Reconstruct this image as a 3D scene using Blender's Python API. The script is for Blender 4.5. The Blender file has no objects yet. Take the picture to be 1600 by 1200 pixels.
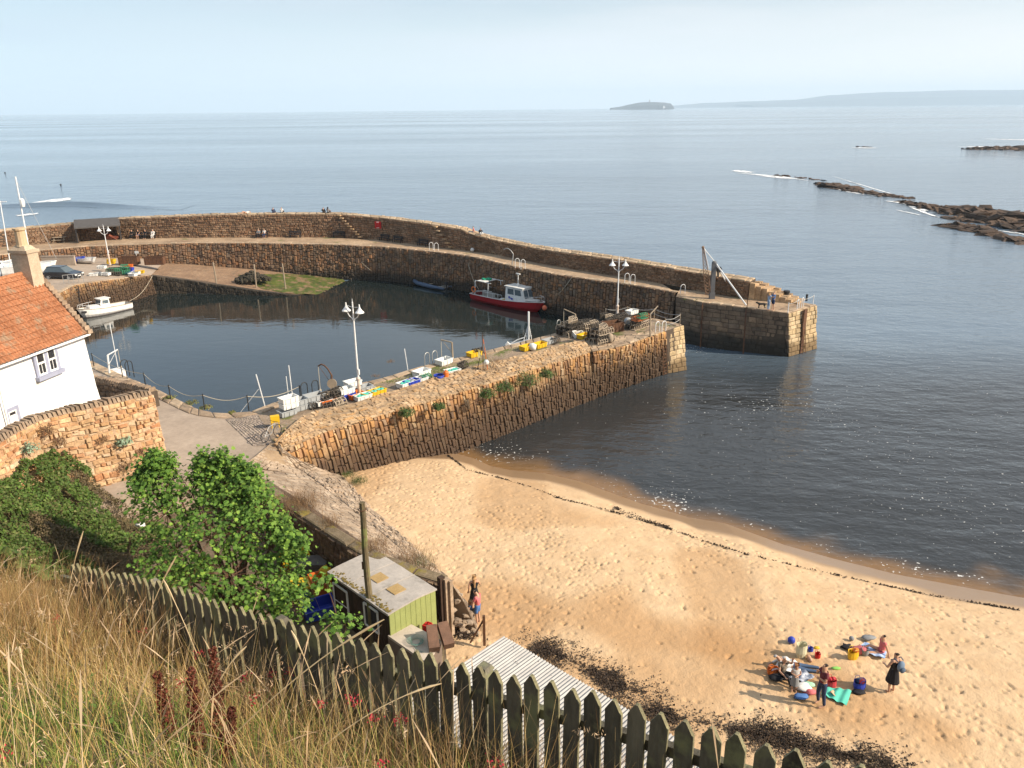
import bpy, math, random
import numpy as np
from mathutils import Vector, Matrix
random.seed(7); rng = np.random.default_rng(7)
S = bpy.context.scene
COL = S.collection
# ---------------------------------------------------------------- camera, sky, sun, exposure
F, PITCH, ROLL, HC = 1230.0, math.radians(19.29), math.radians(-0.6), 21.5
cam = bpy.data.objects.new('camera', bpy.data.cameras.new('camera')); COL.objects.link(cam)
cam.data.sensor_width = 36; cam.data.lens = F / 1600 * 36
cam.data.clip_start = 0.1; cam.data.clip_end = 90000
cam.matrix_world = Matrix.Translation((0, 0, HC)) @ Matrix.Rotation(math.pi/2-PITCH, 4, 'X') @ Matrix.Rotation(ROLL, 4, 'Z')
S.camera = cam
SUN = Vector((0.96, -0.27, 0)).normalized(); ELEV = math.radians(33)
sun = bpy.data.objects.new('sun', bpy.data.lights.new('sun', 'SUN')); COL.objects.link(sun)
sun.data.energy = 4.6; sun.data.angle = math.radians(0.6); sun.data.color = (1, .86, .68)
sd = Vector((SUN.x*math.cos(ELEV), SUN.y*math.cos(ELEV), math.sin(ELEV)))
sun.rotation_euler = sd.to_track_quat('Z', 'Y').to_euler()
w = bpy.data.worlds.new('World'); S.world = w; w.use_nodes = True
nt = w.node_tree; nt.nodes.clear()
o_ = nt.nodes.new('ShaderNodeOutputWorld'); bg = nt.nodes.new('ShaderNodeBackground'); sky = nt.nodes.new('ShaderNodeTexSky')
sky.sky_type = 'NISHITA'; sky.sun_disc = False; sky.sun_elevation = ELEV; sky.sun_rotation = math.atan2(SUN.x, SUN.y)
sky.air_density = 1.0; sky.dust_density = 0.4; sky.ozone_density = 1.5; sky.altitude = 20
tc = nt.nodes.new('ShaderNodeTexCoord'); mp = nt.nodes.new('ShaderNodeMapping'); mp.inputs['Scale'].default_value = (1.2, 1.2, 9)
mp.inputs['Rotation'].default_value = (0.05, -0.06, 0.3)
nz = nt.nodes.new('ShaderNodeTexNoise'); nz.inputs['Scale'].default_value = 1.6; nz.inputs['Detail'].default_value = 7; nz.inputs['Roughness'].default_value = .55
rp = nt.nodes.new('ShaderNodeValToRGB'); rp.color_ramp.elements[0].position = .38; rp.color_ramp.elements[1].position = .72
rp.color_ramp.elements[0].color = (.42, .42, .42, 1); rp.color_ramp.elements[1].color = (.95, .95, .95, 1)
mx = nt.nodes.new('ShaderNodeMix'); mx.data_type = 'RGBA'; mx.inputs[7].default_value = (5.9, 6.9, 7.6, 1)
L = nt.links.new
L(tc.outputs['Generated'], mp.inputs[0]); L(mp.outputs[0], nz.inputs[0]); L(nz.outputs[0], rp.inputs[0]); L(rp.outputs[0], mx.inputs[0])
L(sky.outputs[0], mx.inputs[6])
sx_ = nt.nodes.new('ShaderNodeSeparateXYZ'); L(tc.outputs['Generated'], sx_.inputs[0]); hx = nt.nodes.new('ShaderNodeMapRange'); hx.inputs[1].default_value = -.55; hx.inputs[2].default_value = .6; L(sx_.outputs[0], hx.inputs[0])
for pos, ca, cb in ((7, (4.5, 5.5, 6.4, 1), (7.2, 7.15, 7.1, 1)),):
    mm = nt.nodes.new('ShaderNodeMix'); mm.data_type = 'RGBA'; mm.inputs[6].default_value = ca; mm.inputs[7].default_value = cb; L(hx.outputs[0], mm.inputs[0]); L(mm.outputs[2], mx.inputs[7])
sz = nt.nodes.new('ShaderNodeSeparateXYZ'); L(tc.outputs['Generated'], sz.inputs[0]); hr = nt.nodes.new('ShaderNodeMapRange'); hr.inputs[1].default_value = 0; hr.inputs[2].default_value = .11; hr.inputs[3].default_value = .95; hr.inputs[4].default_value = 0; L(sz.outputs[2], hr.inputs[0])
m2 = nt.nodes.new('ShaderNodeMix'); m2.data_type = 'RGBA'; mh = nt.nodes.new('ShaderNodeMix'); mh.data_type = 'RGBA'; mh.inputs[6].default_value = (5.0, 6.6, 8.0, 1); mh.inputs[7].default_value = (8.9, 8.7, 8.7, 1); L(hx.outputs[0], mh.inputs[0]); L(mh.outputs[2], m2.inputs[7]); L(hr.outputs[0], m2.inputs[0]); L(mx.outputs[2], m2.inputs[6]); L(m2.outputs[2], bg.inputs[0]); L(bg.outputs[0], o_.inputs[0])
bg.inputs[1].default_value = 0.085
S.view_settings.view_transform = 'Standard'; S.view_settings.look = 'None'; S.view_settings.exposure = 0.70; S.view_settings.gamma = 1
S.render.engine = 'CYCLES'
try: S.cycles.volume_bounces = 3
except Exception: pass

def ray(px, py):
    x = (px-800)/F; y = (600-py)/F
    c, s = math.cos(ROLL), math.sin(ROLL); x, y = c*x-s*y, s*x+c*y
    a = math.pi/2-PITCH
    return Vector((x, math.cos(a)*y+math.sin(a), math.sin(a)*y-math.cos(a)))
def P(px, py, z=0.0):
    r = ray(px, py); t = (z-HC)/r.z; return Vector((r.x*t, r.y*t, z))
def PD(px, py, Y):
    r = ray(px, py); t = Y/r.y; return Vector((r.x*t, Y, HC+r.z*t))
def HT(px, py, g):
    r = ray(px, py); return HC+r.z*g[1]/r.y
# ---------------------------------------------------------------- materials
MATS = {}
def ramp(N, stops):
    r = N.new('ShaderNodeValToRGB'); e = r.color_ramp.elements
    while len(e) < len(stops): e.new(.5)
    for k, (p, c) in enumerate(stops):
        e[k].position = p; e[k].color = (c, c, c, 1) if isinstance(c, (int, float)) else (*c, 1)
    return r
def mixn(N, lk, fac, a, b, mode='MIX'):
    m = N.new('ShaderNodeMix'); m.data_type = 'RGBA'; m.blend_type = mode
    for sock, val in ((m.inputs[0], fac), (m.inputs[6], a), (m.inputs[7], b)):
        if hasattr(val, 'is_linked'): lk(val, sock)
        elif isinstance(val, (int, float)): sock.default_value = val
        else: sock.default_value = (*val, 1)
    return m.outputs[2]
def pm(name, c1, c2=None, sc=3.0, rough=.8, bump=0.0, bsc=None, metal=0.0, pal=None, tide=None, spec=.3, grit=.0,
       dirt=None, dsc=1.0, dth=.55, space='pos', stretch=None, leaf=False, bdist=.03, objrand=0):
    """procedural principled material; pal = palette picked per stone/leaf, tide=(z, colour) wet weed below z"""
    if name in MATS: return MATS[name]
    m = bpy.data.materials.new(name); MATS[name] = m; m.use_nodes = True
    N = m.node_tree.nodes; lk = m.node_tree.links.new; b = N['Principled BSDF']
    if space == 'pos': co = N.new('ShaderNodeNewGeometry').outputs['Position']
    else: co = N.new('ShaderNodeTexCoord').outputs['Object']
    if stretch:
        q = N.new('ShaderNodeMapping'); q.inputs['Scale'].default_value = stretch; lk(co, q.inputs[0]); cv = q.outputs[0]
    else: cv = co
    def noise(s, det=5, c=cv, r=.6):
        n = N.new('ShaderNodeTexNoise'); n.inputs['Scale'].default_value = s; n.inputs['Detail'].default_value = det
        n.inputs['Roughness'].default_value = r; lk(c, n.inputs[0]); return n.outputs[0]
    n1 = noise(sc)
    if pal:
        g = N.new('ShaderNodeNewGeometry'); K = len(pal)
        r = ramp(N, [(k/max(1, K-1), c) for k, c in enumerate(pal)]); lk(g.outputs['Random Per Island'], r.inputs[0])
        col = r.outputs[0]
        rr = ramp(N, [(.3, .62), (.7, 1.3)]); lk(n1, rr.inputs[0]); col = mixn(N, lk, 1.0, col, rr.outputs[0], 'MULTIPLY')
    else:
        c2 = c2 or tuple(x*.72 for x in c1)
        r = ramp(N, [(.32, c2), (.68, c1)]); lk(n1, r.inputs[0]); col = r.outputs[0]
    if grit:
        rr = ramp(N, [(.3, 1-grit), (.7, 1+grit*.6)]); lk(noise(sc*9, 3), rr.inputs[0]); col = mixn(N, lk, 1.0, col, rr.outputs[0], 'MULTIPLY')
    if objrand:
        oi = N.new('ShaderNodeObjectInfo'); ro = ramp(N, [(0, 1-objrand), (1, 1+objrand)]); lk(oi.outputs['Random'], ro.inputs[0]); col = mixn(N, lk, 1.0, col, ro.outputs[0], 'MULTIPLY')
    if dirt:
        rr = ramp(N, [(dth, 0), (dth+.1, 1)]); lk(noise(dsc, 8, co), rr.inputs[0]); col = mixn(N, lk, rr.outputs[0], col, dirt)
    if tide:
        sx = N.new('ShaderNodeSeparateXYZ'); lk(co, sx.inputs[0]); ad = N.new('ShaderNodeMath'); ad.operation = 'MULTIPLY_ADD'
        lk(noise(.6, 6, co), ad.inputs[0]); ad.inputs[1].default_value = -1.6; lk(sx.outputs[2], ad.inputs[2])
        rr = ramp(N, [(0, 1), (.62, .9), (1, 0)]); mr = N.new('ShaderNodeMapRange'); mr.inputs[1].default_value = -1.2; mr.inputs[2].default_value = tide[0]-.8
        lk(ad.outputs[0], mr.inputs[0]); lk(mr.outputs[0], rr.inputs[0]); col = mixn(N, lk, rr.outputs[0], col, tide[1])
    lk(col, b.inputs['Base Color']); b.inputs['Roughness'].default_value = rough; b.inputs['Metallic'].default_value = metal
    b.inputs['Specular IOR Level'].default_value = spec
    if bump:
        bp = N.new('ShaderNodeBump'); bp.inputs['Strength'].default_value = bump; bp.inputs['Distance'].default_value = bdist
        lk(noise(bsc or sc*6, 6), bp.inputs['Height']); lk(bp.outputs[0], b.inputs['Normal'])
    if leaf:
        b.inputs['Subsurface Weight'].default_value = 0
        tr = N.new('ShaderNodeBsdfTranslucent'); ms = N.new('ShaderNodeMixShader'); ms.inputs[0].default_value = .22
        hs = N.new('ShaderNodeHueSaturation'); hs.inputs['Value'].default_value = 1.5; lk(col, hs.inputs['Color']); lk(hs.outputs[0], tr.inputs[0])
        lk(b.outputs[0], ms.inputs[1]); lk(tr.outputs[0], ms.inputs[2]); lk(ms.outputs[0], N['Material Output'].inputs[0])
    return m
# ---------------------------------------------------------------- mesh builder
def tag(o, label=None, cat=None, group=None, kind=None):
    if label: o['label'] = label
    if cat: o['category'] = cat
    if group: o['group'] = group
    if kind: o['kind'] = kind
    return o
def thing(name, label, cat, loc=(0, 0, 0), rz=0, group=None, rot=None):
    o = bpy.data.objects.new(name, None); COL.objects.link(o); o.location = loc; o.rotation_euler = rot or (0, 0, rz)
    o.empty_display_size = .2
    return tag(o, label, cat, group)
def rotz(a): return Matrix.Rotation(a, 3, 'Z')
class MB:
    def __init__(s): s.v = []; s.f = []; s.mi = []; s.cur = 0
    def add(s, vs, fs):
        n = len(s.v); s.v += [tuple(p) for p in vs]; s.f += [tuple(i+n for i in f) for f in fs]; s.mi += [s.cur]*len(fs); return s
    def box(s, c, d, R=None, tx=1, ty=1, ch=0):
        c = Vector(c); hx, hy, hz = d[0]/2, d[1]/2, d[2]/2; vs = []
        for z, kx, ky in ((-hz, 1, 1), (hz, tx, ty)):
            for x, y in ((-hx, -hy), (hx, -hy), (hx, hy), (-hx, hy)): vs.append(Vector((x*kx, y*ky, z)))
        if R is not None: vs = [R @ p for p in vs]
        return s.add([p+c for p in vs], [(3, 2, 1, 0), (4, 5, 6, 7), (0, 1, 5, 4), (1, 2, 6, 5), (2, 3, 7, 6), (3, 0, 4, 7)])
    def beam(s, a, b, w_, h_=None, up=(0, 0, 1)):
        a, b = Vector(a), Vector(b); d = b-a; z = d.normalized(); u = Vector(up)
        if abs(z.dot(u)) > .98: u = Vector((0, 1, 0))
        x = z.cross(u).normalized(); y = x.cross(z)
        R = Matrix((x, y, z)).transposed(); return s.box((a+b)/2, (w_, h_ or w_, d.length), R)
    def tube(s, pts, r, n=6, closed=False, caps=True):
        pts = [Vector(p) for p in pts]; K = len(pts); rs = r if isinstance(r, (list, tuple)) else [r]*K
        vs = []; ref = None
        for k, p in enumerate(pts):
            if closed: t = (pts[(k+1) % K]-pts[k-1]).normalized()
            else: t = (pts[min(k+1, K-1)]-pts[max(k-1, 0)]).normalized()
            if ref is None: ref = Vector((0, 0, 1)) if abs(t.z) < .9 else Vector((1, 0, 0))
            x = t.cross(ref)
            if x.length < 1e-3: x = t.cross(Vector((0, 1, .3)))
            x.normalize(); y = t.cross(x); ref = -y if not closed else ref
            ref = x.cross(t)
            for j in range(n):
                a = 2*math.pi*j/n; vs.append(p+x*math.cos(a)*rs[k]+y*math.sin(a)*rs[k])
        fs = []
        for k in range(K if closed else K-1):
            for j in range(n):
                a = k*n+j; b = k*n+(j+1) % n; c = ((k+1) % K)*n+(j+1) % n; d = ((k+1) % K)*n+j; fs.append((a, b, c, d))
        if caps and not closed: fs += [tuple(range(n))[::-1], tuple(range((K-1)*n, K*n))]
        return s.add(vs, fs)
    def lathe(s, prof, c=(0, 0, 0), n=12, R=None):
        c = Vector(c); vs = []
        for r, z in prof:
            for j in range(n):
                a = 2*math.pi*j/n; p = Vector((r*math.cos(a), r*math.sin(a), z)); vs.append((R @ p if R is not None else p)+c)
        fs = [(k*n+j, k*n+(j+1) % n, (k+1)*n+(j+1) % n, (k+1)*n+j) for k in range(len(prof)-1) for j in range(n)]
        fs += [tuple(range(n))[::-1], tuple(range((len(prof)-1)*n, len(prof)*n))]
        return s.add(vs, fs)
    def ball(s, c, r, n=8, sc=(1, 1, 1), R=None, jit=0):
        c = Vector(c); vs = []; m = max(3, n//2+1)
        for k in range(1, m):
            for j in range(n):
                a = math.pi*k/m; b = 2*math.pi*j/n
                q = r*(1+random.uniform(-jit, jit))
                p = Vector((math.sin(a)*math.cos(b)*sc[0], math.sin(a)*math.sin(b)*sc[1], math.cos(a)*sc[2]))*q
                vs.append((R @ p if R is not None else p)+c)
        e0 = Vector((0, 0, r*sc[2])); e1 = -e0
        if R is not None: e0, e1 = R @ e0, R @ e1
        vs += [c+e0, c+e1]; T = len(vs)-2; fs = []
        for k in range(m-2):
            for j in range(n): fs.append((k*n+j, (k+1)*n+j, (k+1)*n+(j+1) % n, k*n+(j+1) % n))
        for j in range(n): fs.append((T, j, (j+1) % n)); fs.append((T+1, (m-2)*n+(j+1) % n, (m-2)*n+j))
        return s.add(vs, fs)
    def loft(s, lines, close=False, capends=False):
        n = len(lines[0]); vs = [p for l in lines for p in l]; fs = []
        K = len(lines)
        for k in range(K if close else K-1):
            for j in range(n-1): fs.append((k*n+j, k*n+j+1, ((k+1) % K)*n+j+1, ((k+1) % K)*n+j))
        if capends: fs += [tuple(k*n for k in range(K)), tuple(k*n+n-1 for k in range(K))[::-1]]
        return s.add(vs, fs)
    def prism(s, poly, z0, z1):
        n = len(poly); zt = z1 if isinstance(z1, (list, tuple)) else [z1]*n
        vs = [(p[0], p[1], z0) for p in poly]+[(p[0], p[1], zt[k]) for k, p in enumerate(poly)]
        return s.add(vs, [tuple(range(n))[::-1], tuple(range(n, 2*n))]+[(k, (k+1) % n, n+(k+1) % n, n+k) for k in range(n)])
    def quad(s, a, b, c, d): return s.add([a, b, c, d], [(0, 1, 2, 3)])
    def build(s, name, mats, parent=None, smooth=False, at=None, rz=0):
        off = Vector((0, 0, 0))
        if at is not None: off = Vector(at)
        vs = s.v
        if off.length > 0 and not getattr(s, 'local', False): vs = [(p[0]-off.x, p[1]-off.y, p[2]-off.z) for p in vs]
        me = bpy.data.meshes.new(name); me.from_pydata([tuple(p) for p in vs], [], s.f)
        if not isinstance(mats, (list, tuple)): mats = [mats]
        for m in mats: me.materials.append(m)
        if len(mats) > 1: me.polygons.foreach_set('material_index', s.mi)
        if smooth: me.polygons.foreach_set('use_smooth', [True]*len(me.polygons))
        me.update(); o = bpy.data.objects.new(name, me); COL.objects.link(o)
        if parent is not None: o.parent = parent
        if at is not None and parent is None: o.location = off; o.rotation_euler = (0, 0, rz)
        return o
def npmesh(name, V, Fq, mat, at=None, parent=None, smooth=False):
    """V (n,3) array, Fq (m,k) array of equal-size faces"""
    me = bpy.data.meshes.new(name); V = np.asarray(V, dtype=np.float32)
    if at is not None: V = V-np.asarray(at, dtype=np.float32)
    k = Fq.shape[1]; me.vertices.add(len(V)); me.vertices.foreach_set('co', V.ravel())
    me.loops.add(Fq.size); me.loops.foreach_set('vertex_index', Fq.ravel().astype(np.int32))
    me.polygons.add(len(Fq)); me.polygons.foreach_set('loop_start', np.arange(0, Fq.size, k, dtype=np.int32))
    me.polygons.foreach_set('loop_total', np.full(len(Fq), k, dtype=np.int32))
    if smooth: me.polygons.foreach_set('use_smooth', np.ones(len(Fq), dtype=bool))
    me.update(calc_edges=True); me.validate(); me.materials.append(mat)
    o = bpy.data.objects.new(name, me); COL.objects.link(o)
    if at is not None and parent is None: o.location = at
    if parent is not None: o.parent = parent
    return o
def copy_tree(o, parent=None):
    c = o.copy(); COL.objects.link(c)
    if parent is not None: c.parent = parent
    for ch in list(o.children): copy_tree(ch, c)
    return c
def place(o, loc, rz=0, label=None, group=None, rot=None, sc=None):
    o.location = loc; o.rotation_euler = rot or (0, 0, rz)
    if sc: o.scale = (sc, sc, sc)
    if label: o['label'] = label
    if group: o['group'] = group
    return o
def resamp(pts, n):
    pts = [Vector(p) for p in pts]; d = [0]
    for a, b in zip(pts, pts[1:]): d.append(d[-1]+(b-a).length)
    out = []; k = 0
    for i in range(n):
        t = d[-1]*i/(n-1)
        while k < len(pts)-2 and d[k+1] < t: k += 1
        q = (t-d[k])/max(1e-9, d[k+1]-d[k]); out.append(pts[k].lerp(pts[k+1], min(1, max(0, q))))
    return out
def plen(pts): return sum((Vector(b)-Vector(a)).length for a, b in zip(pts, pts[1:]))
def stones(mb, bot, top, w_, h_, proud=.06, gap=.02, jit=.3, rough=.5, side=None, col=False):
    """irregular stone blocks over the surface lofted from polyline bot to polyline top; strips with wandering joints"""
    n = 240; B = resamp(bot, n); T = resamp(top, n); Ln = max(plen(bot), plen(top)); H = max((T[0]-B[0]).length, (T[n//2]-B[n//2]).length, (T[-1]-B[-1]).length, .05)
    A_, Z_, s_, t_ = (Ln, H, w_, h_) if col else (H, Ln, h_, w_)     # A: across strips, Z: along strips
    K = max(1, round(A_/s_)); ed = [0]+[(k+random.uniform(-.3, .3)*jit)*A_/K for k in range(1, K)]+[A_]; sw = A_/K
    ph = [(random.uniform(0, 6), random.uniform(0, 6), random.uniform(.5, 1.2), random.uniform(1.5, 3)) for _ in ed]
    def joint(k, z):
        if k in (0, K): return ed[k]
        a, b, c, d = ph[k]; return ed[k]+sw*.30*jit*(math.sin(z/t_*c+a)+.6*math.sin(z/t_*d+b))
    def pt(a, z):
        u, v = (a, z) if col else (z, a); x = max(0, min(1, u/Ln))*(n-1); i = min(n-2, int(x)); q = x-i
        return B[i].lerp(B[i+1], q).lerp(T[i].lerp(T[i+1], q), max(0, min(1, v/H)))
    for k in range(K):
        z = -random.random()*t_
        while z < Z_:
            l_ = t_*random.choice((.6, .8, 1, 1.15, 1.4))*random.uniform(1-jit*.5, 1+jit*.5); z0, z1 = max(0, z+gap/2), min(Z_, z+l_-gap/2); z += l_
            if z1-z0 < t_*.15: continue
            g = gap/2; j = lambda: random.uniform(0, .10)*jit*min(sw, t_)
            qz = [z0+j(), z0+j(), z1-j(), z1-j()]
            cs = [(joint(k, qz[0])+g+j(), qz[0]), (joint(k+1, qz[1])-g-j(), qz[1]), (joint(k+1, qz[2])-g-j(), qz[2]), (joint(k, qz[3])+g+j(), qz[3])]
            if cs[1][0]-cs[0][0] < sw*.2: continue
            pos = [pt(a, b) for a, b in cs]; nr = (pos[1]-pos[0]).cross(pos[3]-pos[0])
            if nr.length < 1e-7: continue
            nr.normalize()
            if side is not None and nr.dot(side if isinstance(side, Vector) else Vector(side)) < 0: nr = -nr
            c = sum(pos, Vector())/4; pr = proud*random.uniform(1-rough, 1+rough)
            R0 = [p-nr*.03 for p in pos]; R1 = [p+nr*pr*.5+(c-p)*.05*random.random() for p in pos]; R2 = [c+(p-c)*random.uniform(.66, .84)+nr*(pr+random.uniform(-.2, .2)*proud) for p in pos]
            fs = []
            for a in (0, 4):
                for q in range(4): fs.append((a+q, a+(q+1) % 4, a+4+(q+1) % 4, a+4+q))
            fs.append((8, 9, 10, 11)); mb.add(R0+R1+R2, fs)
# ================================================================ STRUCTURE: water, beach, ground
def vnoise(x, y, sc, seed=0):
    r = np.random.default_rng(seed); T = r.random((256, 256)); x = x*sc; y = y*sc
    xi = np.floor(x).astype(int); yi = np.floor(y).astype(int); fx = x-xi; fy = y-yi
    fx = fx*fx*(3-2*fx); fy = fy*fy*(3-2*fy); g = lambda a, b: T[a % 256, b % 256]
    return (g(xi, yi)*(1-fx)+g(xi+1, yi)*fx)*(1-fy)+(g(xi, yi+1)*(1-fx)+g(xi+1, yi+1)*fx)*fy
def sstep(a, b, x): t = np.clip((x-a)/(b-a), 0, 1); return t*t*(3-2*t)
WL = [P(*q, 0) for q in [(705, 706), (740, 716), (767, 728), (800, 735), (850, 739), (906, 752), (1000, 786), (1049, 800), (1075, 808), (1131, 817), (1187, 837), (1225, 851), (1300, 872), (1400, 897), (1500, 916), (1600, 934), (1750, 960)]]
wlx = np.array([-30]+[p.x for p in WL]+[60]); wly = np.array([49.5]+[p.y for p in WL]+[WL[-1].y-10])
def shore(x, y): return (np.interp(x, wlx, wly)-y)*.88
def bz(x, y):
    d = shore(x, y); return np.where(d > 0, 2.0*(1-np.exp(-np.clip(d, 0, None)*.16)), d*.14)
def B(px, py):
    z = 1.8
    for _ in range(6): p = P(px, py, z); z = float(bz(p.x, p.y))
    p.z = z+.01; return p
def add_attr(o, name, arr):
    a = o.data.attributes.new(name, 'FLOAT', 'POINT'); a.data.foreach_set('value', np.asarray(arr, dtype=np.float32).ravel())
def grid(xs, ys):
    X, Y = np.meshgrid(xs, ys); nx, ny = len(xs), len(ys); i = np.arange((ny-1)*(nx-1)); r = i//(nx-1); c = i % (nx-1); a = r*nx+c
    return X.ravel(), Y.ravel(), np.stack([a, a+1, a+nx+1, a+nx], 1)
def seg_d(x, y, a, b):
    ax, ay, bx, by = a[0], a[1], b[0], b[1]; t = np.clip(((x-ax)*(bx-ax)+(y-ay)*(by-ay))/((bx-ax)**2+(by-ay)**2), 0, 1)
    return np.hypot(x-ax-t*(bx-ax), y-ay-t*(by-ay))
# ---- beach
X, Y, Q = grid(np.arange(-13, 36, .055), np.arange(10, 50.5, .055))
d = shore(X, Y); Z = bz(X, Y)
rough = sstep(1.8, 4.0, d+vnoise(X, Y, .5, 3)*1.2)
Z += (vnoise(X, Y, 2.0, 4)-.5)*.035*rough+(vnoise(X, Y, 7.5, 5)-.5)*.022*rough+(vnoise(X, Y, .35, 6)-.5)*.12*rough
tx_, ty_, ta_ = [], [], []
for _ in range(110):
    x0, y0, a0 = rng.uniform(-9, 36), rng.uniform(12, 45), rng.uniform(0, 6.28)
    if rng.random() < .45: a0 = rng.choice([-.55, 2.6])+rng.normal(0, .25)
    for j in range(int(rng.integers(12, 60))):
        a0 += rng.normal(0, .07); x0 += math.cos(a0)*.62; y0 += math.sin(a0)*.62; sd_ = .13*(1 if j % 2 else -1); tx_.append(x0-math.sin(a0)*sd_); ty_.append(y0+math.cos(a0)*sd_); ta_.append(a0)
nt_ = len(tx_); nr_ = 17000
fx = np.concatenate([tx_, rng.uniform(-11, 38, nr_)]); fy = np.concatenate([ty_, rng.uniform(11, 48, nr_)]); fa = np.concatenate([ta_, rng.uniform(0, math.pi, nr_)]); nf = len(fx)
dimp = np.zeros(X.shape).reshape(len(np.arange(10, 50.5, .055)), -1); xs0, ys0 = -13, 10
for k in range(nf):
    if shore(fx[k], fy[k]) < 2.6: continue
    if k >= nt_ and vnoise(np.array([fx[k]]), np.array([fy[k]]), .2, 9)[0] < .3+rng.random()*.4: continue
    if not (-12 < fx[k] < 35 and 11 < fy[k] < 49.5): continue
    ci = int((fx[k]-xs0)/.055); cj = int((fy[k]-ys0)/.055); R = 5
    i0, i1, j0, j1 = max(0, ci-R), min(dimp.shape[1], ci+R+1), max(0, cj-R), min(dimp.shape[0], cj+R+1)
    gx = xs0+np.arange(i0, i1)*.055-fx[k]; gy = ys0+np.arange(j0, j1)*.055-fy[k]; GX, GY = np.meshgrid(gx, gy)
    u = GX*math.cos(fa[k])+GY*math.sin(fa[k]); v = -GX*math.sin(fa[k])+GY*math.cos(fa[k])
    k_ = .4+.85*abs(math.sin(k*1.7))**1.5; e = (u/(.085*k_))**2+(v/(.06*k_))**2; dimp[j0:j1, i0:i1] += k_*(-.054*np.exp(-e)+.007*np.exp(-((np.sqrt(e)-1.5)/.5)**2))
Z += dimp.ravel()
wet = 1-sstep(1.5, 2.3, d+(vnoise(X, Y, .7, 11)-.5)*.9)
p1, p2, p3, p4 = B(735, 940), B(960, 975), B(1190, 1040), B(1480, 1140)
dd = np.minimum(np.minimum(seg_d(X, Y, p1, p2), seg_d(X, Y, p2, p3)), seg_d(X, Y, p3, p4))
damp = (1-sstep(.4, 2.6, dd+(vnoise(X, Y, .45, 12)-.5)*2.6))*.75+.5*sstep(.62, .8, vnoise(X, Y, .22, 13))
beach = npmesh('beach_sand', np.stack([X, Y, Z], 1), Q, None or pm('tmp', (1, 1, 1)), smooth=False)
add_attr(beach, 'wet', wet); add_attr(beach, 'damp', np.clip(damp, 0, 1))
m = bpy.data.materials.new('sand'); m.use_nodes = True; N = m.node_tree.nodes; lk = m.node_tree.links.new; b = N['Principled BSDF']
g = N.new('ShaderNodeNewGeometry'); n1 = N.new('ShaderNodeTexNoise'); n1.inputs['Scale'].default_value = .7; n1.inputs['Detail'].default_value = 10; n1.inputs['Roughness'].default_value = .7; lk(g.outputs['Position'], n1.inputs[0])
r1 = ramp(N, [(.3, (.48, .325, .185)), (.7, (.61, .44, .27))]); lk(n1.outputs[0], r1.inputs[0])
a1 = N.new('ShaderNodeAttribute'); a1.attribute_name = 'damp'; a2 = N.new('ShaderNodeAttribute'); a2.attribute_name = 'wet'
c_ = mixn(N, lk, a1.outputs['Fac'], r1.outputs[0], (.40, .235, .11)); c_ = mixn(N, lk, a2.outputs['Fac'], c_, (.27, .175, .10)); lk(c_, b.inputs['Base Color'])
rr = N.new('ShaderNodeMapRange'); rr.inputs[3].default_value = .95; rr.inputs[4].default_value = .28; lk(a2.outputs['Fac'], rr.inputs[0]); lk(rr.outputs[0], b.inputs['Roughness']); b.inputs['Specular IOR Level'].default_value = .35
n2 = N.new('ShaderNodeTexNoise'); n2.inputs['Scale'].default_value = 14; n2.inputs['Detail'].default_value = 6; lk(g.outputs['Position'], n2.inputs[0])
bp = N.new('ShaderNodeBump'); bp.inputs['Distance'].default_value = .03; iv = N.new('ShaderNodeMath'); iv.operation = 'MULTIPLY_ADD'; iv.inputs[1].default_value = -.8; iv.inputs[2].default_value = .8
lk(a2.outputs['Fac'], iv.inputs[0]); lk(iv.outputs[0], bp.inputs['Strength']); lk(n2.outputs[0], bp.inputs['Height']); lk(bp.outputs[0], b.inputs['Normal'])
beach.data.materials[0] = m; tag(beach, 'pale golden sand beach covered in footprints', 'beach', kind='structure')
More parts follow.
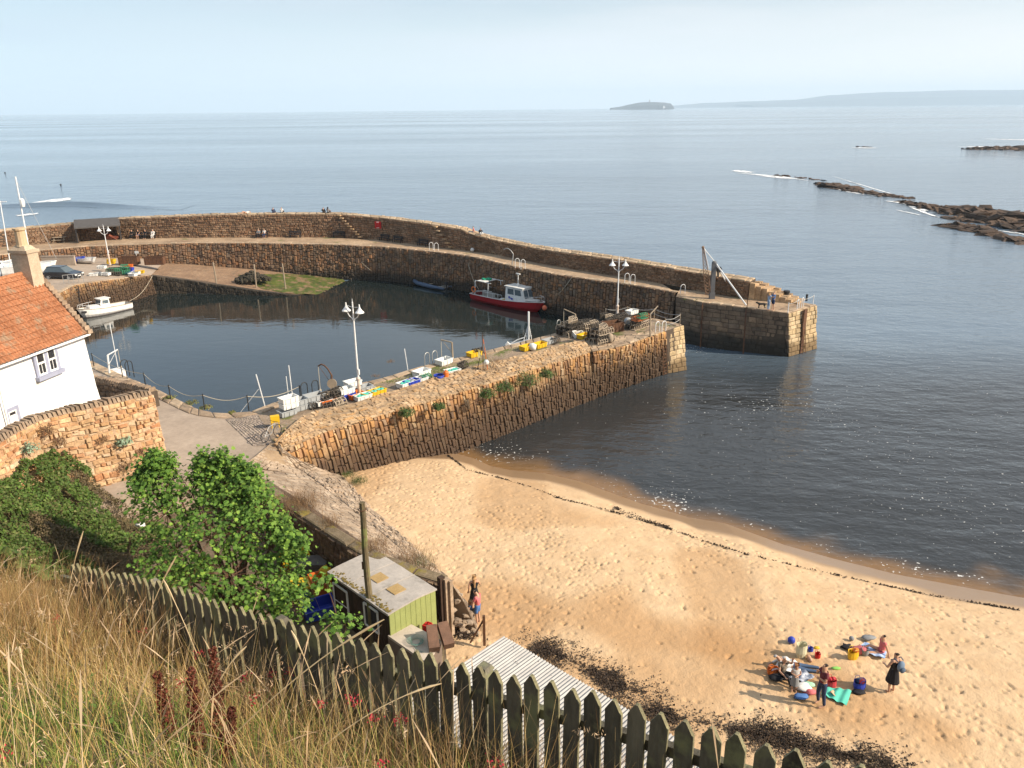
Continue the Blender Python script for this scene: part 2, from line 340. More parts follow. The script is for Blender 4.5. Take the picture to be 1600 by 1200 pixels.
# ---- water
def water(name, deep, big, small, rough=.06, foam=.0, ripple=1.0, ior=1.4):
    m = bpy.data.materials.new(name); m.use_nodes = True; N = m.node_tree.nodes; lk = m.node_tree.links.new; b = N['Principled BSDF']
    g = N.new('ShaderNodeNewGeometry').outputs['Position']
    def nz(sc, st=(1, 1, 1), det=3, rot=.3):
        q = N.new('ShaderNodeMapping'); q.inputs['Scale'].default_value = st; q.inputs['Rotation'].default_value = (0, 0, rot); lk(g, q.inputs[0])
        n = N.new('ShaderNodeTexNoise'); n.inputs['Scale'].default_value = sc; n.inputs['Detail'].default_value = det; lk(q.outputs[0], n.inputs[0]); return n.outputs[0]
    nb = None
    for sc, st, dist, rot in ((.035, (.35, 1, 1), big*2.6, .12), (.22, (.5, 1, 1), big, .25), (1.1, (.55, 1, 1), small, .4), (3.4, (.8, 1, 1), small*.28, -.2)):
        bp = N.new('ShaderNodeBump'); bp.inputs['Strength'].default_value = 1; bp.inputs['Distance'].default_value = dist*ripple; lk(nz(sc, st, 4, rot), bp.inputs['Height'])
        if nb is not None: lk(nb, bp.inputs['Normal'])
        nb = bp.outputs[0]
    lk(nb, b.inputs['Normal'])
    rr = ramp(N, [(.35, deep), (.65, tuple(x*1.35 for x in deep))]); lk(nz(.012, (.25, 1, 1), 5, .1), rr.inputs[0]); c = rr.outputs[0]
    a = N.new('ShaderNodeAttribute'); a.attribute_name = 'shallow'; an = N.new('ShaderNodeAttribute'); an.attribute_name = 'near'; c = mixn(N, lk, an.outputs['Fac'], c, (.028, .031, .033)); c = mixn(N, lk, a.outputs['Fac'], c, (.20, .115, .05))
    rg = ramp(N, [(.4, rough), (.62, rough*2.6)]); lk(nz(.006, (.2, 1, 1), 4, .05), rg.inputs[0])
    if foam:
        f = N.new('ShaderNodeAttribute'); f.attribute_name = 'foam'
        n = nz(5.0, (1, 1, 1), 4, 0); ad = N.new('ShaderNodeMath'); ad.operation = 'MULTIPLY_ADD'; lk(f.outputs['Fac'], ad.inputs[0]); ad.inputs[1].default_value = .17; lk(n, ad.inputs[2])
        k = ramp(N, [(.745, 0), (.775, 1)]); lk(ad.outputs[0], k.inputs[0]); c = mixn(N, lk, k.outputs[0], c, (.62, .62, .60))
        ro = mixn(N, lk, k.outputs[0], rg.outputs[0], (.6, .6, .6)); lk(ro, b.inputs['Roughness'])
    else: lk(rg.outputs[0], b.inputs['Roughness'])
    lk(c, b.inputs['Base Color']); b.inputs['IOR'].default_value = ior; b.inputs['Specular IOR Level'].default_value = .5
    return m
MW = water('sea_water', (.088, .125, .165), .26, .12, foam=1)
MH = water('harbour_water_mat', (.012, .018, .018), .02, .012, rough=.02, ior=1.7)
s = MB(); xs = [-26000, -400, 400, 26000]; ys = [-60, 900, 18500]
for i in range(3):
    for j in range(2): s.quad((xs[i], ys[j], 0), (xs[i+1], ys[j], 0), (xs[i+1], ys[j+1], 0), (xs[i], ys[j+1], 0))
tag(s.build('sea', MW), 'open sea, pale blue far out and slate near the beach', 'sea', kind='structure')
X, Y, Q = grid(np.arange(-8, 75, .35), np.arange(18, 78, .35)); d = -shore(X, Y)
sh = 1-sstep(.0, 2.3, d+(vnoise(X, Y, .6, 21)-.5)*1.6); fo = np.full(X.shape, .22)
for q, r_, a_ in [((785, 712), 2.6, 1.2), ((1060, 790), 2.0, .9), ((1000, 760), 3, .7), ((1130, 505), 3.5, 1.0), ((1030, 500), 2.5, .7), ((1100, 545), 4, .9), ((1380, 890), 2, .8), ((1200, 640), 7, .5), ((1500, 760), 7, .45)]:
    p = P(*q, 0); fo += a_*np.exp(-((X-p.x)**2+(Y-p.y)**2)/r_**2)
fo = .20+(fo-.22)*.55; fo *= .45+.9*vnoise(X, Y, .25, 22); fo += .75*np.exp(-((d-.9)/.35)**2)*sstep(.35, .7, vnoise(X, Y, .5, 25))*sstep(8, 14, X); edge = sstep(0, 12, 75-X)*sstep(0, 8, 78-Y)
bay = npmesh('bay_water', np.stack([X, Y, np.full(X.shape, .012)], 1), Q, MW); add_attr(bay, 'shallow', sh); add_attr(bay, 'near', sstep(0, 30, 75-X)*sstep(0, 22, 78-Y)); add_attr(bay, 'foam', fo*edge)
tag(bay, 'dark slate bay water flecked with foam by the beach', 'water', kind='structure')

# ================================================================ stone palettes
OCH = [(.42, .225, .09), (.46, .28, .125), (.33, .16, .065), (.50, .33, .17), (.36, .20, .10), (.27, .15, .08), (.46, .24, .08), (.52, .38, .23), (.22, .14, .09), (.42, .24, .11)]
RED = [(.20, .11, .065), (.27, .145, .075), (.16, .105, .075), (.30, .185, .105), (.13, .095, .07), (.23, .13, .07), (.19, .14, .10), (.32, .155, .07)]
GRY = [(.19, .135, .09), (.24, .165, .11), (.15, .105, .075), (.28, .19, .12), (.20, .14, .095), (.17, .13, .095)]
TAN = [(.40, .27, .15), (.45, .31, .185), (.34, .22, .12), (.49, .36, .23), (.40, .24, .11), (.43, .31, .19), (.28, .19, .12)]
m_och = pm('ochre_stone', (1, 1, 1), sc=1.5, pal=OCH, bump=.6, bsc=9, tide=(3.7, (.058, .037, .024)), rough=.85, grit=.25)
m_red = pm('red_brown_stone', (1, 1, 1), sc=1.0, pal=RED, bump=.6, bsc=9, tide=(1.6, (.045, .038, .03)), rough=.85, grit=.25)
m_par = pm('parapet_stone', (1, 1, 1), sc=.35, pal=[(.24, .13, .07), (.29, .17, .10), (.19, .12, .075), (.34, .225, .14), (.22, .14, .09)], bump=.6, bsc=9, rough=.9, grit=.3)
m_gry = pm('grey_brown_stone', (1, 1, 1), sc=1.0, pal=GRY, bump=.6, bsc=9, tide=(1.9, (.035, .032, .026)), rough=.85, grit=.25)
m_tan = pm('tan_rubble', (1, 1, 1), sc=.9, pal=TAN, bump=.7, bsc=9, rough=.95, grit=.3)
m_mor = pm('mortar', (.10, .075, .055), sc=2, bump=.5, rough=.95, tide=(1.6, (.03, .026, .02)))
m_morl = pm('pale_mortar', (.32, .235, .15), (.21, .145, .09), sc=2, bump=.8, rough=.95)
m_deck = pm('deck_stone', (.44, .32, .21), (.27, .185, .12), sc=.35, bump=.7, bsc=5, rough=.9, grit=.3, dirt=(.13, .14, .05), dsc=.4, dth=.60)
m_deckw = pm('deck_west', (.34, .255, .18), (.21, .16, .115), sc=.8, bump=.8, bsc=5, rough=.9, grit=.35, dirt=(.11, .125, .035), dsc=.7, dth=.52)
m_road = pm('road_concrete', (.40, .32, .25), (.31, .245, .19), sc=.45, bump=.35, bsc=12, rough=.9, grit=.12, dirt=(.24, .19, .15), dsc=.25, dth=.6)
m_slab = pm('slab', (1, 1, 1), sc=1, pal=[(.36, .27, .19), (.42, .31, .21), (.30, .22, .15), (.46, .36, .25)], bump=.5, bsc=8, rough=.9, grit=.2)
m_moss = pm('weed_green', (.10, .12, .02), (.045, .06, .012), sc=.9, bump=.6, rough=.8, dirt=(.20, .13, .07), dsc=1.0, dth=.5)
def off(pts, dist, z=None):
    """offset polyline in plan, to its left when dist>0"""
    out = []; n = len(pts)
    for k, p in enumerate(pts):
        a = pts[max(0, k-1)]; b_ = pts[min(n-1, k+1)]; t = Vector((b_[0]-a[0], b_[1]-a[1], 0)).normalized()
        out.append(Vector((p[0]-t.y*dist, p[1]+t.x*dist, p[2] if z is None else z)))
    return out
def setz(pts, z): return [Vector((p[0], p[1], z)) for p in pts]
NR = 60
def fproj_(p):
    v = cam.matrix_world.inverted() @ p; return 800+F*v.x/-v.z, 600-F*v.y/-v.z
off_ = off
def slabs(mb, A, Bq, w_, h_, proud=.02, jit=.35): stones(mb, A, Bq, w_, h_, proud, .05, jit, .5, (0, 0, 1))

# ================================================================ NEAR PIER (west pier)
wp = thing('harbour_pier', 'near stone pier of upright ochre stones between harbour and beach', 'pier', P(800, 600, 0))
O = wp.location.copy(); O.z = 0; wp.location = O
ZD = 4.05
inn = [P(x, y, ZD) for x, y in [(400, 642), (426, 630), (517, 611), (560, 600), (605, 589), (661, 572), (747, 552), (785, 542), (871, 520), (931, 504), (946, 498), (980, 496), (1023, 498), (1067, 508)]]
pin = [P(x, y, 4.35) for x, y in [(430, 690), (455, 665), (474, 650), (500, 640), (549, 632), (596, 616), (620, 610), (676, 591), (725, 578), (774, 565), (826, 552), (880, 538), (912, 531)]]
fac = [P(x, y, 3.9) for x, y in [(440, 705), (500, 677), (560, 658), (620, 641), (690, 621), (760, 600), (845, 573), (926, 549)]]
endf = [P(926, 550, 3.95), P(974, 541, ZD), P(1015, 526, ZD), P(1040, 517, ZD)]
toe1s = P(930, 623, 0); toe0 = off_(fac, -1.0); toe0 = [Vector((p.x+(toe1s.x-toe0[-1].x)*(k/(len(toe0)-1))**2, p.y+(toe1s.y-toe0[-1].y)*(k/(len(toe0)-1))**2, -.1)) for k, p in enumerate(toe0)]
for k, p in enumerate(toe0): print('toe', k, [round(v) for v in fproj_(p)])
toe1 = [P(x, y, 0) for x, y in [(930, 623), (960, 612), (1000, 597), (1042, 583)]]
co = MB(); R_ = lambda l, n=NR: resamp(l, n)
deckout = [Vector((p.x, p.y, ZD)) for p in off(pin, 0)]+endf[1:]
co.loft([setz(R_(inn), -1.2), R_(setz(inn, ZD-.004)), R_(setz(deckout, ZD-.004))])
co.loft([R_(setz(pin, ZD-.1)), R_(pin), R_(fac), [Vector((p.x, p.y, p.z-.6)) for p in R_(off(toe0, .12))]])
co.loft([R_(off(endf, .04)), setz(R_(off(toe1, .25)), -.8)])
co.loft([R_([endf[-1], inn[-1]], 4), [Vector((p.x, p.y, -1.2)) for p in R_([P(1042, 583, 0), P(1072, 578, 0)], 4)]])
cap = [pin[-1], Vector((pin[-1].x, pin[-1].y, ZD-.1)), endf[0]-Vector((0, 0, .5)), endf[0]]; co.add(cap, [(0, 1, 2, 3)])
co.build('core', m_mor, wp, at=O)
st = MB(); stones(st, toe0, fac, .26, .62, .10, .022, .5, .7, (.6, -.8, 0), col=True); stones(st, toe1, endf, .26, .62, .10, .022, .5, .7, (.6, -.8, 0), col=True); st.build('stone_facing', m_och, wp, at=O)
rb = MB(); stones(rb, off(fac, -.1), pin, .42, .24, .06, .015, .6, .8, (0, -.3, 1)); 
for k in range(260):
    t = random.random(); i = int(t*(NR-1)); a = R_(fac)[i] if k == 0 else None
fr, pr_ = R_(fac), R_(pin)
for k in range(170):
    i = random.randrange(NR); q = random.random(); c = fr[i].lerp(pr_[i], q); rb.ball(c+Vector((random.uniform(-.3, .3), random.uniform(-.2, .2), .03)), random.uniform(.07, .17), 5, (1, 1, .6), jit=.3)
rb.build('rubble_crest', m_tan, wp, at=O)
rb2 = MB(); rb2.loft([[p+Vector((0, 0, .035)) for p in fr], [p+Vector((0, 0, .035)) for p in pr_]]); rb2.build('mortar_band', m_morl, wp, at=O)
bt = MB(); e0, e1 = P(1041, 516, ZD), P(1068, 508, ZD); b0, b1 = P(1043, 584, 0), P(1073, 578.5, 0)
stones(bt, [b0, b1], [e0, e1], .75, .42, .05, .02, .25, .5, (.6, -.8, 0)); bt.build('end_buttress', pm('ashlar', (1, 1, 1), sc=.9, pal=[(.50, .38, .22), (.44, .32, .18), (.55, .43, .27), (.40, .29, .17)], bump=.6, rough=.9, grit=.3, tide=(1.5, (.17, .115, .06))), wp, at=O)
dk = MB(); dk.loft([R_(setz(inn, ZD+.001)), R_(setz(deckout, ZD+.001))]); dk.build('deck', m_deckw, wp, at=O)
eb = MB(); slabs(eb, setz(inn, ZD+.02), setz(off(inn, -.75), ZD+.02), 1.0, .75, .05); eb.build('edge_stones', m_slab, wp, at=O)
pl = MB(); a = [P(915, 532, ZD+.01), P(1000, 520, ZD+.01), P(1045, 510, ZD+.01)]; c = [P(926, 549, ZD+.01), P(980, 537, ZD+.01), P(1040, 517, ZD+.01)]
slabs(pl, c, a, .9, .5, .03); slabs(pl, endf, off(endf, .8), 1.0, .8, .06); pl.build('end_paving', m_slab, wp, at=O)
def ladder(mb, top, bot, w_=.4, n=14, r=.025, wd=(1, 0, 0)):
    top, bot, wd = Vector(top), Vector(bot), Vector(wd).normalized()*w_/2
    mb.tube([top-wd, bot-wd], r, 5); mb.tube([top+wd, bot+wd], r, 5)
    for k in range(n): c = top.lerp(bot, (k+.5)/n); mb.tube([c-wd, c+wd], r*.8, 4)
m_rust = pm('rusty_iron', (.17, .085, .045), (.09, .05, .035), sc=4, rough=.8, metal=.3, bump=.3)
m_blk = pm('black_iron', (.03, .03, .032), (.02, .02, .02), sc=4, rough=.6)
dkk = MB(); t0, t1 = P(1036, 520, 3.9), P(1038, 586, 0); ladder(dkk, t0+Vector((.08, -.12, 0)), t1+Vector((.05, -.12, 0)), .45, 13, .03, e1-e0)
o = dkk.build('wall_ladder', m_rust, at=t1); tag(o, 'rusty ladder on the outer wall beside the near pier end', 'ladder')

# ================================================================ GROUND of the near quay, apron, walls
gr = [P(145, 565, 4), P(200, 590, 4), P(240, 606, 4), P(310, 640, 4), P(335, 646, 4), P(380, 647, 4), P(400, 642, 4)]
crest = [P(372, 732, 4.2), P(420, 752, 4.25), P(470, 782, 4.3), P(520, 815, 4.3), P(580, 858, 4.3), P(640, 885, 4.25), P(703, 906, 4.0)]
wallI = [P(330, 722, 4.2), P(395, 755, 4.25), P(440, 789, 4.3), P(500, 829, 4.3), P(560, 868, 4.3), P(620, 892, 4.25), P(692, 914, 4.0)]
toeA = [P(440, 708, 3.9), B(538, 748), B(575, 790), B(640, 850), B(700, 905), B(735, 955), B(745, 985)]
g = MB(); poly = [(p.x, p.y) for p in gr]+[(P(426, 630, 4).x, P(426, 630, 4).y), (P(440, 690, 4).x, P(440, 690, 4).y)]+[(p.x, p.y) for p in crest[:1]+[P(345, 728, 4.2)]]+[(-17, 36), (-24, 30), (-60, 30), (-75, 60), (-45, 60)]
g.prism([(a, b_) for a, b_ in poly], -1, 4.0); tag(g.build('quay_ground', m_road), 'pale concrete road along the quay', 'road', kind='structure')
# apron (paved slope down to the beach)
up = [P(426, 690, 4.2), P(400, 712, 4.2)]+crest
ap = MB(); n = 50
ap.loft([setz(R_(up, n), 0), R_(up, n), [a.lerp(b_, .55)+Vector((0, 0, .24)) for a, b_ in zip(R_(up, n), R_(toeA, n))], R_(toeA, n), [Vector((p.x, p.y, p.z-.8)) for p in R_(toeA, n)]], capends=True)
wf = thing('beach_revetment', 'paved stone slope curving down from the road to the sand', 'sea wall', toeA[3]); O2 = wf.location.copy()
ap.build('core', m_morl, wf, at=O2)
mid = [a.lerp(b_, .55)+Vector((0, 0, .28)) for a, b_ in zip(R_(up, n), R_(toeA, n))]
ap2 = MB(); stones(ap2, mid, R_(up, n), .26, .5, .022, .012, .8, .6, (0, 0, 1), col=True); stones(ap2, R_(toeA, n), mid, .4, .4, .07, .02, .7, .7, (0, 0, 1), col=True)
for k in range(45):
    t = random.random()**2; p = toeA[-1].lerp(up[-1], random.random()).lerp(B(728, 985), random.uniform(0, .35)); ap2.ball(Vector((p.x+random.uniform(-.5, .4), p.y+random.uniform(-.5, .5), 1.7+random.random()*max(.2, (p.z-1.8)))), random.uniform(.08, .2), 6, (1.2, 1, .7), jit=.25)
ap2.build('paving_stones', pm('apron_stone', (1, 1, 1), sc=1, pal=[(.33, .25, .18), (.37, .285, .205), (.30, .225, .16), (.40, .32, .24), (.27, .20, .145)], bump=.6, rough=.95, grit=.3), wf, at=O2)
yw = thing('yard_wall', 'dark retaining wall with a lichened coping above the fishing yard', 'wall', wallI[3]); O3 = yw.location.copy()
w1 = MB(); w1.loft([setz(R_(wallI, 40), 1.8), R_(wallI, 40), R_(crest, 40), [p-Vector((0, 0, .8)) for p in R_(crest, 40)]]); w1.build('core', pm('dark_render', (.17, .115, .08), (.10, .07, .05), sc=1.2, bump=.8, rough=.95, grit=.4), yw, at=O3)
w2 = MB(); slabs(w2, [p+Vector((0, 0, .02)) for p in wallI[1:]], [p+Vector((0, 0, .02)) for p in off(wallI[1:], .62)], 1.3, .62, .07); w2.build('coping', pm('lichen_coping', (.22, .17, .11), (.13, .10, .06), sc=2, bump=.6, grit=.4, rough=.95, dirt=(.19, .15, .04), dsc=1.3, dth=.52), yw, at=O3)
w3 = MB(); stones(w3, setz(wallI, 2.0), wallI, .45, .3, .05, .03, .5, .7, (-.7, -.7, 0)); w3.build('stone_facing', pm('yard_stone', (1, 1, 1), sc=1, pal=[(.16, .105, .07), (.20, .13, .09), (.13, .09, .06), (.23, .16, .10)], bump=.6, rough=.95, grit=.3), yw, at=O3)
# cobbled patch
cb = MB(); A = [P(352, 655, 4.012), P(395, 697, 4.012), P(418, 697, 4.012)]; C = [P(400, 645, 4.012), P(440, 640, 4.012), P(470, 652, 4.012)]
stones(cb, A, C, .30, .2, .03, .03, .25, .4, (0, 0, 1)); tag(cb.build('cobbles', pm('cobble', (1, 1, 1), sc=1, pal=[(.27, .22, .19), (.33, .27, .22), (.22, .18, .15), (.37, .31, .25)], rough=.85, bump=.4), at=A[0]), 'patch of stone setts in the road beside the pier', 'cobbles', kind='structure')
eg = MB(); ge = gr+[P(426, 630, 4)]; slabs(eg, [p+Vector((0, 0, .02)) for p in setz(ge, 4.0)], setz(off(ge, -.8), 4.02), 1.1, .8, .06); 
eg.build('quay_edge_stones', m_slab); o = bpy.data.objects['quay_edge_stones']; tag(o, 'worn edge stones of the quay', 'kerb', kind='structure')
# low wall by the cottage, garden wall
def free_wall(name, label, top, zb, th, mats, w_, h_, side, cop=True, batter=0.0, gm=None):
    c = sum(top, Vector())/len(top); at = Vector((c.x, c.y, zb)); t = thing(name, label, 'wall', at)
    back = off(top, th if side > 0 else -th)
    bot = setz(off(top, -batter*side), zb)
    mb = MB(); mb.loft([R_(bot), R_(top), R_(back), R_(setz(back, zb))], capends=True); mb.build('core', mats[0], t, at=at)
    sn = Vector(((top[-1]-top[0]).y, -(top[-1]-top[0]).x, 0))*side
    q = MB(); stones(q, bot, top, w_, h_, .07, .02, .9, .9, sn)
    if gm: stones(q, R_(setz(back, zb), 30), R_(back, 30), w_, h_, .05, .025, .5, .7, -sn)
    q.build('stone_facing', mats[1], t, at=at)
    if cop:
        q = MB(); L_ = plen(top); n = int(L_/.2); a = resamp(top, n); b_ = resamp(back, n)
        for k in range(n-1):
            u = (a[k+1]-a[k]).normalized(); v = (b_[k]-a[k]).normalized(); R = Matrix((u, v, Vector((0, 0, 1)))).transposed() @ Matrix.Rotation(random.uniform(-.15, .15), 3, 'X')
            q.box((a[k]+b_[k])/2+Vector((0, 0, .1)), (.16, th+.1, random.uniform(.2, .34)), R, .8, .75)
        q.build('coping', mats[2], t, at=at)
    return t
m_gw = pm('garden_sandstone', (1, 1, 1), sc=.7, pal=[(.50, .32, .17), (.55, .38, .22), (.46, .26, .12), (.58, .43, .28), (.52, .33, .18), (.44, .21, .10), (.60, .46, .31)], bump=.8, bsc=7, rough=.95, grit=.35, dirt=(.42, .17, .07), dsc=.5, dth=.57)
m_cop = pm('coping_stone', (1, 1, 1), sc=1, pal=[(.33, .24, .16), (.28, .20, .14), (.40, .30, .21), (.24, .18, .13)], bump=.7, rough=.95, grit=.3)
gw = [P(-60, 722, 8), P(0, 690, 8), P(60, 657, 8), P(110, 645, 8), P(170, 632, 8), P(215, 621, 7.95), P(240, 617, 7.8)]
gwe = P(262, 728, 4.0)
gtop = gw; free_wall('garden_wall', 'tall curved orange sandstone garden wall below the white cottage', gtop, 3.6, .55, (pm('gw_mortar', (.50, .36, .24), (.40, .26, .15), sc=1.5, bump=1, rough=.95, grit=.3), m_gw, m_cop), .36, .2, 1, batter=.35)
pe = gw[-1]; top2 = [pe+Vector((0, 0, -.05)), pe+Vector((.55, .1, -.5)), Vector((gwe.x, gwe.y+.9, 6.7))]
lw = [P(140, 594, 5.0), P(175, 600, 5.0), P(210, 607, 5.0), P(236, 614, 5.0)]
free_wall('low_wall', 'low dark wall with rounded coping running from the cottage corner', lw, 3.9, .45, (m_mor, m_gry, m_cop), .35, .2, 1)
# ================================================================ OUTER PIER, slipway, far quay
OP = thing('outer_pier', 'long curving outer pier with high stone sea wall across the harbour', 'pier', (0, 90, 0)); O = Vector((0, 90, 0))
din = [(-60, 403, 4.65), (0, 399, 4.65), (57, 392, 4.65), (140, 385, 4.65), (225, 382, 4.65), (300, 380, 4.65), (400, 380, 4.65), (450, 381, 4.63), (525, 382.5, 4.58), (600, 386, 4.45), (650, 391, 4.42), (700, 396, 4.4), (737, 401, 4.4), (780, 411, 4.4), (805, 417, 4.4), (869, 429, 4.38), (925, 437, 4.38), (1000, 447, 4.35), (1056, 457, 4.33)]
zf_ = lambda x: 4.65 if x < 420 else (4.65-(x-420)/200*.22 if x < 620 else 4.42-(x-620)/550*.2)
dinp = [P(*q) for q in din]
ft = [(-60, 396, 374), (0, 386, 362), (100, 378, 352), (185, 372, 342.5), (350, 371, 336), (450, 370.5, 335), (532, 371, 335), (600, 375, 341), (675, 385, 351), (700, 388, 355), (722, 390.5, 359), (735, 392, 366), (771, 397, 375), (820, 407, 385.5), (865, 415, 393), (897, 421, 397), (962, 431, 406), (1034, 443, 418), (1105, 457, 430), (1169, 466, 441)]
foot = [P(x, y, zf_(x)) for x, y, _ in ft]
cr = [Vector((g.x, g.y, HT(q[0], q[2], g))) for q, g in zip(ft, foot)]
NN = 90; r9 = lambda l: resamp(l, NN)
cro = off(cr, 1.5); bat = off(dinp, -.45, 0)
# the deck: paired lines
c = MB(); fo2 = foot[:-3]+[P(1056, 449, 4.4)]
c.loft([setz(r9(bat), -1), [p-Vector((0, 0, .003)) for p in r9(dinp)]]); c.loft([[p-Vector((0, 0, .3)) for p in r9(foot)], r9(cr), [p+Vector((0, 0, .1)) for p in r9(cro)], setz(r9(off(cr, 2.3)), -1.5)], capends=True)
c.build('core', m_mor, OP, at=O)
dk = MB(); fp = P(1060, 452, 4.4); A = [P(x, y, 4.9 if x < 900 else 4.9-(x-900)/270*.7) for x, y, _ in ft[:-2]]+[fp+Vector((1.5, 2, 0))]
# project each foot point across
dk.loft([r9(dinp), r9(foot[:-2])]); dk.build('deck', m_deck, OP, at=O)
s1 = MB(); stones(s1, setz(bat, 0), dinp, .38, .5, .10, .035, .5, .7, (-.5, -.9, 0), col=True); s1.build('harbour_face', m_red, OP, at=O)
s2 = MB(); stones(s2, foot, cr, .5, .27, .08, .04, .5, .8, (-.5, -.9, 0)); s2.build('parapet_face', m_par, OP, at=O)
s3 = MB(); stones(s3, [p+Vector((0, 0, .02)) for p in cr], [p+Vector((0, 0, .1)) for p in cro], 1.2, .7, .06, .05, .4, .6, (0, 0, 1)); s3.build('wall_top', pm('walltop', (1, 1, 1), sc=.5, pal=[(.44, .33, .22), (.38, .28, .18), (.50, .38, .26)], bump=.5, rough=.95, grit=.3, dirt=(.15, .15, .05), dsc=.35, dth=.63), OP, at=O)
s4 = MB(); slabs(s4, [p+Vector((0, 0, .015)) for p in dinp], [p+Vector((0, 0, .015)) for p in off(dinp, .7)], 1.2, .7, .05); s4.build('edge_stones', m_slab, OP, at=O)
# stairs up the sea wall
def wall_steps(px0, px1, n):
    k0 = None; mb = MB()
    for i in range(n):
        q = i/(n-1); px = px0+(px1-px0)*q
        j = min(range(len(ft)-1), key=lambda k: 0 if ft[k][0] <= px <= ft[k+1][0] else 1); t = (px-ft[j][0])/(ft[j+1][0]-ft[j][0])
        g = foot[j].lerp(foot[j+1], t); tp = cr[j].lerp(cr[j+1], t); dr = (foot[j+1]-foot[j]).normalized(); nn = Vector((dr.y, -dr.x, 0))
        z = tp.z-q*(tp.z-g.z-.4); mb.box(g+nn*.25+Vector((0, 0, z-.1-g.z)), (.55, .5, .16), Matrix((dr, nn, Vector((0, 0, 1)))).transposed())
    return mb
wall_steps(534, 565, 9).build('steps', m_tan, OP, at=O); wall_steps(684, 706, 6).build('steps', m_tan, OP, at=O)
# end block
blk = [(1056, 464, 4.3), (1099, 473, 4.2), (1169, 481.5, 4.15), (1232, 490, 4.1), (1276, 477, 4.1)]
bp_ = [P(*q) for q in blk]; back = [P(1062, 452, 4.3), P(1110, 456, 4.2), P(1190, 461, 4.15), P(1236, 469, 4.1), P(1270, 475.5, 4.1)]
eb = thing('pier_head', 'massive stone pier head with weed stained walls at the harbour mouth', 'pier', P(1232, 558, 0)); O4 = eb.location.copy()
base = [P(1056, 541, 0), P(1099, 541, 0), P(1169, 551, 0), P(1232, 558, 0), P(1276, 545, 0)]
base[0] = Vector((bp_[0].x+.1, bp_[0].y-.3, 0)); base[1] = Vector((bp_[1].x, bp_[1].y-.35, 0))
c = MB(); c.loft([R_(setz(base, -1), 30), R_(bp_, 30), R_(back, 30), R_(setz(back, -1), 30)], capends=True); c.build('core', m_mor, eb, at=O4)
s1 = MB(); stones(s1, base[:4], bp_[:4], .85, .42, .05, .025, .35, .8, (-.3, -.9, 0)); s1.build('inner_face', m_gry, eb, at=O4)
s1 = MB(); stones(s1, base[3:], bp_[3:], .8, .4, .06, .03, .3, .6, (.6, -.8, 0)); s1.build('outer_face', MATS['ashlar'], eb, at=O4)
dk = MB(); a = R_(bp_, 30); b_ = R_(back, 30); dk.loft([[p+Vector((0, 0, .006)) for p in a], [p+Vector((0, 0, .006)) for p in b_]]); dk.build('deck', m_deck, eb, at=O4)
s1 = MB(); slabs(s1, [p+Vector((0, 0, .02)) for p in bp_[:4]], [p+Vector((0, 0, .02)) for p in off(bp_[:4], .7)], 1.2, .7, .05); slabs(s1, [p+Vector((0, 0, .02)) for p in bp_[3:]], [p+Vector((0, 0, .02)) for p in off(bp_[3:], .7)], 1., .7, .05); s1.build('edge_stones', m_slab, eb, at=O4)
lad = MB(); t0, t1 = P(1254, 484, 4.1), P(1254, 552, 0); v = (bp_[4]-bp_[3]); nn = Vector((v.y, -v.x, 0)).normalized()
ladder(lad, t0+nn*.15, t1+nn*.15, .45, 13, .03, v); lad.box((t0+t1)/2+nn*.06, (.5, .12, 4.2), Matrix((v.normalized(), nn, Vector((0, 0, 1)))).transposed()); o = lad.build('wall_ladder', m_rust, at=t1); tag(o, 'rusty ladder in a dark slot on the sunlit face of the pier head', 'ladder')
for px, lab in ((1099, 'dark iron fender rail down the shaded pier head wall, left one'), (1167, 'dark iron fender rail down the shaded pier head wall, right one')):
    t0 = P(px, 474+(px-1099)*.12, 4.15); mb = MB(); mb.beam(t0+Vector((-.1, -.1, .05)), Vector((t0.x-.1, t0.y-.45, -.3)), .11, .1); o = mb.build('fender_rail', m_rust, at=(t0.x, t0.y, 0)); tag(o, lab, 'fender', 'fender rails on the pier head')
# crumbling end of the sea wall: stepped blocks
ec = MB(); e = cr[-1]; u = (cr[-1]-cr[-2]).normalized(); u.z = 0; vv = Vector((-u.y, u.x, 0))
for k in range(8):
    h = (cr[-1].z-4.15)*(1-(k+.3)/8); c0 = foot[-1]+u*(.35+k*.55)+vv*(.9+.12*k)
    for j in range(4): ec.box(Vector((c0.x, c0.y, 4.1+h/2))+vv*(j*.55-.8), (.56, .5, h*random.uniform(.85, 1.1)), Matrix((u, vv, Vector((0, 0, 1)))).transposed() @ Matrix.Rotation(random.uniform(-.08, .08), 3, 'Z'), .92, .92)
ec.build('broken_end', m_tan, OP, at=O)
# long timber-like dark beam recess along the parapet near the crane
bm_ = MB(); i0 = [P(1040, 432, 5.4), P(1105, 446, 5.3), P(1150, 454, 5.2)]; bm_.loft([R_(i0, 8), [p+Vector((0, 0, .5)) for p in R_(i0, 8)], [p+Vector((.2, .8, .5)) for p in R_(i0, 8)]]); 
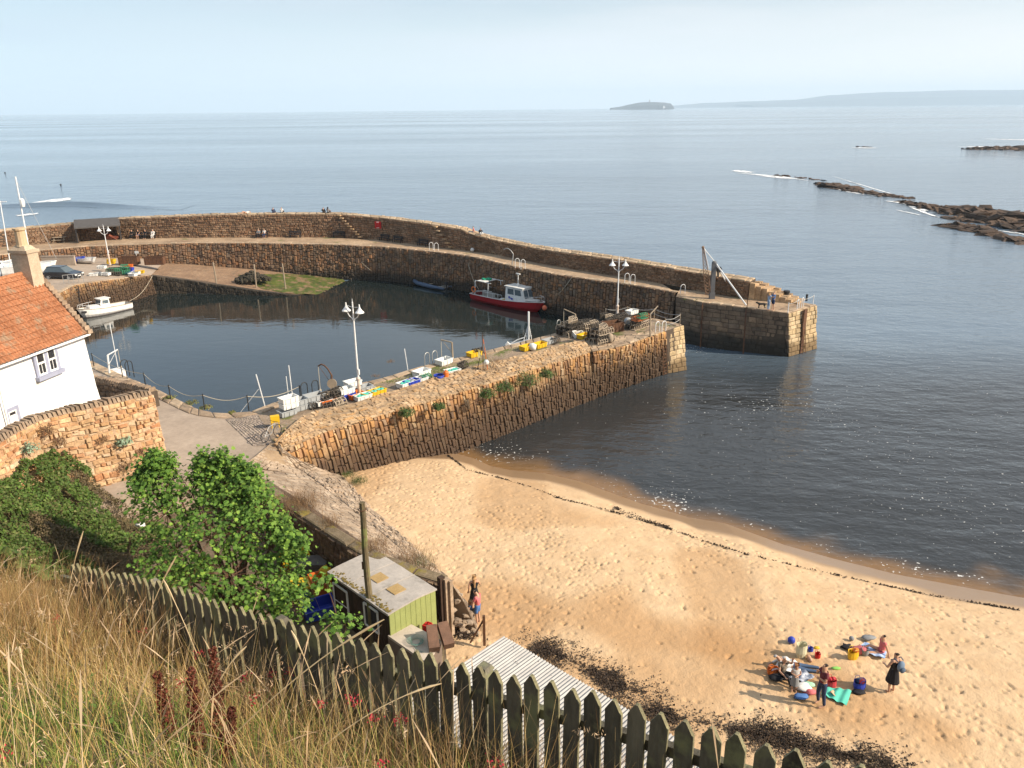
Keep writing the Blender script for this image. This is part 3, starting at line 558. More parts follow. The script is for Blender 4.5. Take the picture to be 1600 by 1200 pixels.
# slipway and lower quay
slT = [(236, 430, 2.35), (290, 437, 1.75), (340, 445, 1.2), (400, 454, .6), (455, 461, .15), (500, 462, -.15)]
slTp = [P(*q) for q in slT]
slB = [P(250, 415, 2.1), P(325, 418, 1.6), P(400, 421, 1.15), P(460, 426, .68), (P(530, 433, .05)), P(560, 437, -.3)]
lq = MB()
lq.loft([setz([p for p in R_([P(40, 470, 3.4), P(118, 445, 3.4), P(160, 439, 3.2), P(200, 434, 2.8), P(236, 430, 2.36)], 30)], -1), R_([P(40, 470, 3.4), P(118, 445, 3.4), P(160, 439, 3.2), P(200, 434, 2.8), P(236, 430, 2.36)], 30), R_([P(-60, 412, 3.4), P(57, 404, 3.3), P(150, 409, 3.1), P(215, 412, 2.75), P(252, 414, 2.15)], 30), [Vector((p.x, p.y+7, p.z)) for p in R_([P(-60, 412, 3.4), P(57, 404, 3.3), P(150, 409, 3.1), P(215, 412, 2.75), P(252, 414, 2.15)], 30)]])
tag(lq.build('quay_floor', m_road), 'lower quay floor where boats and fish boxes are stored', 'quay', kind='structure')
sl = MB(); sl.loft([R_([p-Vector((0, 0, .01)) for p in slTp], 30), R_(slB, 30), [Vector((p.x, p.y+5, p.z)) for p in R_(slB, 30)]])
tag(sl.build('slipway', pm('slip_mud', (.32, .21, .13), (.21, .13, .08), sc=.5, bump=.8, bsc=4, rough=.9, grit=.35, dirt=(.15, .12, .08), dsc=1.2, dth=.58)), 'rough brown slipway sloping into the harbour', 'slipway', kind='structure')
wd = MB(); wa = R_([p+(q-p)*t for p, q, t in zip(slTp, slB, [0]*6)], 30); a = [P(410, 452, .55), P(450, 459, .2), P(500, 461, -.05), P(540, 440, -.02)]; b_ = [P(372, 430, 1.2), P(430, 428, .85), P(480, 430, .5), P(532, 434, .06)]
q = MB(); A_ = R_(a, 40); B_ = R_(b_, 40); lines = []
for k in range(16): lines.append([p.lerp(r, k/15)+Vector((0, 0, .03+random.uniform(-.02, .05))) for p, r in zip(A_, B_)])
q.loft(lines); tag(q.build('slipway_weed', m_moss), 'bright green weed covering the foot of the slipway', 'seaweed', kind='stuff')
sw = thing('slipway_wall', 'dark weedy low wall along the harbour side of the slipway', 'wall', slTp[0]); O5 = sw.location.copy()
c = MB(); sb = [Vector((p.x, p.y-.08, -.8)) for p in slTp]; c.loft([R_(sb, 30), R_(slTp, 30), R_(off(slTp, .5), 30)]); c.build('core', m_mor, sw, at=O5)
s1 = MB(); stones(s1, [Vector((p.x, p.y-.08, -.3)) for p in slTp[:5]], slTp[:5], .35, .75, .06, .03, .4, .7, (0, -1, 0)); s1.build('stone_facing', pm('weedy_stone', (1, 1, 1), sc=1, pal=[(.05, .045, .035), (.07, .055, .04), (.04, .035, .028), (.09, .07, .05)], bump=.6, rough=.8, grit=.3), sw, at=O5)
fq = thing('quay_wall', 'curved ochre stone quay wall behind the white boat', 'wall', P(180, 470, 0)); O6 = fq.location.copy()
qt = [P(86, 462, 3.4), P(118, 445, 3.4), P(160, 439, 3.2), P(200, 434, 2.8), P(236, 430, 2.36)]; qb = off(qt, -.3, 0)
c = MB(); c.loft([setz(R_(off(qt, -.26), 30), -1), R_(off(qt, .02), 30)]); c.build('core', m_mor, fq, at=O6)
s1 = MB(); stones(s1, qb, qt, .3, .45, .08, .03, .5, .7, (.8, -.6, 0), col=True); s1.build('stone_facing', m_och, fq, at=O6)
s1 = MB(); slabs(s1, [p+Vector((0, 0, .02)) for p in qt], [p+Vector((0, 0, .02)) for p in off(qt, .6)], .9, .6, .06); s1.build('edge_stones', m_slab, fq, at=O6)
lad = MB(); a, b_ = P(116, 446, 3.4), P(121, 492, 0); ladder(lad, a+Vector((.2, -.2, 0)), b_+Vector((.2, -.2, 0)), .6, 11, .05, (.7, .5, 0)); o = lad.build('wall_ladder', m_blk, at=b_); tag(o, 'black ladder on the ochre quay wall by the white boat bow', 'ladder')
# harbour water sheet (polygon inside the basin)
hp = [P(-120, 520, 0), P(80, 503, 0), P(238, 458, 0), P(460, 463, 0), P(560, 434, 0)]+[p for p in setz(bat, 0) if p.x > -17]+[P(1056, 541, 0), P(1073, 577, 0)]+[Vector((p.x, p.y, 0)) for p in reversed(inn)]+[Vector((p.x, p.y, 0)) for p in reversed(gr)]+[Vector((-60, 62, 0))]
hw = MB(); hw.v = [(p.x, p.y, .02) for p in hp]; hw.f = [tuple(range(len(hp)))]; hw.mi = [0]
import bmesh as bmm
o = hw.build('harbour_water', MH); bm = bmm.new(); bm.from_mesh(o.data); bmm.ops.triangulate(bm, faces=bm.faces[:], ngon_method='EAR_CLIP'); bm.to_mesh(o.data); bm.free()
for p_ in o.data.polygons:
    if p_.normal.z < 0: p_.flip() if hasattr(p_, 'flip') else None
tag(o, 'calm dark harbour water reflecting the walls', 'water', kind='structure')
# ---- rocks reef (skerries) and foam
m_rock = pm('reef_rock', (.12, .075, .048), (.045, .032, .024), sc=.25, bump=1, bsc=2, rough=.85, grit=.4, bdist=.2)
m_foam = bpy.data.materials.new('sea_foam_mat'); m_foam.use_nodes = True; N = m_foam.node_tree.nodes; lk = m_foam.node_tree.links.new
b = N['Principled BSDF']; b.inputs['Base Color'].default_value = (.8, .82, .83, 1); b.inputs['Roughness'].default_value = .7
g_ = N.new('ShaderNodeNewGeometry'); nn_ = N.new('ShaderNodeTexNoise'); nn_.inputs['Scale'].default_value = .7; nn_.inputs['Detail'].default_value = 6; lk(g_.outputs['Position'], nn_.inputs[0])
r_ = ramp(N, [(.33, 0), (.46, 1)]); lk(nn_.outputs[0], r_.inputs[0]); lk(r_.outputs[0], b.inputs['Alpha'])
def rocks(name, label, strips, seed, hgt):
    r = random.Random(seed); pts = []; mb = MB()
    for (x0, y0, x1, y1, wd_, n) in strips:
        for k in range(n):
            t = r.random(); c = P(x0+(x1-x0)*t, y0+(y1-y0)*t, 0); ww = wd_*math.sin(math.pi*min(.92, max(.12, t)))
            cc = c+Vector((r.uniform(-1, 1)*ww*.5, r.gauss(0, .45)*ww, -.1)); s_ = r.uniform(.35, 1.9)*min(1.3, .5+ww*.1)
            mb.ball(cc, s_, 6, (r.uniform(1, 2), r.uniform(.7, 1.3), hgt*r.uniform(.25, .8)), rotz(r.uniform(0, 3)) @ Matrix.Rotation(r.uniform(-.5, .5), 3, 'X'), jit=.42)
    c0 = P(strips[0][0], strips[0][1], 0); o = mb.build(name, m_rock, at=c0); tag(o, label, 'reef'); return o
rocks('rock_reef', 'long low dark rock reef running out to sea at the right', [(1195, 272, 1290, 282, 2.5, 30), (1280, 286, 1345, 300, 6, 200), (1330, 298, 1420, 310, 3.5, 160), (1410, 316, 1500, 333, 4, 190), (1460, 325, 1610, 346, 10, 520), (1540, 338, 1690, 370, 12, 420)], 3, .45)
rocks('rock_reef', 'narrow dark rock ridge in front of the long reef at right', [(1480, 352, 1530, 360, 4, 60), (1500, 352, 1560, 368, 4, 70), (1550, 367, 1610, 380, 4, 90), (1480, 340, 1530, 348, 3, 40)], 4, .55)
rocks('rock_reef', 'far dark rock patch with white surf at the right edge', [(1508, 233, 1560, 234, 6, 60), (1545, 232, 1610, 234, 16, 130), (1590, 232, 1700, 236, 22, 160)], 5, .8)
rocks('rock', 'small rock awash in the sea left of the far reef', [(1340, 229, 1365, 230, 2, 12)], 6, .4)
fm = MB()
def fstrip(pts, wd_):
    a = resamp([P(*q, .05) for q in pts], 24); top, bot = [], []
    for k, p in enumerate(a):
        h = 2.1*wd_*(.5+.5*random.random())*math.sin(math.pi*min(.97, max(.05, k/23))); top.append(p+Vector((0, h, 0))); bot.append(p-Vector((0, h, 0)))
    fm.loft([bot, top])
for q in [([(1143, 267), (1178, 268.5)], 3.0), ([(1150, 270), (1230, 277), (1270, 283)], 2.0), ([(1262, 284), (1330, 300), (1370, 306)], 1.5), ([(1300, 275), (1330, 284), (1400, 305), (1450, 316)], 1.6), ([(1385, 314), (1420, 318), (1445, 330)], 3.0), ([(1400, 328), (1440, 336)], 1.8), ([(1498, 229), (1560, 229), (1620, 231)], 3), ([(1535, 217), (1600, 218.5), (1650, 219)], 4), ([(1540, 240), (1600, 246)], 3), ([(1336, 227.5), (1370, 231)], 2.5), ([(1490, 355), (1530, 364)], 1), ([(1560, 360), (1600, 366)], .8), ([(1290, 290), (1320, 299), (1350, 304)], 1.6), ([(1190, 275), (1240, 279)], 2.2), ([(1420, 322), (1460, 338), (1480, 342)], 1.6), ([(1570, 361), (1600, 366), (1640, 372)], 1.2), ([(1325, 283), (1345, 288)], 2.2), ([(1330, 231), (1372, 231)], 2.5)]: fstrip(*q)
tag(fm.build('sea_foam', m_foam), 'white surf breaking along the rock reefs', 'surf', kind='stuff')
# breaking wave out at left
wv = MB(); a = resamp([P(-90, 322, 0), P(20, 322, 0), P(110, 320, 0), P(200, 323, 0), P(290, 325, 0)], 60); ls = []
for dy, z in ((-3.4, .0), (-1.2, .3), (-.3, .75), (.5, .85), (2.5, .35), (7, -.0)):
    ls.append([p+Vector((0, dy*(1+.1*math.sin(k*.7)), z*math.sin(math.pi*k/59)**2+.015)) for k, p in enumerate(a)])
wv.loft(ls); tag(wv.build('sea_wave', MW, smooth=True), 'low dark swell rolling in beyond the sea wall at left', 'wave', kind='structure')
fm = MB(); fstrip([(40, 318), (80, 314), (110, 312)], 5); fstrip([(25, 336), (60, 334)], 1.6); tag(fm.build('sea_foam', m_foam), 'patch of foam behind the swell at left', 'surf', kind='stuff')
# island, ship, far hills
def ridge(name, label, cat, prof, Y, depth, mat, kind=None):
    pts = [PD(x, y, Y) for x, y in prof]; n = 90; top = resamp(pts, n); mb = MB(); ls = []
    for k, (q, sc) in enumerate(((-1, 0), (-.8, .55), (-.45, .85), (0, 1), (.5, .8), (1, 0))):
        ls.append([Vector((p.x, Y+depth*q+0, max(-2, p.z*sc*(1+.01*math.sin(i*.5+k)) if sc else -2))) for i, p in enumerate(top)])
    mb.loft(ls); o = mb.build(name, mat, at=(pts[len(pts)//2].x, Y, 0)); tag(o, label, cat, kind=kind); return o
m_isl = pm('hazed_grass', (.10, .11, .12), (.07, .075, .085), sc=.004, rough=.95)  # island and hill grass greyed towards blue, haze mixed into the colour
o = ridge('island', 'low grey island with a tiny lighthouse on the horizon', 'island', [(954, 168.5), (968, 166.8), (978, 164.5), (990, 161.8), (1000, 160), (1013, 159.4), (1028, 159.6), (1040, 160.5), (1048, 161.5), (1051, 165), (1052, 168.5)], 8500, 70, m_isl)
lh = MB(); g = PD(1015, 160, 8500); lh.lathe([(9, -12), (9, 6), (5, 8), (4, 20), (1, 28)], g, 8); o = lh.build('lighthouse', pm('lh', (.3, .28, .26)), at=g); tag(o, 'tiny lighthouse standing on top of the far island', 'lighthouse')
ridge('hills', 'faint blue hills across the firth at right', 'hills', [(1160, 163.5), (1230, 158), (1265, 153), (1290, 149), (1330, 147), (1385, 143.5), (1440, 143), (1500, 140.5), (1560, 141), (1620, 139.5), (1750, 138), (1900, 140)], 16500, 900, m_isl, 'structure')
ridge('hills', 'fainter lower hills left of the main range', 'hills', [(1045, 165.6), (1100, 161), (1180, 158), (1260, 155), (1400, 152), (1500, 151)], 17500, 600, m_isl, 'structure')
sh_ = thing('ship', 'small dark hulled ship with white wheelhouse in front of the island', 'ship', P(1034, 171.0, 0)); g = sh_.location.copy()
D = g.y; u = D/F
hb = MB(); hb.prism([(-8*u, -2*u), (6*u, -2*u), (8.5*u, 0), (6*u, 2*u), (-8*u, 2*u)], -1, [1.2*u, 1.4*u, 2*u, 1.4*u, 1.2*u]); hb.local = True; hb.build('hull', pm('ship_hull', (.05, .05, .06)), sh_)
hb = MB(); hb.box((3*u, 0, 2.6*u), (4*u, 2.5*u, 2.4*u), None, .8, .8); hb.box((3*u, 0, 4.4*u), (2*u, 1.6*u, 1.4*u)); hb.build('wheelhouse', pm('ship_white', (.8, .8, .8)), sh_)
hb = MB(); hb.tube([(-5*u, 0, u), (-5*u, 0, 6*u)], .25*u, 5); hb.build('mast', pm('ship_hull', (0, 0, 0)), sh_); hb = MB(); hb.tube([(1*u, 0, u), (1*u, 0, 6*u)], .25*u, 5); hb.build('mast', pm('ship_hull', (0, 0, 0)), sh_)
# ================================================================ HILLSIDE, cottage, fence, shed, vegetation
FD = Vector((-.795, .606, 0)); FN = (.606, .795)
def hz(x, y):
    x = np.asarray(x, float); y = np.asarray(y, float)
    s_ = FN[0]*(x-1.3)+FN[1]*(y-2.9); t = (x-1.3)*-.795+(y-2.9)*.606
    plane = 19.9-.182*x-.643*y; zf = 17.77-.2415*t
    z = np.where(s_ < 0, plane, zf-1.35*s_)
    base = 1.4+sstep(-16, -25, x)*(4.4+.06*np.clip(y-20, 0, 15)); base = np.where(x > -12, 1.4, base); base = np.where(x > -7, -2, base)
    lump = (vnoise(x, y, .5, 31)-.5)*.25*(s_ > -20)
    return np.maximum(z+lump, base)
def hit(px, py, h=0.0):
    r = ray(px, py); t = 1.0
    while t < 60:
        p = Vector((r.x*t, r.y*t, HC+r.z*t))
        if p.z < float(hz(p.x, p.y))+h: return p
        t += .04
    return p
X, Y, Q = grid(np.arange(-48, 14.01, .35), np.arange(-8, 36.5, .35))
o = npmesh('hillside', np.stack([X, Y, hz(X, Y)], 1), Q, pm('hill_soil', (.16, .12, .06), (.07, .065, .03), sc=1.2, bump=1, bsc=8, rough=1, grit=.4), smooth=True); tag(o, 'steep grassy hillside above the beach', 'hillside', kind='structure')
yg = MB(); yp = [(-18, 36), (-15.5, 36.4)]+[(p.x, p.y) for p in wallI]+[(-2.4, 23), (-1.5, 12), (-24, 12), (-26, 28)]; yg.prism(yp, 1.0, 2.2)
tag(yg.build('yard_ground', pm('yard_dirt', (.20, .15, .10), (.12, .09, .06), sc=1, bump=.8, rough=1, grit=.3)), 'dirt yard below the road', 'yard', kind='structure')
# ---------------------------------------------------------------- white cottage
m_wht = pm('white_harling', (.80, .80, .79), (.74, .74, .73), sc=.6, bump=.35, bsc=18, rough=.9, grit=.05, dirt=(.60, .57, .50), dsc=.9, dth=.60)
m_frm = pm('lilac_grey_paint', (.33, .35, .45), (.28, .30, .40), sc=3, rough=.6)
m_sash = pm('white_paint', (.82, .82, .80), (.76, .76, .74), sc=3, rough=.5)
m_gls = pm('dark_glass', (.035, .035, .04), (.02, .02, .025), sc=2, rough=.08, spec=.8)
zc = 10.3; E0 = P(128, 515, zc); E1 = P(0, 560, zc); wd_ = (E1-E0); wd_.z = 0; wd_.normalize(); inw = Vector((wd_.y, -wd_.x, 0))
if inw.x > 0: inw = -inw
ct = thing('cottage', 'white harled cottage with orange pantile roof and stone chimney', 'cottage', Vector((E0.x, E0.y, 3.9))); OC = ct.location.copy(); up_ = Vector((0, 0, 1))
def cp(a, b_, z): return E0+wd_*a+inw*b_+Vector((0, 0, z-zc))
LEN = 11; WID = 5.0; RZ = 13.4
foot_out = -.42   # battered foot
c = MB(); c.loft([[cp(-.25, foot_out, 3.9), cp(LEN, foot_out, 3.9)], [cp(-.1, -.12, 7), cp(LEN, -.12, 7)], [cp(0, 0, zc), cp(LEN, 0, zc)]])
c.add([cp(-.25, foot_out, 3.9), cp(-.25, WID, 3.9), cp(0, WID, zc), cp(0, WID/2, RZ-.05), cp(0, 0, zc), cp(-.1, -.12, 7)], [(0, 1, 2, 3, 4, 5)])
c.add([cp(-.25, WID, 3.9), cp(LEN, WID, 3.9), cp(LEN, WID, zc), cp(0, WID, zc)], [(0, 1, 2, 3)]); c.build('wall', m_wht, ct, at=OC)
m_tile = pm('pantile', (.43, .19, .095), (.30, .125, .06), sc=.8, bump=.4, bsc=10, rough=.85, grit=.35, dirt=(.30, .20, .13), dsc=1.4, dth=.56)
def tile_roof(side):
    A = cp(.05, -.28 if side > 0 else WID+.28, zc-.22); Rg = cp(.05, WID/2, RZ); sl_ = (Rg-A); ns = 13; nu = int((LEN-.1)/.055)
    nv = wd_.cross(sl_).normalized(); nv = nv if nv.z > 0 else -nv; ls = []
    for r in range(ns):
        for q, lift in ((0, .055), (1, .0)):
            v = (r+q)/ns; ln = []
            for k in range(nu+1):
                a = k*.055; ph = (a/.25) % 1; h = .05*math.sin(ph*2*math.pi)+random.uniform(-.003, .003)
                sag = .035*math.sin(a*.9)*math.sin(v*3); sw_ = -.16*max(0, .25-v)*4*0
                ln.append(A+sl_*v+wd_*a+nv*(h+lift+.04+sag))
            ls.append(ln)
    mb = MB(); mb.loft(ls); return mb
rf = tile_roof(1).build('roof', m_tile, ct, at=OC); tile_roof(-1).build('roof', m_tile, ct, at=OC)
rdg = MB(); k = 0
while k*.4 < LEN: a = cp(k*.4+.02, WID/2, RZ+.03); rdg.tube([a, a+wd_*.39], [.13, .11], 8); k += 1
rdg.build('ridge_tile', m_tile, rf).location = Vector((0, 0, 0)); 
for o_c in rf.children: o_c.data.transform(Matrix.Translation(-OC))
sk = MB()
for k in range(18):
    v = k/17; a = cp(-.12, -.3, zc-.12).lerp(cp(-.12, WID/2, RZ+.08), v); sk.box(a, (.34, .26, .22), Matrix((wd_, inw, up_)).transposed() @ Matrix.Rotation(random.uniform(-.2, .2), 3, 'X'), .9, .9)
sk.build('skew_stone', m_cop, ct, at=OC)
m_chim = pm('chimney_stone', (.52, .42, .31), (.40, .31, .22), sc=1.5, bump=.4, rough=.95, grit=.2)
ch = MB(); c0 = cp(.35, WID/2-.1, RZ); Rm = Matrix((wd_, inw, up_)).transposed(); c0 = c0-up_*.75; ch.box(c0+up_*.55, (.75, 1.15, 2.7), Rm, .94, .94); ch.box(c0+up_*1.95, (.86, 1.2, .16), Rm); ch.box(c0+up_*2.13, (.75, 1.0, .22), Rm, .6, .6)
cho = ch.build('chimney', m_chim, ct, at=OC)
pt = MB(); pt.lathe([(.30, 0), (.27, .1), (.25, .8), (.31, .86), (.31, .95), (.22, .95)], c0+up_*2.2, 12); o = pt.build('chimney_pot', pm('pot_clay', (.55, .42, .27), (.45, .33, .20), sc=2), cho); o.data.transform(Matrix.Translation(-OC))
def win(name, a0, a1, z0, z1, sill=True, two=True):
    yy = -.12*(1-(z0-7)/3.3) if z0 > 7 else -.2
    fr = MB(); y0 = -.16; cx = (a0+a1)/2
    def bx(aa, bb, za, zb, yo=-.1, th=.12): fr.box(cp((aa+bb)/2, yo, (za+zb)/2), (abs(bb-aa), th, zb-za), Rm)
    t = .16; bx(a0, a0+t, z0, z1); bx(a1-t, a1, z0, z1); bx(a0+t, a1-t, z1-t, z1)
    if two: bx(cx-.09, cx+.09, z0, z1-t)
    o = fr.build(name, m_frm, ct, at=OC)
    if sill: fr2 = MB(); fr2.box(cp(cx, -.2, z0-.1), (a1-a0+.16, .26, .2), Rm); q = fr2.build('sill', m_frm, o); q.data.transform(Matrix.Translation(-OC))
    for (l, r) in (((a0+t, cx-.09), (cx+.09, a1-t)) if two else ((a0+t, a1-t),)):
        g_ = MB(); g_.box(cp((l+r)/2, -.075, (z0+z1-t)/2), (r-l, .06, z1-t-z0), Rm); q = g_.build('pane', m_gls, o); q.data.transform(Matrix.Translation(-OC))
        fr = MB(); zm = (z0+z1-t)/2
        for za, zb, yo in ((z0, z0+.09, -.1), (zm-.045, zm+.045, -.12), (z1-t-.07, z1-t, -.12)): bx(l+.002, r-.002, za, zb, yo, .07)
        for aa in (l, r-.07): bx(aa+.003, aa+.067, z0, z1-t, -.11, .07)
        if two: bx((l+r)/2-.015, (l+r)/2+.015, z0, zm, -.105, .05)
        q = fr.build('sash', m_sash, o); q.data.transform(Matrix.Translation(-OC))
def wall_at(px, py, dpt=.1):   # point on the front wall plane
    r = ray(px, py); n_ = inw; q = E0-Vector((0, 0, HC)); t = n_.dot(q)/n_.dot(r); p = Vector((0, 0, HC))+r*t; return (p-E0).dot(wd_), p.z
(a_, z_) = wall_at(83, 535); (b2, z2) = wall_at(46, 549); (c2, z3) = wall_at(95, 578)
win('window', a_-.02, b2, z3+.15, (z_+z2)/2+.05)
(a_, z_) = wall_at(22, 634); (b2, z2) = wall_at(6, 640); win('window', a_-.1, b2+.1, wall_at(25, 664)[1], z2, False, False)
gt = MB(); gt.tube([cp(-.1, -.36, zc-.28), cp(LEN, -.36, zc-.28)], .06, 8); gt.build('gutter', M__ if False else m_sash, ct, at=OC)
dp = MB(); (a_, z_) = wall_at(3, 640); dp.box(cp(a_+.1, -.3, 7.3), (.07, .07, 3.4), Rm); dp.build('drainpipe', m_sash, ct, at=OC)
# ---------------------------------------------------------------- picket fence
pf = thing('picket_fence', 'weathered dark picket fence with pointed tops along the slope', 'fence', (1.3, 2.88, 17.5)); OF = pf.location.copy()
m_pick = pm('weathered_wood', (.19, .17, .125), (.10, .09, .07), sc=2.5, bump=.7, bsc=30, rough=.9, grit=.3, stretch=(1, 1, .25), dirt=(.22, .22, .12), dsc=3.5, dth=.52, bdist=.01, objrand=.35)
m_lich_lit = pm('lit_lichen_edge', (.27, .25, .145), (.14, .125, .075), sc=9, bump=.4, rough=.95, grit=.3); T0 = P(1262, 1190, 0); rA = ray(1262, 1190.6); pA = Vector((rA.x, rA.y, rA.z)); pA = Vector((1.30, 2.88, 0))  # lichen on the picket edges, its colour lightened to read as sunlit
def ftop(t): return Vector((1.30, 2.88, 18.68))+FD*t+Vector((0, 0, -.2415*t+.03*math.sin(t*1.3)))
nrm = Vector((FN[0], FN[1], 0)); RF = Matrix((FD, nrm, up_)).transposed()
def fproj(p):
    v = cam.matrix_world.inverted() @ p; return 800+F*v.x/-v.z, 600-F*v.y/-v.z
k = -14
while k < 58:
    t = k*.137+random.uniform(-.008, .008); top = ftop(t)+Vector((0, 0, random.uniform(-.02, .018))); h = 1.22; w2_ = .05; th = .024
    if fproj(top)[1] > 1330: k += 1; continue
    q = MB(); pr = [(-w2_, -h), (w2_, -h), (w2_, -.075), (0.008, 0), (-.008, 0), (-w2_, -.075)]; vs = [(x, -th/2, z) for x, z in pr]+[(x, th/2, z) for x, z in pr]
    Rk = RF @ Matrix.Rotation(random.uniform(-.035, .035), 3, 'Y') @ Matrix.Rotation(random.uniform(-.04, .04), 3, 'Z')
    q.add([Rk @ Vector(v)+top for v in vs], [(0, 1, 2, 3, 4, 5), (11, 10, 9, 8, 7, 6)]+[(j, (j+1) % 6, 6+(j+1) % 6, 6+j) for j in range(6)]); q.mi = [0, 0]+[1]*6; q.build('picket', [m_pick, m_lich_lit], pf, at=OF); k += 1
for dz in (-.26, -.95):
    q = MB(); q.loft([[ftop(t)+nrm*a+Vector((0, 0, dz+b_)) for t in np.linspace(-2, 8.3, 14)] for a, b_ in ((.015, -.035), (.06, -.035), (.06, .035), (.015, .035))], close=True, capends=True); q.build('rail', m_pick, pf, at=OF)
for px in (757, 436, 237):
    t = min(np.linspace(-2, 10, 400), key=lambda t: abs(fproj(ftop(t)+nrm*.11)[0]-px)); tp = ftop(t)+nrm*.115+Vector((0, 0, -.05))
    q = MB(); tp.z -= .06; q.box(tp-Vector((0, 0, .7)), (.08, .08, 1.4), RF); q.box(tp+Vector((0, 0, .01)), (.095, .095, .03), RF, .7, .7); q.build('post', m_pick, pf, at=OF)
# ---------------------------------------------------------------- shed
SA, SB, SC = P(517, 893, 4.35), P(608, 957, 4.35), P(682, 920, 4.35); uu = (SB-SA); LL = uu.length; uu.normalize(); vv = Vector((-uu.y, uu.x, 0))
if vv.dot(SC-SB) < 0: vv = -vv
WW = (SC-SB).dot(vv)
sh_ = thing('shed', 'brown wooden shed with lime green end wall and grey felt roof', 'shed', Vector((SB.x, SB.y, 2.2))); OS = sh_.location.copy(); RS = Matrix((uu, vv, up_)).transposed()
def sp(a, b_, z): return SA+uu*a+vv*b_+Vector((0, 0, z-4.35))
arch = lambda q: 4.35+.07*math.sin(math.pi*min(1, max(0, q)*.97+.03))-.01
m_plk = pm('brown_planks', (.075, .045, .03), (.035, .022, .016), sc=3, bump=.5, rough=.85, grit=.4, stretch=(1, 1, .15))
m_lime = pm('lime_paint', (.29, .325, .115), (.25, .28, .10), sc=1.5, bump=.3, bsc=20, rough=.75, grit=.08, dirt=(.28, .34, .10), dsc=1.2, dth=.62)
q = MB(); n = int(LL/.16)
for k in range(n):
    a = (k+.5)*LL/n; q.box(sp(a, .02+random.uniform(-.006, .006), 3.28), (LL/n-.012, .03, 2.1), RS)
q.box(sp(LL/2, .06, 3.28), (LL-.03, .02, 2.1), RS); q.build('side_wall', m_plk, sh_, at=OS)
q = MB(); nb = 12; bt_, tp_ = [sp(LL, WW*k/nb, 2.2) for k in range(nb+1)], [sp(LL, WW*k/nb, arch(k/nb)-.03) for k in range(nb+1)]; q.loft([bt_, tp_, [p-uu*.05 for p in tp_], [p-uu*.05 for p in bt_]], close=True, capends=True); [q.beam(sp(LL+.012, WW*k/9, 2.25), sp(LL+.012, WW*k/9, arch(k/9)-.06), .007, .006, uu) for k in range(1, 9)]; q.build('end_wall', m_lime, sh_, at=OS)
q = MB(); q.loft([[sp(0, WW*k/nb, 2.2) for k in range(nb+1)], [sp(0, WW*k/nb, arch(k/nb)-.03) for k in range(nb+1)]]); q.loft([[sp(0, WW, 2.2), sp(LL, WW, 2.2)], [sp(0, WW, 4.3), sp(LL, WW, 4.3)]]); q.build('back_wall', m_plk, sh_, at=OS)
m_felt = pm('roof_felt', (.42, .38, .34), (.34, .31, .28), sc=.8, bump=.35, bsc=14, rough=.9, grit=.12, dirt=(.24, .22, .19), dsc=1.2, dth=.6)
q = MB(); ls = []
for a in np.linspace(-.1, LL+.08, 12): ls.append([sp(a, WW*(k/nb*1.06-.05), arch(k/nb)+.008*math.sin(a*5+k)) for k in range(nb+1)])
q.loft(ls); q.loft([[p-Vector((0, 0, .06)) for p in l] for l in ls])
for e in (0, -1): q.loft([ls[e], [p-Vector((0, 0, .06)) for p in ls[e]]])
q.loft([[l[0] for l in ls], [l[0]-Vector((0, 0, .09)) for l in ls]]); q.loft([[l[-1] for l in ls], [l[-1]-Vector((0, 0, .09)) for l in ls]])
for k in (4, 8):
    q.tube([sp(LL*k/12, WW*(j/nb*1.06-.05), arch(j/nb)+.012) for j in range(nb+1)], .012, 4)
ro = q.build('roof', m_felt, sh_, at=OS)
def roofpt(px, py):
    z = 4.6
    for _ in range(5): p = P(px, py, z); b_ = (p-SA).dot(vv)/WW; z = arch((b_+.05)/1.06)
    return (p-SA).dot(uu), (p-SA).dot(vv)
m_ply = pm('bare_ply', (.42, .29, .13), (.33, .22, .09), sc=2, rough=.85, grit=.2)
for px, py in ((592, 903), (619, 921)):
    a, b_ = roofpt(px, py); q = MB(); h = .27; l = [[sp(a+x*h, b_+y*h, arch(((b_+y*h)/WW+.05)/1.06)+.03) for y in (-1, -.3, .3, 1)] for x in (-1, 1)]; q.loft(l); q.loft([l[0], [p-Vector((0, 0, .03)) for p in l[0]]]); q.loft([l[1], [p-Vector((0, 0, .03)) for p in l[1]]]); o = q.build('roof_patch', m_ply, ro); o.data.transform(Matrix.Translation(-OS))
ms = MB()
for k in range(160): a = random.random()**.8*LL; b_ = abs(random.gauss(0, .07)) if random.random() < .8 else random.uniform(0, .2); ms.ball(sp(a, b_*WW*.6-.03, arch(.03+b_*.5)+.01), random.uniform(.025, .06), 5, (1, 1, .4), jit=.3)
o = ms.build('moss', pm('yellow_moss', (.22, .16, .045), (.13, .10, .03), sc=4, rough=1), ro); o.data.transform(Matrix.Translation(-OS))
def frame(a0, a1, z0, z1, nm, mid=None):
    q = MB(); t = .07
    for A_, B__ in (((a0, z0), (a0, z1)), ((a1, z0), (a1, z1)), ((a0, z1), (a1, z1))): q.beam(sp(A_[0], -.02, A_[1]), sp(B__[0], -.02, B__[1]), t, .05, vv)
    if nm == 'window': q.beam(sp(a0, -.02, z0), sp(a1, -.02, z0), t, .05, vv)
    if mid: q.beam(sp(a0+.04, -.022, mid), sp(a1-.04, -.022, mid), .03, .03, vv)
    o = q.build(nm, m_sash, sh_, at=OS); q = MB(); q.box(sp((a0+a1)/2, -.003, (z0+z1)/2), (a1-a0-.06, .02, z1-z0-.04), RS); p = q.build('pane' if nm == 'window' else 'door_panel', m_gls if nm == 'window' else m_plk, o); p.data.transform(Matrix.Translation(-OS))
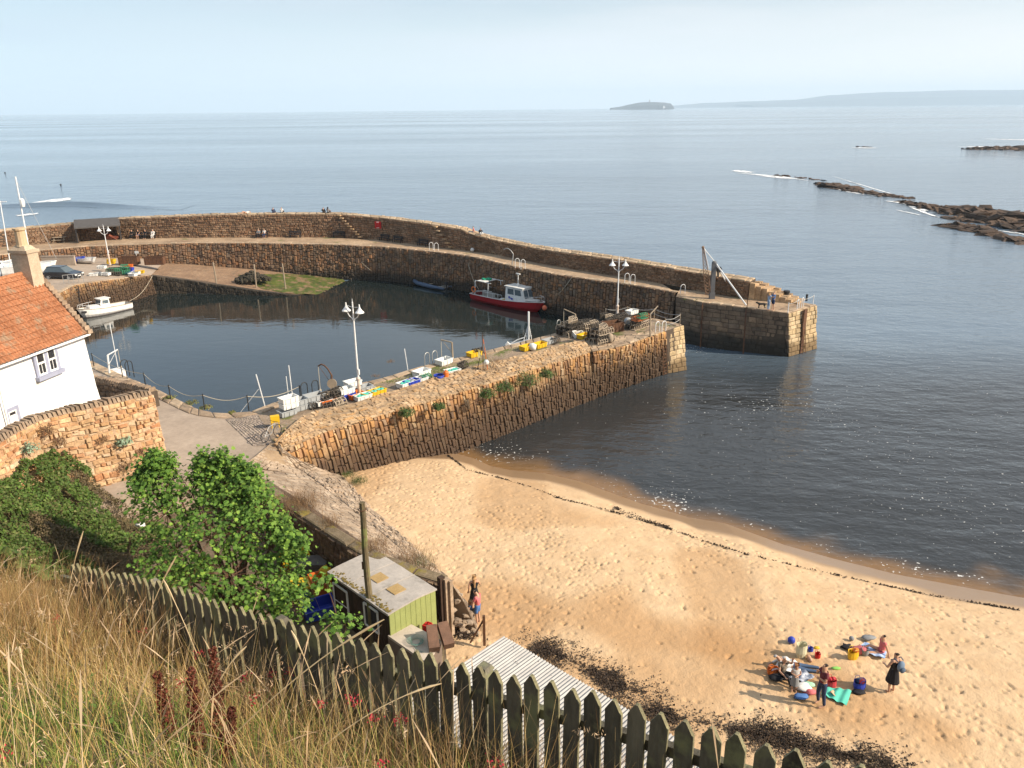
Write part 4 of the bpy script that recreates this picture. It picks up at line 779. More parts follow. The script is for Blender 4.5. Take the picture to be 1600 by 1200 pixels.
def spz(px, py):
    r = ray(px, py); q = SA-Vector((0, 0, HC)); t = vv.dot(q)/vv.dot(r); p = Vector((0, 0, HC))+r*t; return (p-SA).dot(uu), p.z
a0, z1 = spz(521, 910); a1, _ = spz(542, 921); frame(a0, a1, 2.25, z1, 'door', z1-.75)
a0, z1 = spz(569, 941); a1, _ = spz(590, 953); frame(a0, a1, 3.05, min(4.15, z1), 'window')
# utility pole
pb = P(583, 1008, 2.2); up0 = Vector((pb.x, pb.y, 2.2)); zt = HT(565, 785, pb); rtp = PD(565, 785, pb.y)
up_t = thing('utility_pole', 'leaning weathered timber pole standing in front of the shed', 'pole', up0)
q = MB(); q.local = True; a = Vector((0, 0, 0)); b_ = Vector((rtp.x-up0.x, 0, zt-2.2)); q.tube([a.lerp(b_, k/8)+Vector((.02*math.sin(k), 0, 0)) for k in range(9)], [.135-.004*k for k in range(9)], 10); q.build('pole', pm('pole_wood', (.20, .16, .085), (.11, .085, .05), sc=3, stretch=(1, 1, .12), bump=.7, bsc=20, grit=.4, rough=.95, dirt=(.16, .17, .06), dsc=1.5, dth=.55), up_t)
q = MB(); q.tube([b_+Vector((.14*math.cos(t), .14*math.sin(t), -.28)) for t in np.linspace(0, 6.28, 13)], .02, 4); q.tube([b_+Vector((-.15, 0, -.3)), b_+Vector((-.3, .05, -.25))], .012, 4); q.build('steel_band', m_rust, up_t)
q = MB(); q.tube([b_*.5+Vector((-.14, 0, 0)), b_*.5+Vector((-.2, -.05, .02))], .012, 4); q.box(b_*.58+Vector((-.14, -.05, 0)), (.05, .05, .3)); q.build('bracket', m_rust, up_t)
# timber baulks at the end of the yard wall
tb = thing('timber_bulkhead', 'dark upright timber baulks beside the lime green shed end', 'bulkhead', P(690, 985, 1.9)); OT = tb.location.copy()
for px, w_ in ((684, .24), (691, .2), (697, .14)):
    px += 9; g = P(px, 990, 1.95); q = MB(); h = HT(px-3, 902+(px-695)*.4, g); q.box((g.x, g.y, (1.8+h)/2), (w_, .22, h-1.8), rotz(.75), .96, .9); q.build('baulk', m_plk if px < 700 else m_cop, tb, at=OT)
# corrugated hut
C0, C1, C2 = P(680, 1026, 4.1), P(787, 994, 4.1), P(1000, 1119, 4.1)
cu = (C2-C1).normalized(); cv_ = (C0-C1); cv_ = (cv_-cu*cv_.dot(cu)).normalized(); LC, WC = 8.6, 4.6
hut = thing('boat_hut', 'low hut with a pale corrugated metal roof below the fence', 'hut', Vector((C1.x, C1.y, 1.9))); OH = hut.location.copy()
q = MB(); nu = int(LC/.012*.5); al = [LC*k/nu for k in range(nu+1)]
q.loft([[C1+cu*a+cv_*b_+Vector((0, 0, .028*math.sin(a/.125*2*math.pi)+.05*b_*.2+.01*math.sin(a*2+b_))) for a in al] for b_ in (0, 1.2, 2.4, 3.6, WC)])
q.build('corrugated_roof', pm('galvanised', (.36, .355, .345), (.29, .285, .28), sc=1.5, rough=.5, metal=.0, spec=.5, grit=.06, dirt=(.40, .36, .32), dsc=1.6, dth=.64), hut, at=OH)
q = MB(); 
for k in range(90): a, b_ = random.uniform(0, LC), random.uniform(0, WC); q.ball(C1+cu*a+cv_*b_+Vector((0, 0, .03+.01*b_)), random.uniform(.008, .02), 5)
q.build('debris', m_rust, hut, at=OH)
q = MB(); RC = Matrix((cu, cv_, up_)).transposed(); q.box(C1+cu*(LC/2)+cv_*(WC/2)-Vector((0, 0, 1.15)), (LC-.2, WC-.2, 2.15), RC); q.build('wall', m_plk, hut, at=OH)
# ---------------------------------------------------------------- leaves & grass (numpy)
LEAF5 = np.array([(0, -.5), (.22, -.42), (.5, -.2), (.28, -.05), (.42, .28), (.16, .2), (0, .55), (-.16, .2), (-.42, .28), (-.28, -.05), (-.5, -.2), (-.22, -.42)])
LEAF4 = np.array([(0, -.5), (.3, -.05), (0, .5), (-.3, -.05)])
def leaves(name, C, Nn, size, mat, shape=LEAF4, parent=None, at=None, curl=.12):
    n = len(C); C = np.asarray(C, float); Nn = np.asarray(Nn, float); Nn /= np.linalg.norm(Nn, axis=1, keepdims=True)+1e-9
    r = rng.normal(size=(n, 3)); U = np.cross(Nn, r); U /= np.linalg.norm(U, axis=1, keepdims=True)+1e-9; W = np.cross(Nn, U); K = len(shape)
    sz = np.asarray(size, float).reshape(-1, 1, 1)*np.ones((n, 1, 1))
    V = C[:, None, :]+sz*(shape[None, :, 0, None]*U[:, None, :]+shape[None, :, 1, None]*W[:, None, :]-curl*(shape[None, :, 0, None]**2+shape[None, :, 1, None]**2)*4*Nn[:, None, :]*.5)
    return npmesh(name, V.reshape(-1, 3), np.arange(n*K).reshape(n, K), mat, parent=parent, at=at)
def frust(x, y, z, mg=60):
    M = np.array(cam.matrix_world.inverted()); v = np.stack([x, y, z, np.ones_like(x)], 1) @ M.T; d_ = -v[:, 2]; px = 800+F*v[:, 0]/d_; py = 600-F*v[:, 1]/d_
    return (d_ > .4) & (px > -mg) & (px < 1600+mg) & (py > -mg) & (py < 1200+mg*3), px, py, d_
def blades(name, X, Y, h, lean, wdt, mat, head=0.0, seg=4, droop=.35, kind='stuff', label=None, cat='grass', z=None):
    n = len(X); z0 = (hz(X, Y) if z is None else z)-.03; az = rng.uniform(0, 2*math.pi, n); lx, ly = np.cos(az)*lean, np.sin(az)*lean; side = az+rng.uniform(-.6, 1.6, n)+math.pi/2
    V = np.zeros((n, seg+1, 2, 3)); 
    for k in range(seg+1):
        t = k/seg; bend = t*t; wk = wdt*((1-t*.85) if not head else (.5 if t < .8 else (head if k < seg else .3)))
        cx = X+lx*h*(t*.5+bend*.6); cy = Y+ly*h*(t*.5+bend*.6); cz = z0+h*(t-droop*lean*bend)
        for q, sg in ((0, -1), (1, 1)):
            V[:, k, q, 0] = cx+np.cos(side)*wk*sg/2; V[:, k, q, 1] = cy+np.sin(side)*wk*sg/2; V[:, k, q, 2] = cz
    i = np.arange(n)[:, None]*(2*(seg+1)); f = np.concatenate([np.stack([i[:, 0]+2*k, i[:, 0]+2*k+1, i[:, 0]+2*k+3, i[:, 0]+2*k+2], 1) for k in range(seg)])
    o = npmesh(name, V.reshape(-1, 3), f, mat); tag(o, label, cat, kind=kind); return o
def lk_mat(name, pal, rough=.7): return pm(name, (1, 1, 1), sc=2, pal=pal, rough=rough, spec=.3, leaf=True)
m_straw = lk_mat('straw', [(.54, .37, .14), (.64, .47, .22), (.40, .24, .08), (.66, .51, .28), (.24, .12, .05), (.48, .38, .13), (.56, .34, .11)])
m_gras = lk_mat('green_grass', [(.13, .22, .035), (.19, .29, .05), (.08, .14, .02), (.26, .28, .07), (.14, .18, .035), (.28, .24, .07)])
m_brwn = lk_mat('brown_stems', [(.20, .10, .045), (.28, .15, .06), (.14, .07, .035), (.32, .20, .09)])
def scatter(n, clump=0, seed=0, smax=.15):
    r = np.random.default_rng(seed); x = r.uniform(-15, 3.2, n*4); y = r.uniform(.8, 15, n*4); s_ = FN[0]*(x-1.3)+FN[1]*(y-2.9)
    ok = (s_ < smax) & (s_ > -7); x, y = x[ok], y[ok]; f, px, py, d_ = frust(x, y, hz(x, y)+.4, 90); f &= d_ > 2.2; x, y = x[f], y[f]
    if clump: kk = vnoise(x, y, clump, seed+50) > r.uniform(.2, .8, len(x)); x, y = x[kk], y[kk]
    return x[:n], y[:n]
def U_(a, b_, n): return rng.uniform(a, b_, n)
gx = lambda x: len(x)
x, y = scatter(46000, 0, 1); n = len(x); gmask = vnoise(x, y, .8, 77)+.3*sstep(-3.5, 1.0, x)+.12 > U_(.2, .8, n)
blades('grass', x[gmask], y[gmask], U_(.12, .34, gmask.sum()), U_(.1, .9, gmask.sum()), U_(.005, .011, gmask.sum()), m_gras, label='green grass and weeds low on the slope', seg=3)
blades('dry_grass', x[~gmask], y[~gmask], U_(.2, .5, (~gmask).sum()), U_(.1, 1.0, (~gmask).sum()), U_(.003, .007, (~gmask).sum()), m_straw, label='tangled straw coloured dry grass on the slope', seg=3)
x, y = scatter(11000, 0, 2); n = len(x); kk = (vnoise(x, y, .45, 78)-.22*sstep(-4, 1, x)+.1) > U_(.25, .7, n); x, y = x[kk], y[kk]; n = len(x)
blades('tall_dry_grass', x, y, U_(.45, .85, n), U_(.05, .55, n), U_(.003, .006, n), m_straw, label='tall straw stems rising above the grass', seg=5)
x, y = scatter(1300, 0, 3, .1); n = len(x); kk = (x < -.8) | (U_(0, 1, n) < .3); x, y = x[kk], y[kk]; n = len(x)
blades('seeding_grass', x, y, U_(.6, 1.0, n), U_(.1, .9, n), U_(.0035, .0055, n), lk_mat('seed_head', [(.52, .38, .23), (.44, .30, .17), (.56, .43, .28), (.40, .25, .13)]), head=2.2, seg=8, label='pale seed heads nodding over the slope', droop=.5)
tt_ = U_(5.2, 9.6, 5200); ss_ = U_(-2.2, .35, 5200); x = 1.3-.795*tt_+.606*ss_; y = 2.9+.606*tt_+.795*ss_; blades('tall_dry_grass', x, y, U_(.45, 1.05, 5200), U_(.05, .6, 5200), U_(.004, .008, 5200), lk_mat('brown_grass', [(.30, .18, .07), (.22, .12, .05), (.38, .25, .11), (.18, .15, .05)]), seg=4, label='dense brown grass swallowing the far end of the fence')
x, y = scatter(5000, .9, 4); n = len(x); blades('dead_stems', x, y, U_(.25, .6, n), U_(.2, 1.2, n), U_(.004, .007, n), m_brwn, label='brown dead stems tangled in the grass', seg=4)
x, y = scatter(16000, .7, 5); n = len(x); x, y = x, y; zz = hz(x, y)+U_(.02, .28, n); Nn = rng.normal(size=(n, 3)); Nn[:, 2] = abs(Nn[:, 2])+.6
tag(leaves('weeds', np.stack([x, y, zz], 1), Nn, U_(.02, .055, n), lk_mat('weed_leaf', [(.10, .17, .03), (.15, .21, .05), (.20, .22, .06), (.08, .12, .03), (.20, .12, .04)])), 'small leafy weeds growing through the grass', 'weeds', kind='stuff')
# matted dead growth against the fence foot, and fluffy seed plumes
tt_ = U_(-1.6, 8.5, 15000); ss_ = -abs(rng.normal(0, .38, 15000))+.12; x = 1.3-.795*tt_+.606*ss_; y = 2.9+.606*tt_+.795*ss_; f, _, _, d_ = frust(x, y, hz(x, y)); x, y = x[f & (d_ > 2.5)], y[f & (d_ > 2.5)]; n = len(x)
blades('dead_growth', x, y, U_(.12, .42, n)*(.5+vnoise(x, y, 2.2, 91)), U_(.3, 1.6, n), U_(.003, .006, n), lk_mat('dead_mat', [(.20, .11, .05), (.28, .16, .07), (.14, .08, .04), (.34, .22, .11), (.24, .18, .09)]), seg=3, label='matted brown dead growth against the foot of the fence')
x, y = scatter(420, 0, 8, -.2); n = len(x); kk = (x < -1.2) | (U_(0, 1, n) < .25); x, y = x[kk], y[kk]; n = len(x); hh = U_(.45, .85, n); az_ = U_(0, 6.28, n); C_, N_ = [], []; rb_ = hz(x, y)
for k in range(n):
    ln_ = random.uniform(.15, .5); tip = np.array([x[k]+math.cos(az_[k])*hh[k]*ln_, y[k]+math.sin(az_[k])*hh[k]*ln_, rb_[k]+hh[k]]); dr_ = np.array([math.cos(az_[k])*.9, math.sin(az_[k])*.9, -.25]); 
    for j in range(26): u = j/26; C_.append(tip+dr_*(u-.3)*.16+rng.normal(0, .007+.008*math.sin(u*3.1), 3)); N_.append(rng.normal(size=3))
tag(leaves('seed_plumes', np.array(C_), np.array(N_), U_(.010, .026, len(C_)), lk_mat('plume', [(.58, .42, .27), (.50, .34, .20), (.64, .50, .35)]), np.array([(0, -.6), (.12, 0), (0, .6), (-.12, 0)])), 'fluffy pinkish seed plumes in the long grass', 'grass', kind='stuff')
# few long arching stalks near the camera
q = []
for k, (bx_, by_, tx_, ty_) in enumerate([(318, 1198, 600, 968), (395, 1030, 600, 945), (470, 1195, 690, 1068), (640, 1060, 870, 1115), (20, 1000, 75, 930), (330, 1080, 255, 905), (560, 1100, 480, 905), (95, 1010, 130, 830), (120, 960, 85, 850), (215, 985, 262, 880), (345, 1000, 318, 920), (385, 990, 400, 925), (205, 1050, 275, 870), (300, 1160, 385, 1010), (520, 1150, 455, 985), (680, 1160, 640, 1045), (60, 1150, 30, 1010)]):
    a = hit(bx_, by_, .05); D_ = a.y+.1; b_ = PD(tx_, ty_, D_+.05); mid = a.lerp(b_, .55)+Vector((0, 0, .16)); mb = MB(); pts = [a.lerp(mid, t).lerp(mid.lerp(b_, t), t) for t in np.linspace(0, 1, 12)]
    rr_ = [.0035]*9+[.007, .008, .003]; mb.tube(pts, rr_, 5); o = mb.build('grass_stalk', pm('stalk', (.58, .46, .29), (.46, .34, .19), sc=6, rough=.8), at=a); tag(o, 'long pale grass stalk arching over the slope', 'grass stalk', 'long grass stalks')
# ---------------------------------------------------------------- thicket, sycamore, shrubs, flowers
def thz(x, y):
    return hz(x, y)+.25+1.15*vnoise(x, y, .55, 41)+.5*vnoise(x, y, 1.4, 42)
n = 420000; x = rng.uniform(-33, -9.5, n); y = rng.uniform(9, 35.5, n); s_ = FN[0]*(x-1.3)+FN[1]*(y-2.9)
gwx = np.interp(y, [p.y for p in sorted(gw, key=lambda p: p.y)], [p.x for p in sorted(gw, key=lambda p: p.y)])
d0 = rng.uniform(0, .22, n); z = thz(x, y)-d0; f, px, py, d_ = frust(x, y, z, 30)
front = (px-0)/300
ok = f & (s_ > .5) & (px < 345) & (py > 655) & (py < 905) & (x > gwx+.35) & (vnoise(x, y, 2.6, 44) > .17) & ~((px > 95) & (py < 700+(px-95)*.95-60*vnoise(x, y, .6, 45)+8))
x, y, z, px, py = x[ok], y[ok], z[ok], px[ok], py[ok]; n = len(x); Nn = rng.normal(size=(n, 3))*.7; Nn[:, 2] += 1.0; Nn[:, 0] += .3
dry = (vnoise(x, y, .5, 46) > .72) | ((px > 110) & (py < 830) & (vnoise(x, y, .9, 47) > .6))
m_ivy = lk_mat('bramble_leaf', [(.08, .15, .025), (.12, .20, .035), (.05, .095, .02), (.15, .20, .05), (.09, .13, .035), (.06, .12, .022), (.18, .17, .07)])
tag(leaves('bramble_thicket', np.stack([x, y, z], 1)[~dry], Nn[~dry], U_(.07, .22, (~dry).sum()), m_ivy), 'dark green bramble thicket below the garden wall', 'thicket', kind='stuff')
tag(leaves('dry_thicket', np.stack([x, y, z], 1)[dry], Nn[dry], U_(.06, .14, dry.sum()), lk_mat('dead_leaf', [(.15, .11, .06), (.20, .15, .08), (.10, .075, .045), (.13, .12, .05)])), 'brown dried growth within the thicket', 'thicket', kind='stuff')
print('thicket', n)
def branch_tree(name, label, cat, base, lobes, nleaf, lsize, matl, matw, shape=LEAF5, stems=6, group=None, sr=.05):
    t = thing(name, label, cat, base, group=group); mb = MB(); Cs, Ns = [], []
    for (c, r) in lobes:
        c = Vector(c)
        # limb from the base to the lobe
        a = Vector((random.uniform(-.3, .3), random.uniform(-.3, .3), 0)); b_ = c-Vector(base); m1 = a.lerp(b_, .5)+Vector((random.uniform(-.3, .3), random.uniform(-.3, .3), .5))
        pts = [a.lerp(m1, q).lerp(m1.lerp(b_, q), q) for q in np.linspace(0, 1, 7)]; mb.tube(pts, [sr*(1-.7*q) for q in np.linspace(0, 1, 7)], 5)
        ns = max(4, int(nleaf/len(lobes)/7))
        for k in range(ns):
            v = Vector((random.gauss(0, 1), random.gauss(0, 1), random.gauss(.25, .9))).normalized(); tip = b_+Vector((v.x*r[0], v.y*r[1], v.z*r[2]))*random.uniform(.55, 1.08)
            st_ = b_+(tip-b_)*.1
            if random.random() < .5: mb.tube([st_, st_.lerp(tip, .5)+Vector((0, 0, .05)), tip], [sr*.22, sr*.16, sr*.08], 3)
            for j in range(random.randint(5, 9)):
                Cs.append(tip+Vector(base)+Vector((random.gauss(0, .16), random.gauss(0, .16), random.gauss(-.05, .13)))*(lsize/.14)); Ns.append((v.x*.5+random.gauss(0, .35)+.15, v.y*.5+random.gauss(0, .35)-.15, .8+random.gauss(0, .2)))
    mb.local = True; mb.build('trunk', matw, t); 
    leaves('crown', Cs, Ns, U_(.3, 1, len(Cs))**1.3*lsize*1.5, matl, shape, parent=t, at=base); return t
m_syc = lk_mat('sycamore_leaf', [(.075, .16, .022), (.11, .22, .03), (.045, .10, .016), (.17, .30, .045), (.07, .15, .022), (.10, .20, .03), (.27, .42, .06), (.06, .12, .02)])
m_twig = pm('twig', (.16, .08, .05), (.10, .055, .035), sc=4)
sb = Vector((-10.8, 26.0, 2.2)); lob = []
for (px, py, Yd, rx, rz_) in [(240, 745, 29, .9, 1.0), (262, 800, 28, 1.1, 1.2), (235, 775, 28.5, .9, .8), (300, 770, 28.5, 1.1, 1.1), (345, 760, 29, 1.0, 1.1), (320, 738, 29, .5, .6), (375, 775, 28.5, 1.0, 1.0), (275, 860, 27, 1.4, 1.4), (330, 840, 26.5, 1.5, 1.4), (385, 830, 27, 1.3, 1.3), (410, 800, 27.5, .9, .9), (425, 860, 26.5, 1.1, 1.3), (360, 900, 25.5, 1.5, 1.3), (300, 910, 25.5, 1.3, 1.1), (415, 925, 25.5, 1.2, 1.0), (445, 895, 26, .9, .9), (250, 890, 26, 1.0, 1.0), (455, 945, 25.3, .8, .7), (345, 800, 28, 1.2, 1.2), (460, 850, 26.2, .5, .6), (400, 765, 28.2, .6, .6), (243, 722, 29, .25, .6), (262, 728, 29, .25, .5), (318, 722, 29, .25, .5), (347, 722, 29, .28, .6), (374, 735, 28.8, .25, .5), (392, 742, 28.6, .25, .45), (222, 742, 29, .3, .4), (440, 828, 27, .3, .6)]:
    lob.append((PD(px, py, Yd), (rx, rx, rz_)))
branch_tree('sycamore', 'bright green sycamore thicket growing up from the yard behind the fence', 'tree', sb, lob, 15500, .145, m_syc, m_twig, sr=.07)
lob = [(PD(540, 975, 23.2), (.5, .5, .35)), (PD(525, 1000, 23), (.45, .4, .4)), (PD(518, 965, 23.6), (.3, .3, .3)), (PD(505, 905, 24), (.2, .2, .2))]
b_ = P(530, 1030, 2.2); branch_tree('sycamore', 'small sycamore sprig in front of the brown shed door', 'tree', Vector((b_.x, b_.y, 2.2)), lob, 330, .17, m_syc, m_twig, sr=.03)
# shrubs on walls
def shrub(px, py, z, r, label, pal, n=420, size=.09, shape=LEAF4, group=None, cat='shrub', flat=.7, c=None, name='shrub', stems=True):
    c = c or P(px, py, z); t = thing(name, label, cat, c, group=group); v = rng.normal(size=(n, 3)); v /= np.linalg.norm(v, axis=1, keepdims=True); v[:, 2] = np.abs(v[:, 2])
    rad = rng.uniform(.35, 1, n)**.6; lum = 1+.3*np.sin(v[:, 0]*5+px)*np.cos(v[:, 1]*4); pts = v*rad[:, None]*r*lum[:, None]; pts[:, 2] *= flat
    leaves('foliage', pts+np.array(c), v+rng.normal(size=(n, 3))*.5+np.array([.2, -.2, .5]), U_(size*.6, size*1.3, n), pal, shape, parent=t, at=c)
    mb = MB(); mb.local = True
    for k in range(9): a = random.uniform(0, 6.28); mb.tube([(0, 0, -.1), (math.cos(a)*r*.4, math.sin(a)*r*.4, r*flat*.5), (math.cos(a)*r*.7, math.sin(a)*r*.7, r*flat*random.uniform(.5, .95))], .012, 4)
    mb.build('stem', m_twig, t); return t
m_dkg = lk_mat('dark_shrub', [(.05, .09, .02), (.08, .13, .03), (.04, .07, .02), (.10, .15, .04)])
def face(px, py, z): return P(px, py, z)
for px, py, r, lab in [(758, 612, .38, 'smallest green bush at the left of the row on the outer pier wall'), (786, 602, .45, 'second green bush from the left on the outer pier wall'), (820, 592, .62, 'largest rounded green bush on the outer pier wall'), (851, 581, .40, 'green bush at the right of the row on the outer pier wall'), (683, 631, .28, 'small tuft of green weed left of the bushes on the pier wall'), (632, 641, .34, 'spiky dark tuft growing from the pier rubble under the crates')]:
    shrub(px, py, 3.95, r*1.55, lab, m_dkg, 1100, .09, c=P(px, py+2, 3.95)+Vector((.1, -.15, -.15)), name='shrub', flat=.85)
m_drys = lk_mat('dry_scrub', [(.22, .13, .07), (.30, .19, .10), (.17, .10, .06), (.26, .18, .08)])
def drytuft(px, py, z, r, n, lab, hgt=.6, mat=None):
    c = P(px, py, z); t = c; x = rng.normal(c.x, r*.5, n); y = rng.normal(c.y, r*.5, n); blades('dry_scrub', x, y, U_(hgt*.4, hgt, n), U_(.1, .9, n), U_(.008, .016, n), mat or m_drys, z=np.full(n, z), label=lab, kind=None, cat='scrub', seg=3)
for a in [(468, 788, 4.35, 1.1, 900, 'largest bushy tuft of dry brown scrub on top of the revetment', .8), (515, 818, 4.35, .6, 260, 'thin dry scrub beside the yard wall coping', .55), (585, 855, 4.3, .8, 520, 'dry scrub behind the shed roof', .6), (640, 875, 4.0, 1.0, 700, 'straggly dry grass between the shed and the beach', .55), (667, 893, 3.9, .5, 260, 'green tinged scrub near the timber baulks', .5), (588, 588, 4.5, .3, 90, 'tiny dry tuft by the pier crates', .3), (610, 565, 4.6, .3, 90, 'tiny dry tuft on the pier crest', .3)]: drytuft(*a)
drytuft(775, 565, 4.7, .5, 200, 'reddish dry tuft on the pier rubble', .35); drytuft(395, 740, 4.25, .5, 260, 'brown scrub at the top of the revetment', .6)
drytuft(560, 752, 1.5, .5, 400, 'green weeds where the pier meets the sand', .4, m_dkg); drytuft(545, 742, 1.7, .4, 250, 'green weeds in the corner below the pier', .35, m_dkg)
drytuft(655, 880, 4.0, .6, 260, 'green weeds on the slope behind the shed', .4, m_dkg)
# quay-edge weeds
for px, py, r, lab in [(237, 612, .35, 'weed clump on the quay edge by the low wall'), (265, 622, .4, 'leafy weed clump below the first chain post'), (300, 630, .45, 'long weed clump beside the rope fence'), (322, 637, .4, 'weed clump at the bend of the quay edge'), (210, 604, .3, 'yellowish weed clump behind the low wall'), (362, 645, .25, 'flat weed at the end of the quay edge')]:
    shrub(px, py, 4.05, r, lab, lk_mat('quay_weed', [(.14, .17, .04), (.20, .20, .06), (.09, .12, .03), (.24, .18, .08)]), 260, .09, flat=.45)
# plants on garden wall
def gwall_pt(px, py):
    best = None
    for k in range(len(gw)-1):
        a, b_ = gw[k], gw[k+1]; n_ = Vector((b_.y-a.y, a.x-b_.x, 0)); r = ray(px, py); q = Vector((a.x, a.y, 0)); t = n_.dot(q)/n_.dot(r); p = Vector((0, 0, HC))+r*t; u = (p-a).dot((b_-a))/(b_-a).length_squared
        if -.05 <= u <= 1.05: best = p
    return best or P(px, py, 6)
m_cab = lk_mat('wild_cabbage', [(.22, .32, .22), (.30, .40, .28), (.17, .26, .16), (.36, .44, .32)])
for px, py, r, lab, mt, nn_, szz in [(187, 690, .42, 'blue green leafy plant growing out of the garden wall', m_cab, 150, .16), (68, 672, .45, 'green and brown bush under the garden wall coping', m_drys, 400, .07), (88, 690, .4, 'dry weed patch left on the garden wall', m_drys, 300, .06), (155, 685, .28, 'small dry weed on the garden wall', m_drys, 180, .06), (190, 730, .5, 'brown dead growth under the leafy wall plant', m_drys, 420, .06), (213, 705, .3, 'small brown weed right of the leafy wall plant', m_drys, 150, .05), (40, 700, .4, 'pale blue green plant at the top of the thicket', m_cab, 160, .12)]:
    c = gwall_pt(px, py)+Vector((.35, -.25, 0)); shrub(px, py, 0, r, lab, mt, nn_, szz, c=c, flat=.9)
# red valerian & dock
m_flw = lk_mat('red_flower', [(.38, .02, .04), (.50, .04, .07), (.28, .015, .03)])
m_dock = lk_mat('dock_seed', [(.13, .035, .022), (.19, .055, .03), (.09, .025, .018), (.24, .08, .04)])
for px, py in [(7, 832), (26, 876), (1, 895), (150, 952), (85, 969), (212, 955), (234, 966), (195, 972), (225, 985), (284, 1065), (380, 1022), (395, 1091), (3, 1175), (310, 1021), (426, 1052), (451, 1051), (499, 1100), (545, 1092), (557, 1097), (582, 1122), (625, 1122), (595, 1195), (772, 1194), (381, 1058)]:
    p = hit(px, py, .42); g = Vector((p.x, p.y, float(hz(p.x, p.y)))); t = thing('red_valerian', 'red valerian flower head among the dry grass', 'flower', g, group='red valerian flowers')
    mb = MB(); mb.local = True; mb.tube([(0, 0, 0), (.02, .01, (p.z-g.z)*.5), (0, 0, p.z-g.z)], .004, 4); mb.build('stem', m_gras, t)
    n = 34; v = rng.normal(size=(n, 3))*np.array([.022, .022, .016])+np.array(p); leaves('flower_head', v, rng.normal(size=(n, 3)), U_(.012, .022, n), m_flw, parent=t, at=g)
for (px, py, bx_, by_, lab) in [(245, 1052, 272, 1172, 'rust brown dock spike, leftmost of the four'), (298, 1045, 312, 1195, 'rust brown dock spike between the left one and the tallest'), (332, 1012, 346, 1180, 'tallest rust brown dock spike with a thick seed head'), (362, 1108, 352, 1200, 'short rust brown dock spike leaning right')]:
    a = hit(bx_, by_, .02); b_ = PD(px, py, a.y+.05); t = thing('dock_plant', lab, 'dock plant', a, group='dock plants'); mb = MB(); mb.local = True; mb.tube([(0, 0, 0), (b_-a)*.5, b_-a], [.007, .006, .003], 5); mb.build('stem', m_brwn, t)
    n = 1500; tt = rng.uniform(.12, 1, n)**.9; rad = .035*(1.15-tt)**.5*(1+.5*np.sin(tt*60)); aa = U_(0, 6.28, n); C_ = np.array(a)+tt[:, None]*np.array(b_-a)+np.stack([np.cos(aa)*rad, np.sin(aa)*rad, U_(-.01, .01, n)], 1); leaves('seed_head', C_, rng.normal(size=(n, 3)), U_(.012, .024, n), m_dock, parent=t, at=a)
# ---------------------------------------------------------------- seaweed on the beach
m_kelp = pm('dry_seaweed', (1, 1, 1), sc=2, pal=[(.045, .03, .02), (.07, .045, .03), (.03, .022, .016), (.10, .065, .04)], rough=.8)
def kelp(label, path, wd_, n, size, dens=.5, seed=1):
    a = resamp([B(*q) for q in path], 200); pts = []
    r = np.random.default_rng(seed)
    while len(pts) < n:
        i = r.integers(0, 200); c = a[i]; w_ = wd_ if not callable(wd_) else wd_(i/199); ang = r.uniform(0, 6.28); rr_ = abs(r.normal(0, .5))*w_; x_, y_ = c.x+rr_*math.cos(ang), c.y+rr_*math.sin(ang)
        vv_ = .6*float(vnoise(np.array([x_]), np.array([y_]), dens, seed)[0])+.4*float(vnoise(np.array([x_]), np.array([y_]), dens*3.1, seed+9)[0])
        if r.random() > min(1, max(.12, (vv_-.36)*3.0)): continue
        pts.append((x_, y_))
    pts = np.array(pts); z_ = bz(pts[:, 0], pts[:, 1])+.03+r.uniform(-.02, .05, len(pts)); Nn = r.normal(size=(len(pts), 3))*.5; Nn[:, 2] += 1
    tag(leaves('seaweed', np.concatenate([pts, z_[:, None]], 1), Nn, r.uniform(size*.5, size*1.5, len(pts)), m_kelp, curl=.4), label, 'seaweed', kind='stuff')
kelp('dark dried seaweed bank beside the corrugated roof', [(835, 1008), (900, 1035), (960, 1065), (1010, 1085)], 1.0, 5000, .08, .9, 3)
kelp('dark dried seaweed bank running along the foot of the slope', [(930, 1085), (1020, 1110), (1100, 1130), (1200, 1150), (1300, 1175), (1420, 1200)], 1.1, 8500, .08, .8, 4)
kelp('thin line of seaweed at the high water mark', [(700, 712), (730, 735), (775, 745), (824, 760), (880, 781), (962, 801), (1019, 818), (1094, 843), (1169, 868), (1300, 897), (1450, 930), (1590, 953)], .10, 1800, .10, 1.6, 5)
kelp('few seaweed clumps on the wet sand', [(960, 792), (968, 798), (1035, 822), (1050, 828)], .3, 250, .12, 2, 6)
kelp('seaweed heap by the rusty post', [(712, 990), (730, 995)], .5, 900, .09, 1.5, 7)
# weed heap on the slipway
g = P(395, 437, 1.3); mb = MB(); 
for k in range(140): a = random.uniform(0, 6.28); r_ = random.random()**.5; mb.ball(g+Vector((math.cos(a)*r_*2.1, math.sin(a)*r_*1.3, (1-r_)*1.0)), random.uniform(.15, .35), 5, jit=.35)
tag(mb.build('net_heap', pm('net_dark', (.06, .05, .035), (.03, .028, .02), sc=3, bump=1, rough=.9), at=g), 'dark heap of old nets and weed on the slipway', 'net heap')
# hazy air
hb = MB(); hb.box((0, 9300, 198), (53000, 18900, 400)); hm = bpy.data.materials.new('haze_air'); hm.use_nodes = True; N = hm.node_tree.nodes; N.remove(N['Principled BSDF']); v = N.new('ShaderNodeVolumePrincipled'); v.inputs['Color'].default_value = (.70, .86, 1, 1); v.inputs['Density'].default_value = 8.5e-5; v.inputs['Anisotropy'].default_value = .0
hm.node_tree.links.new(v.outputs[0], N['Material Output'].inputs['Volume'])
if True: tag(hb.build('haze', hm), kind='stuff')
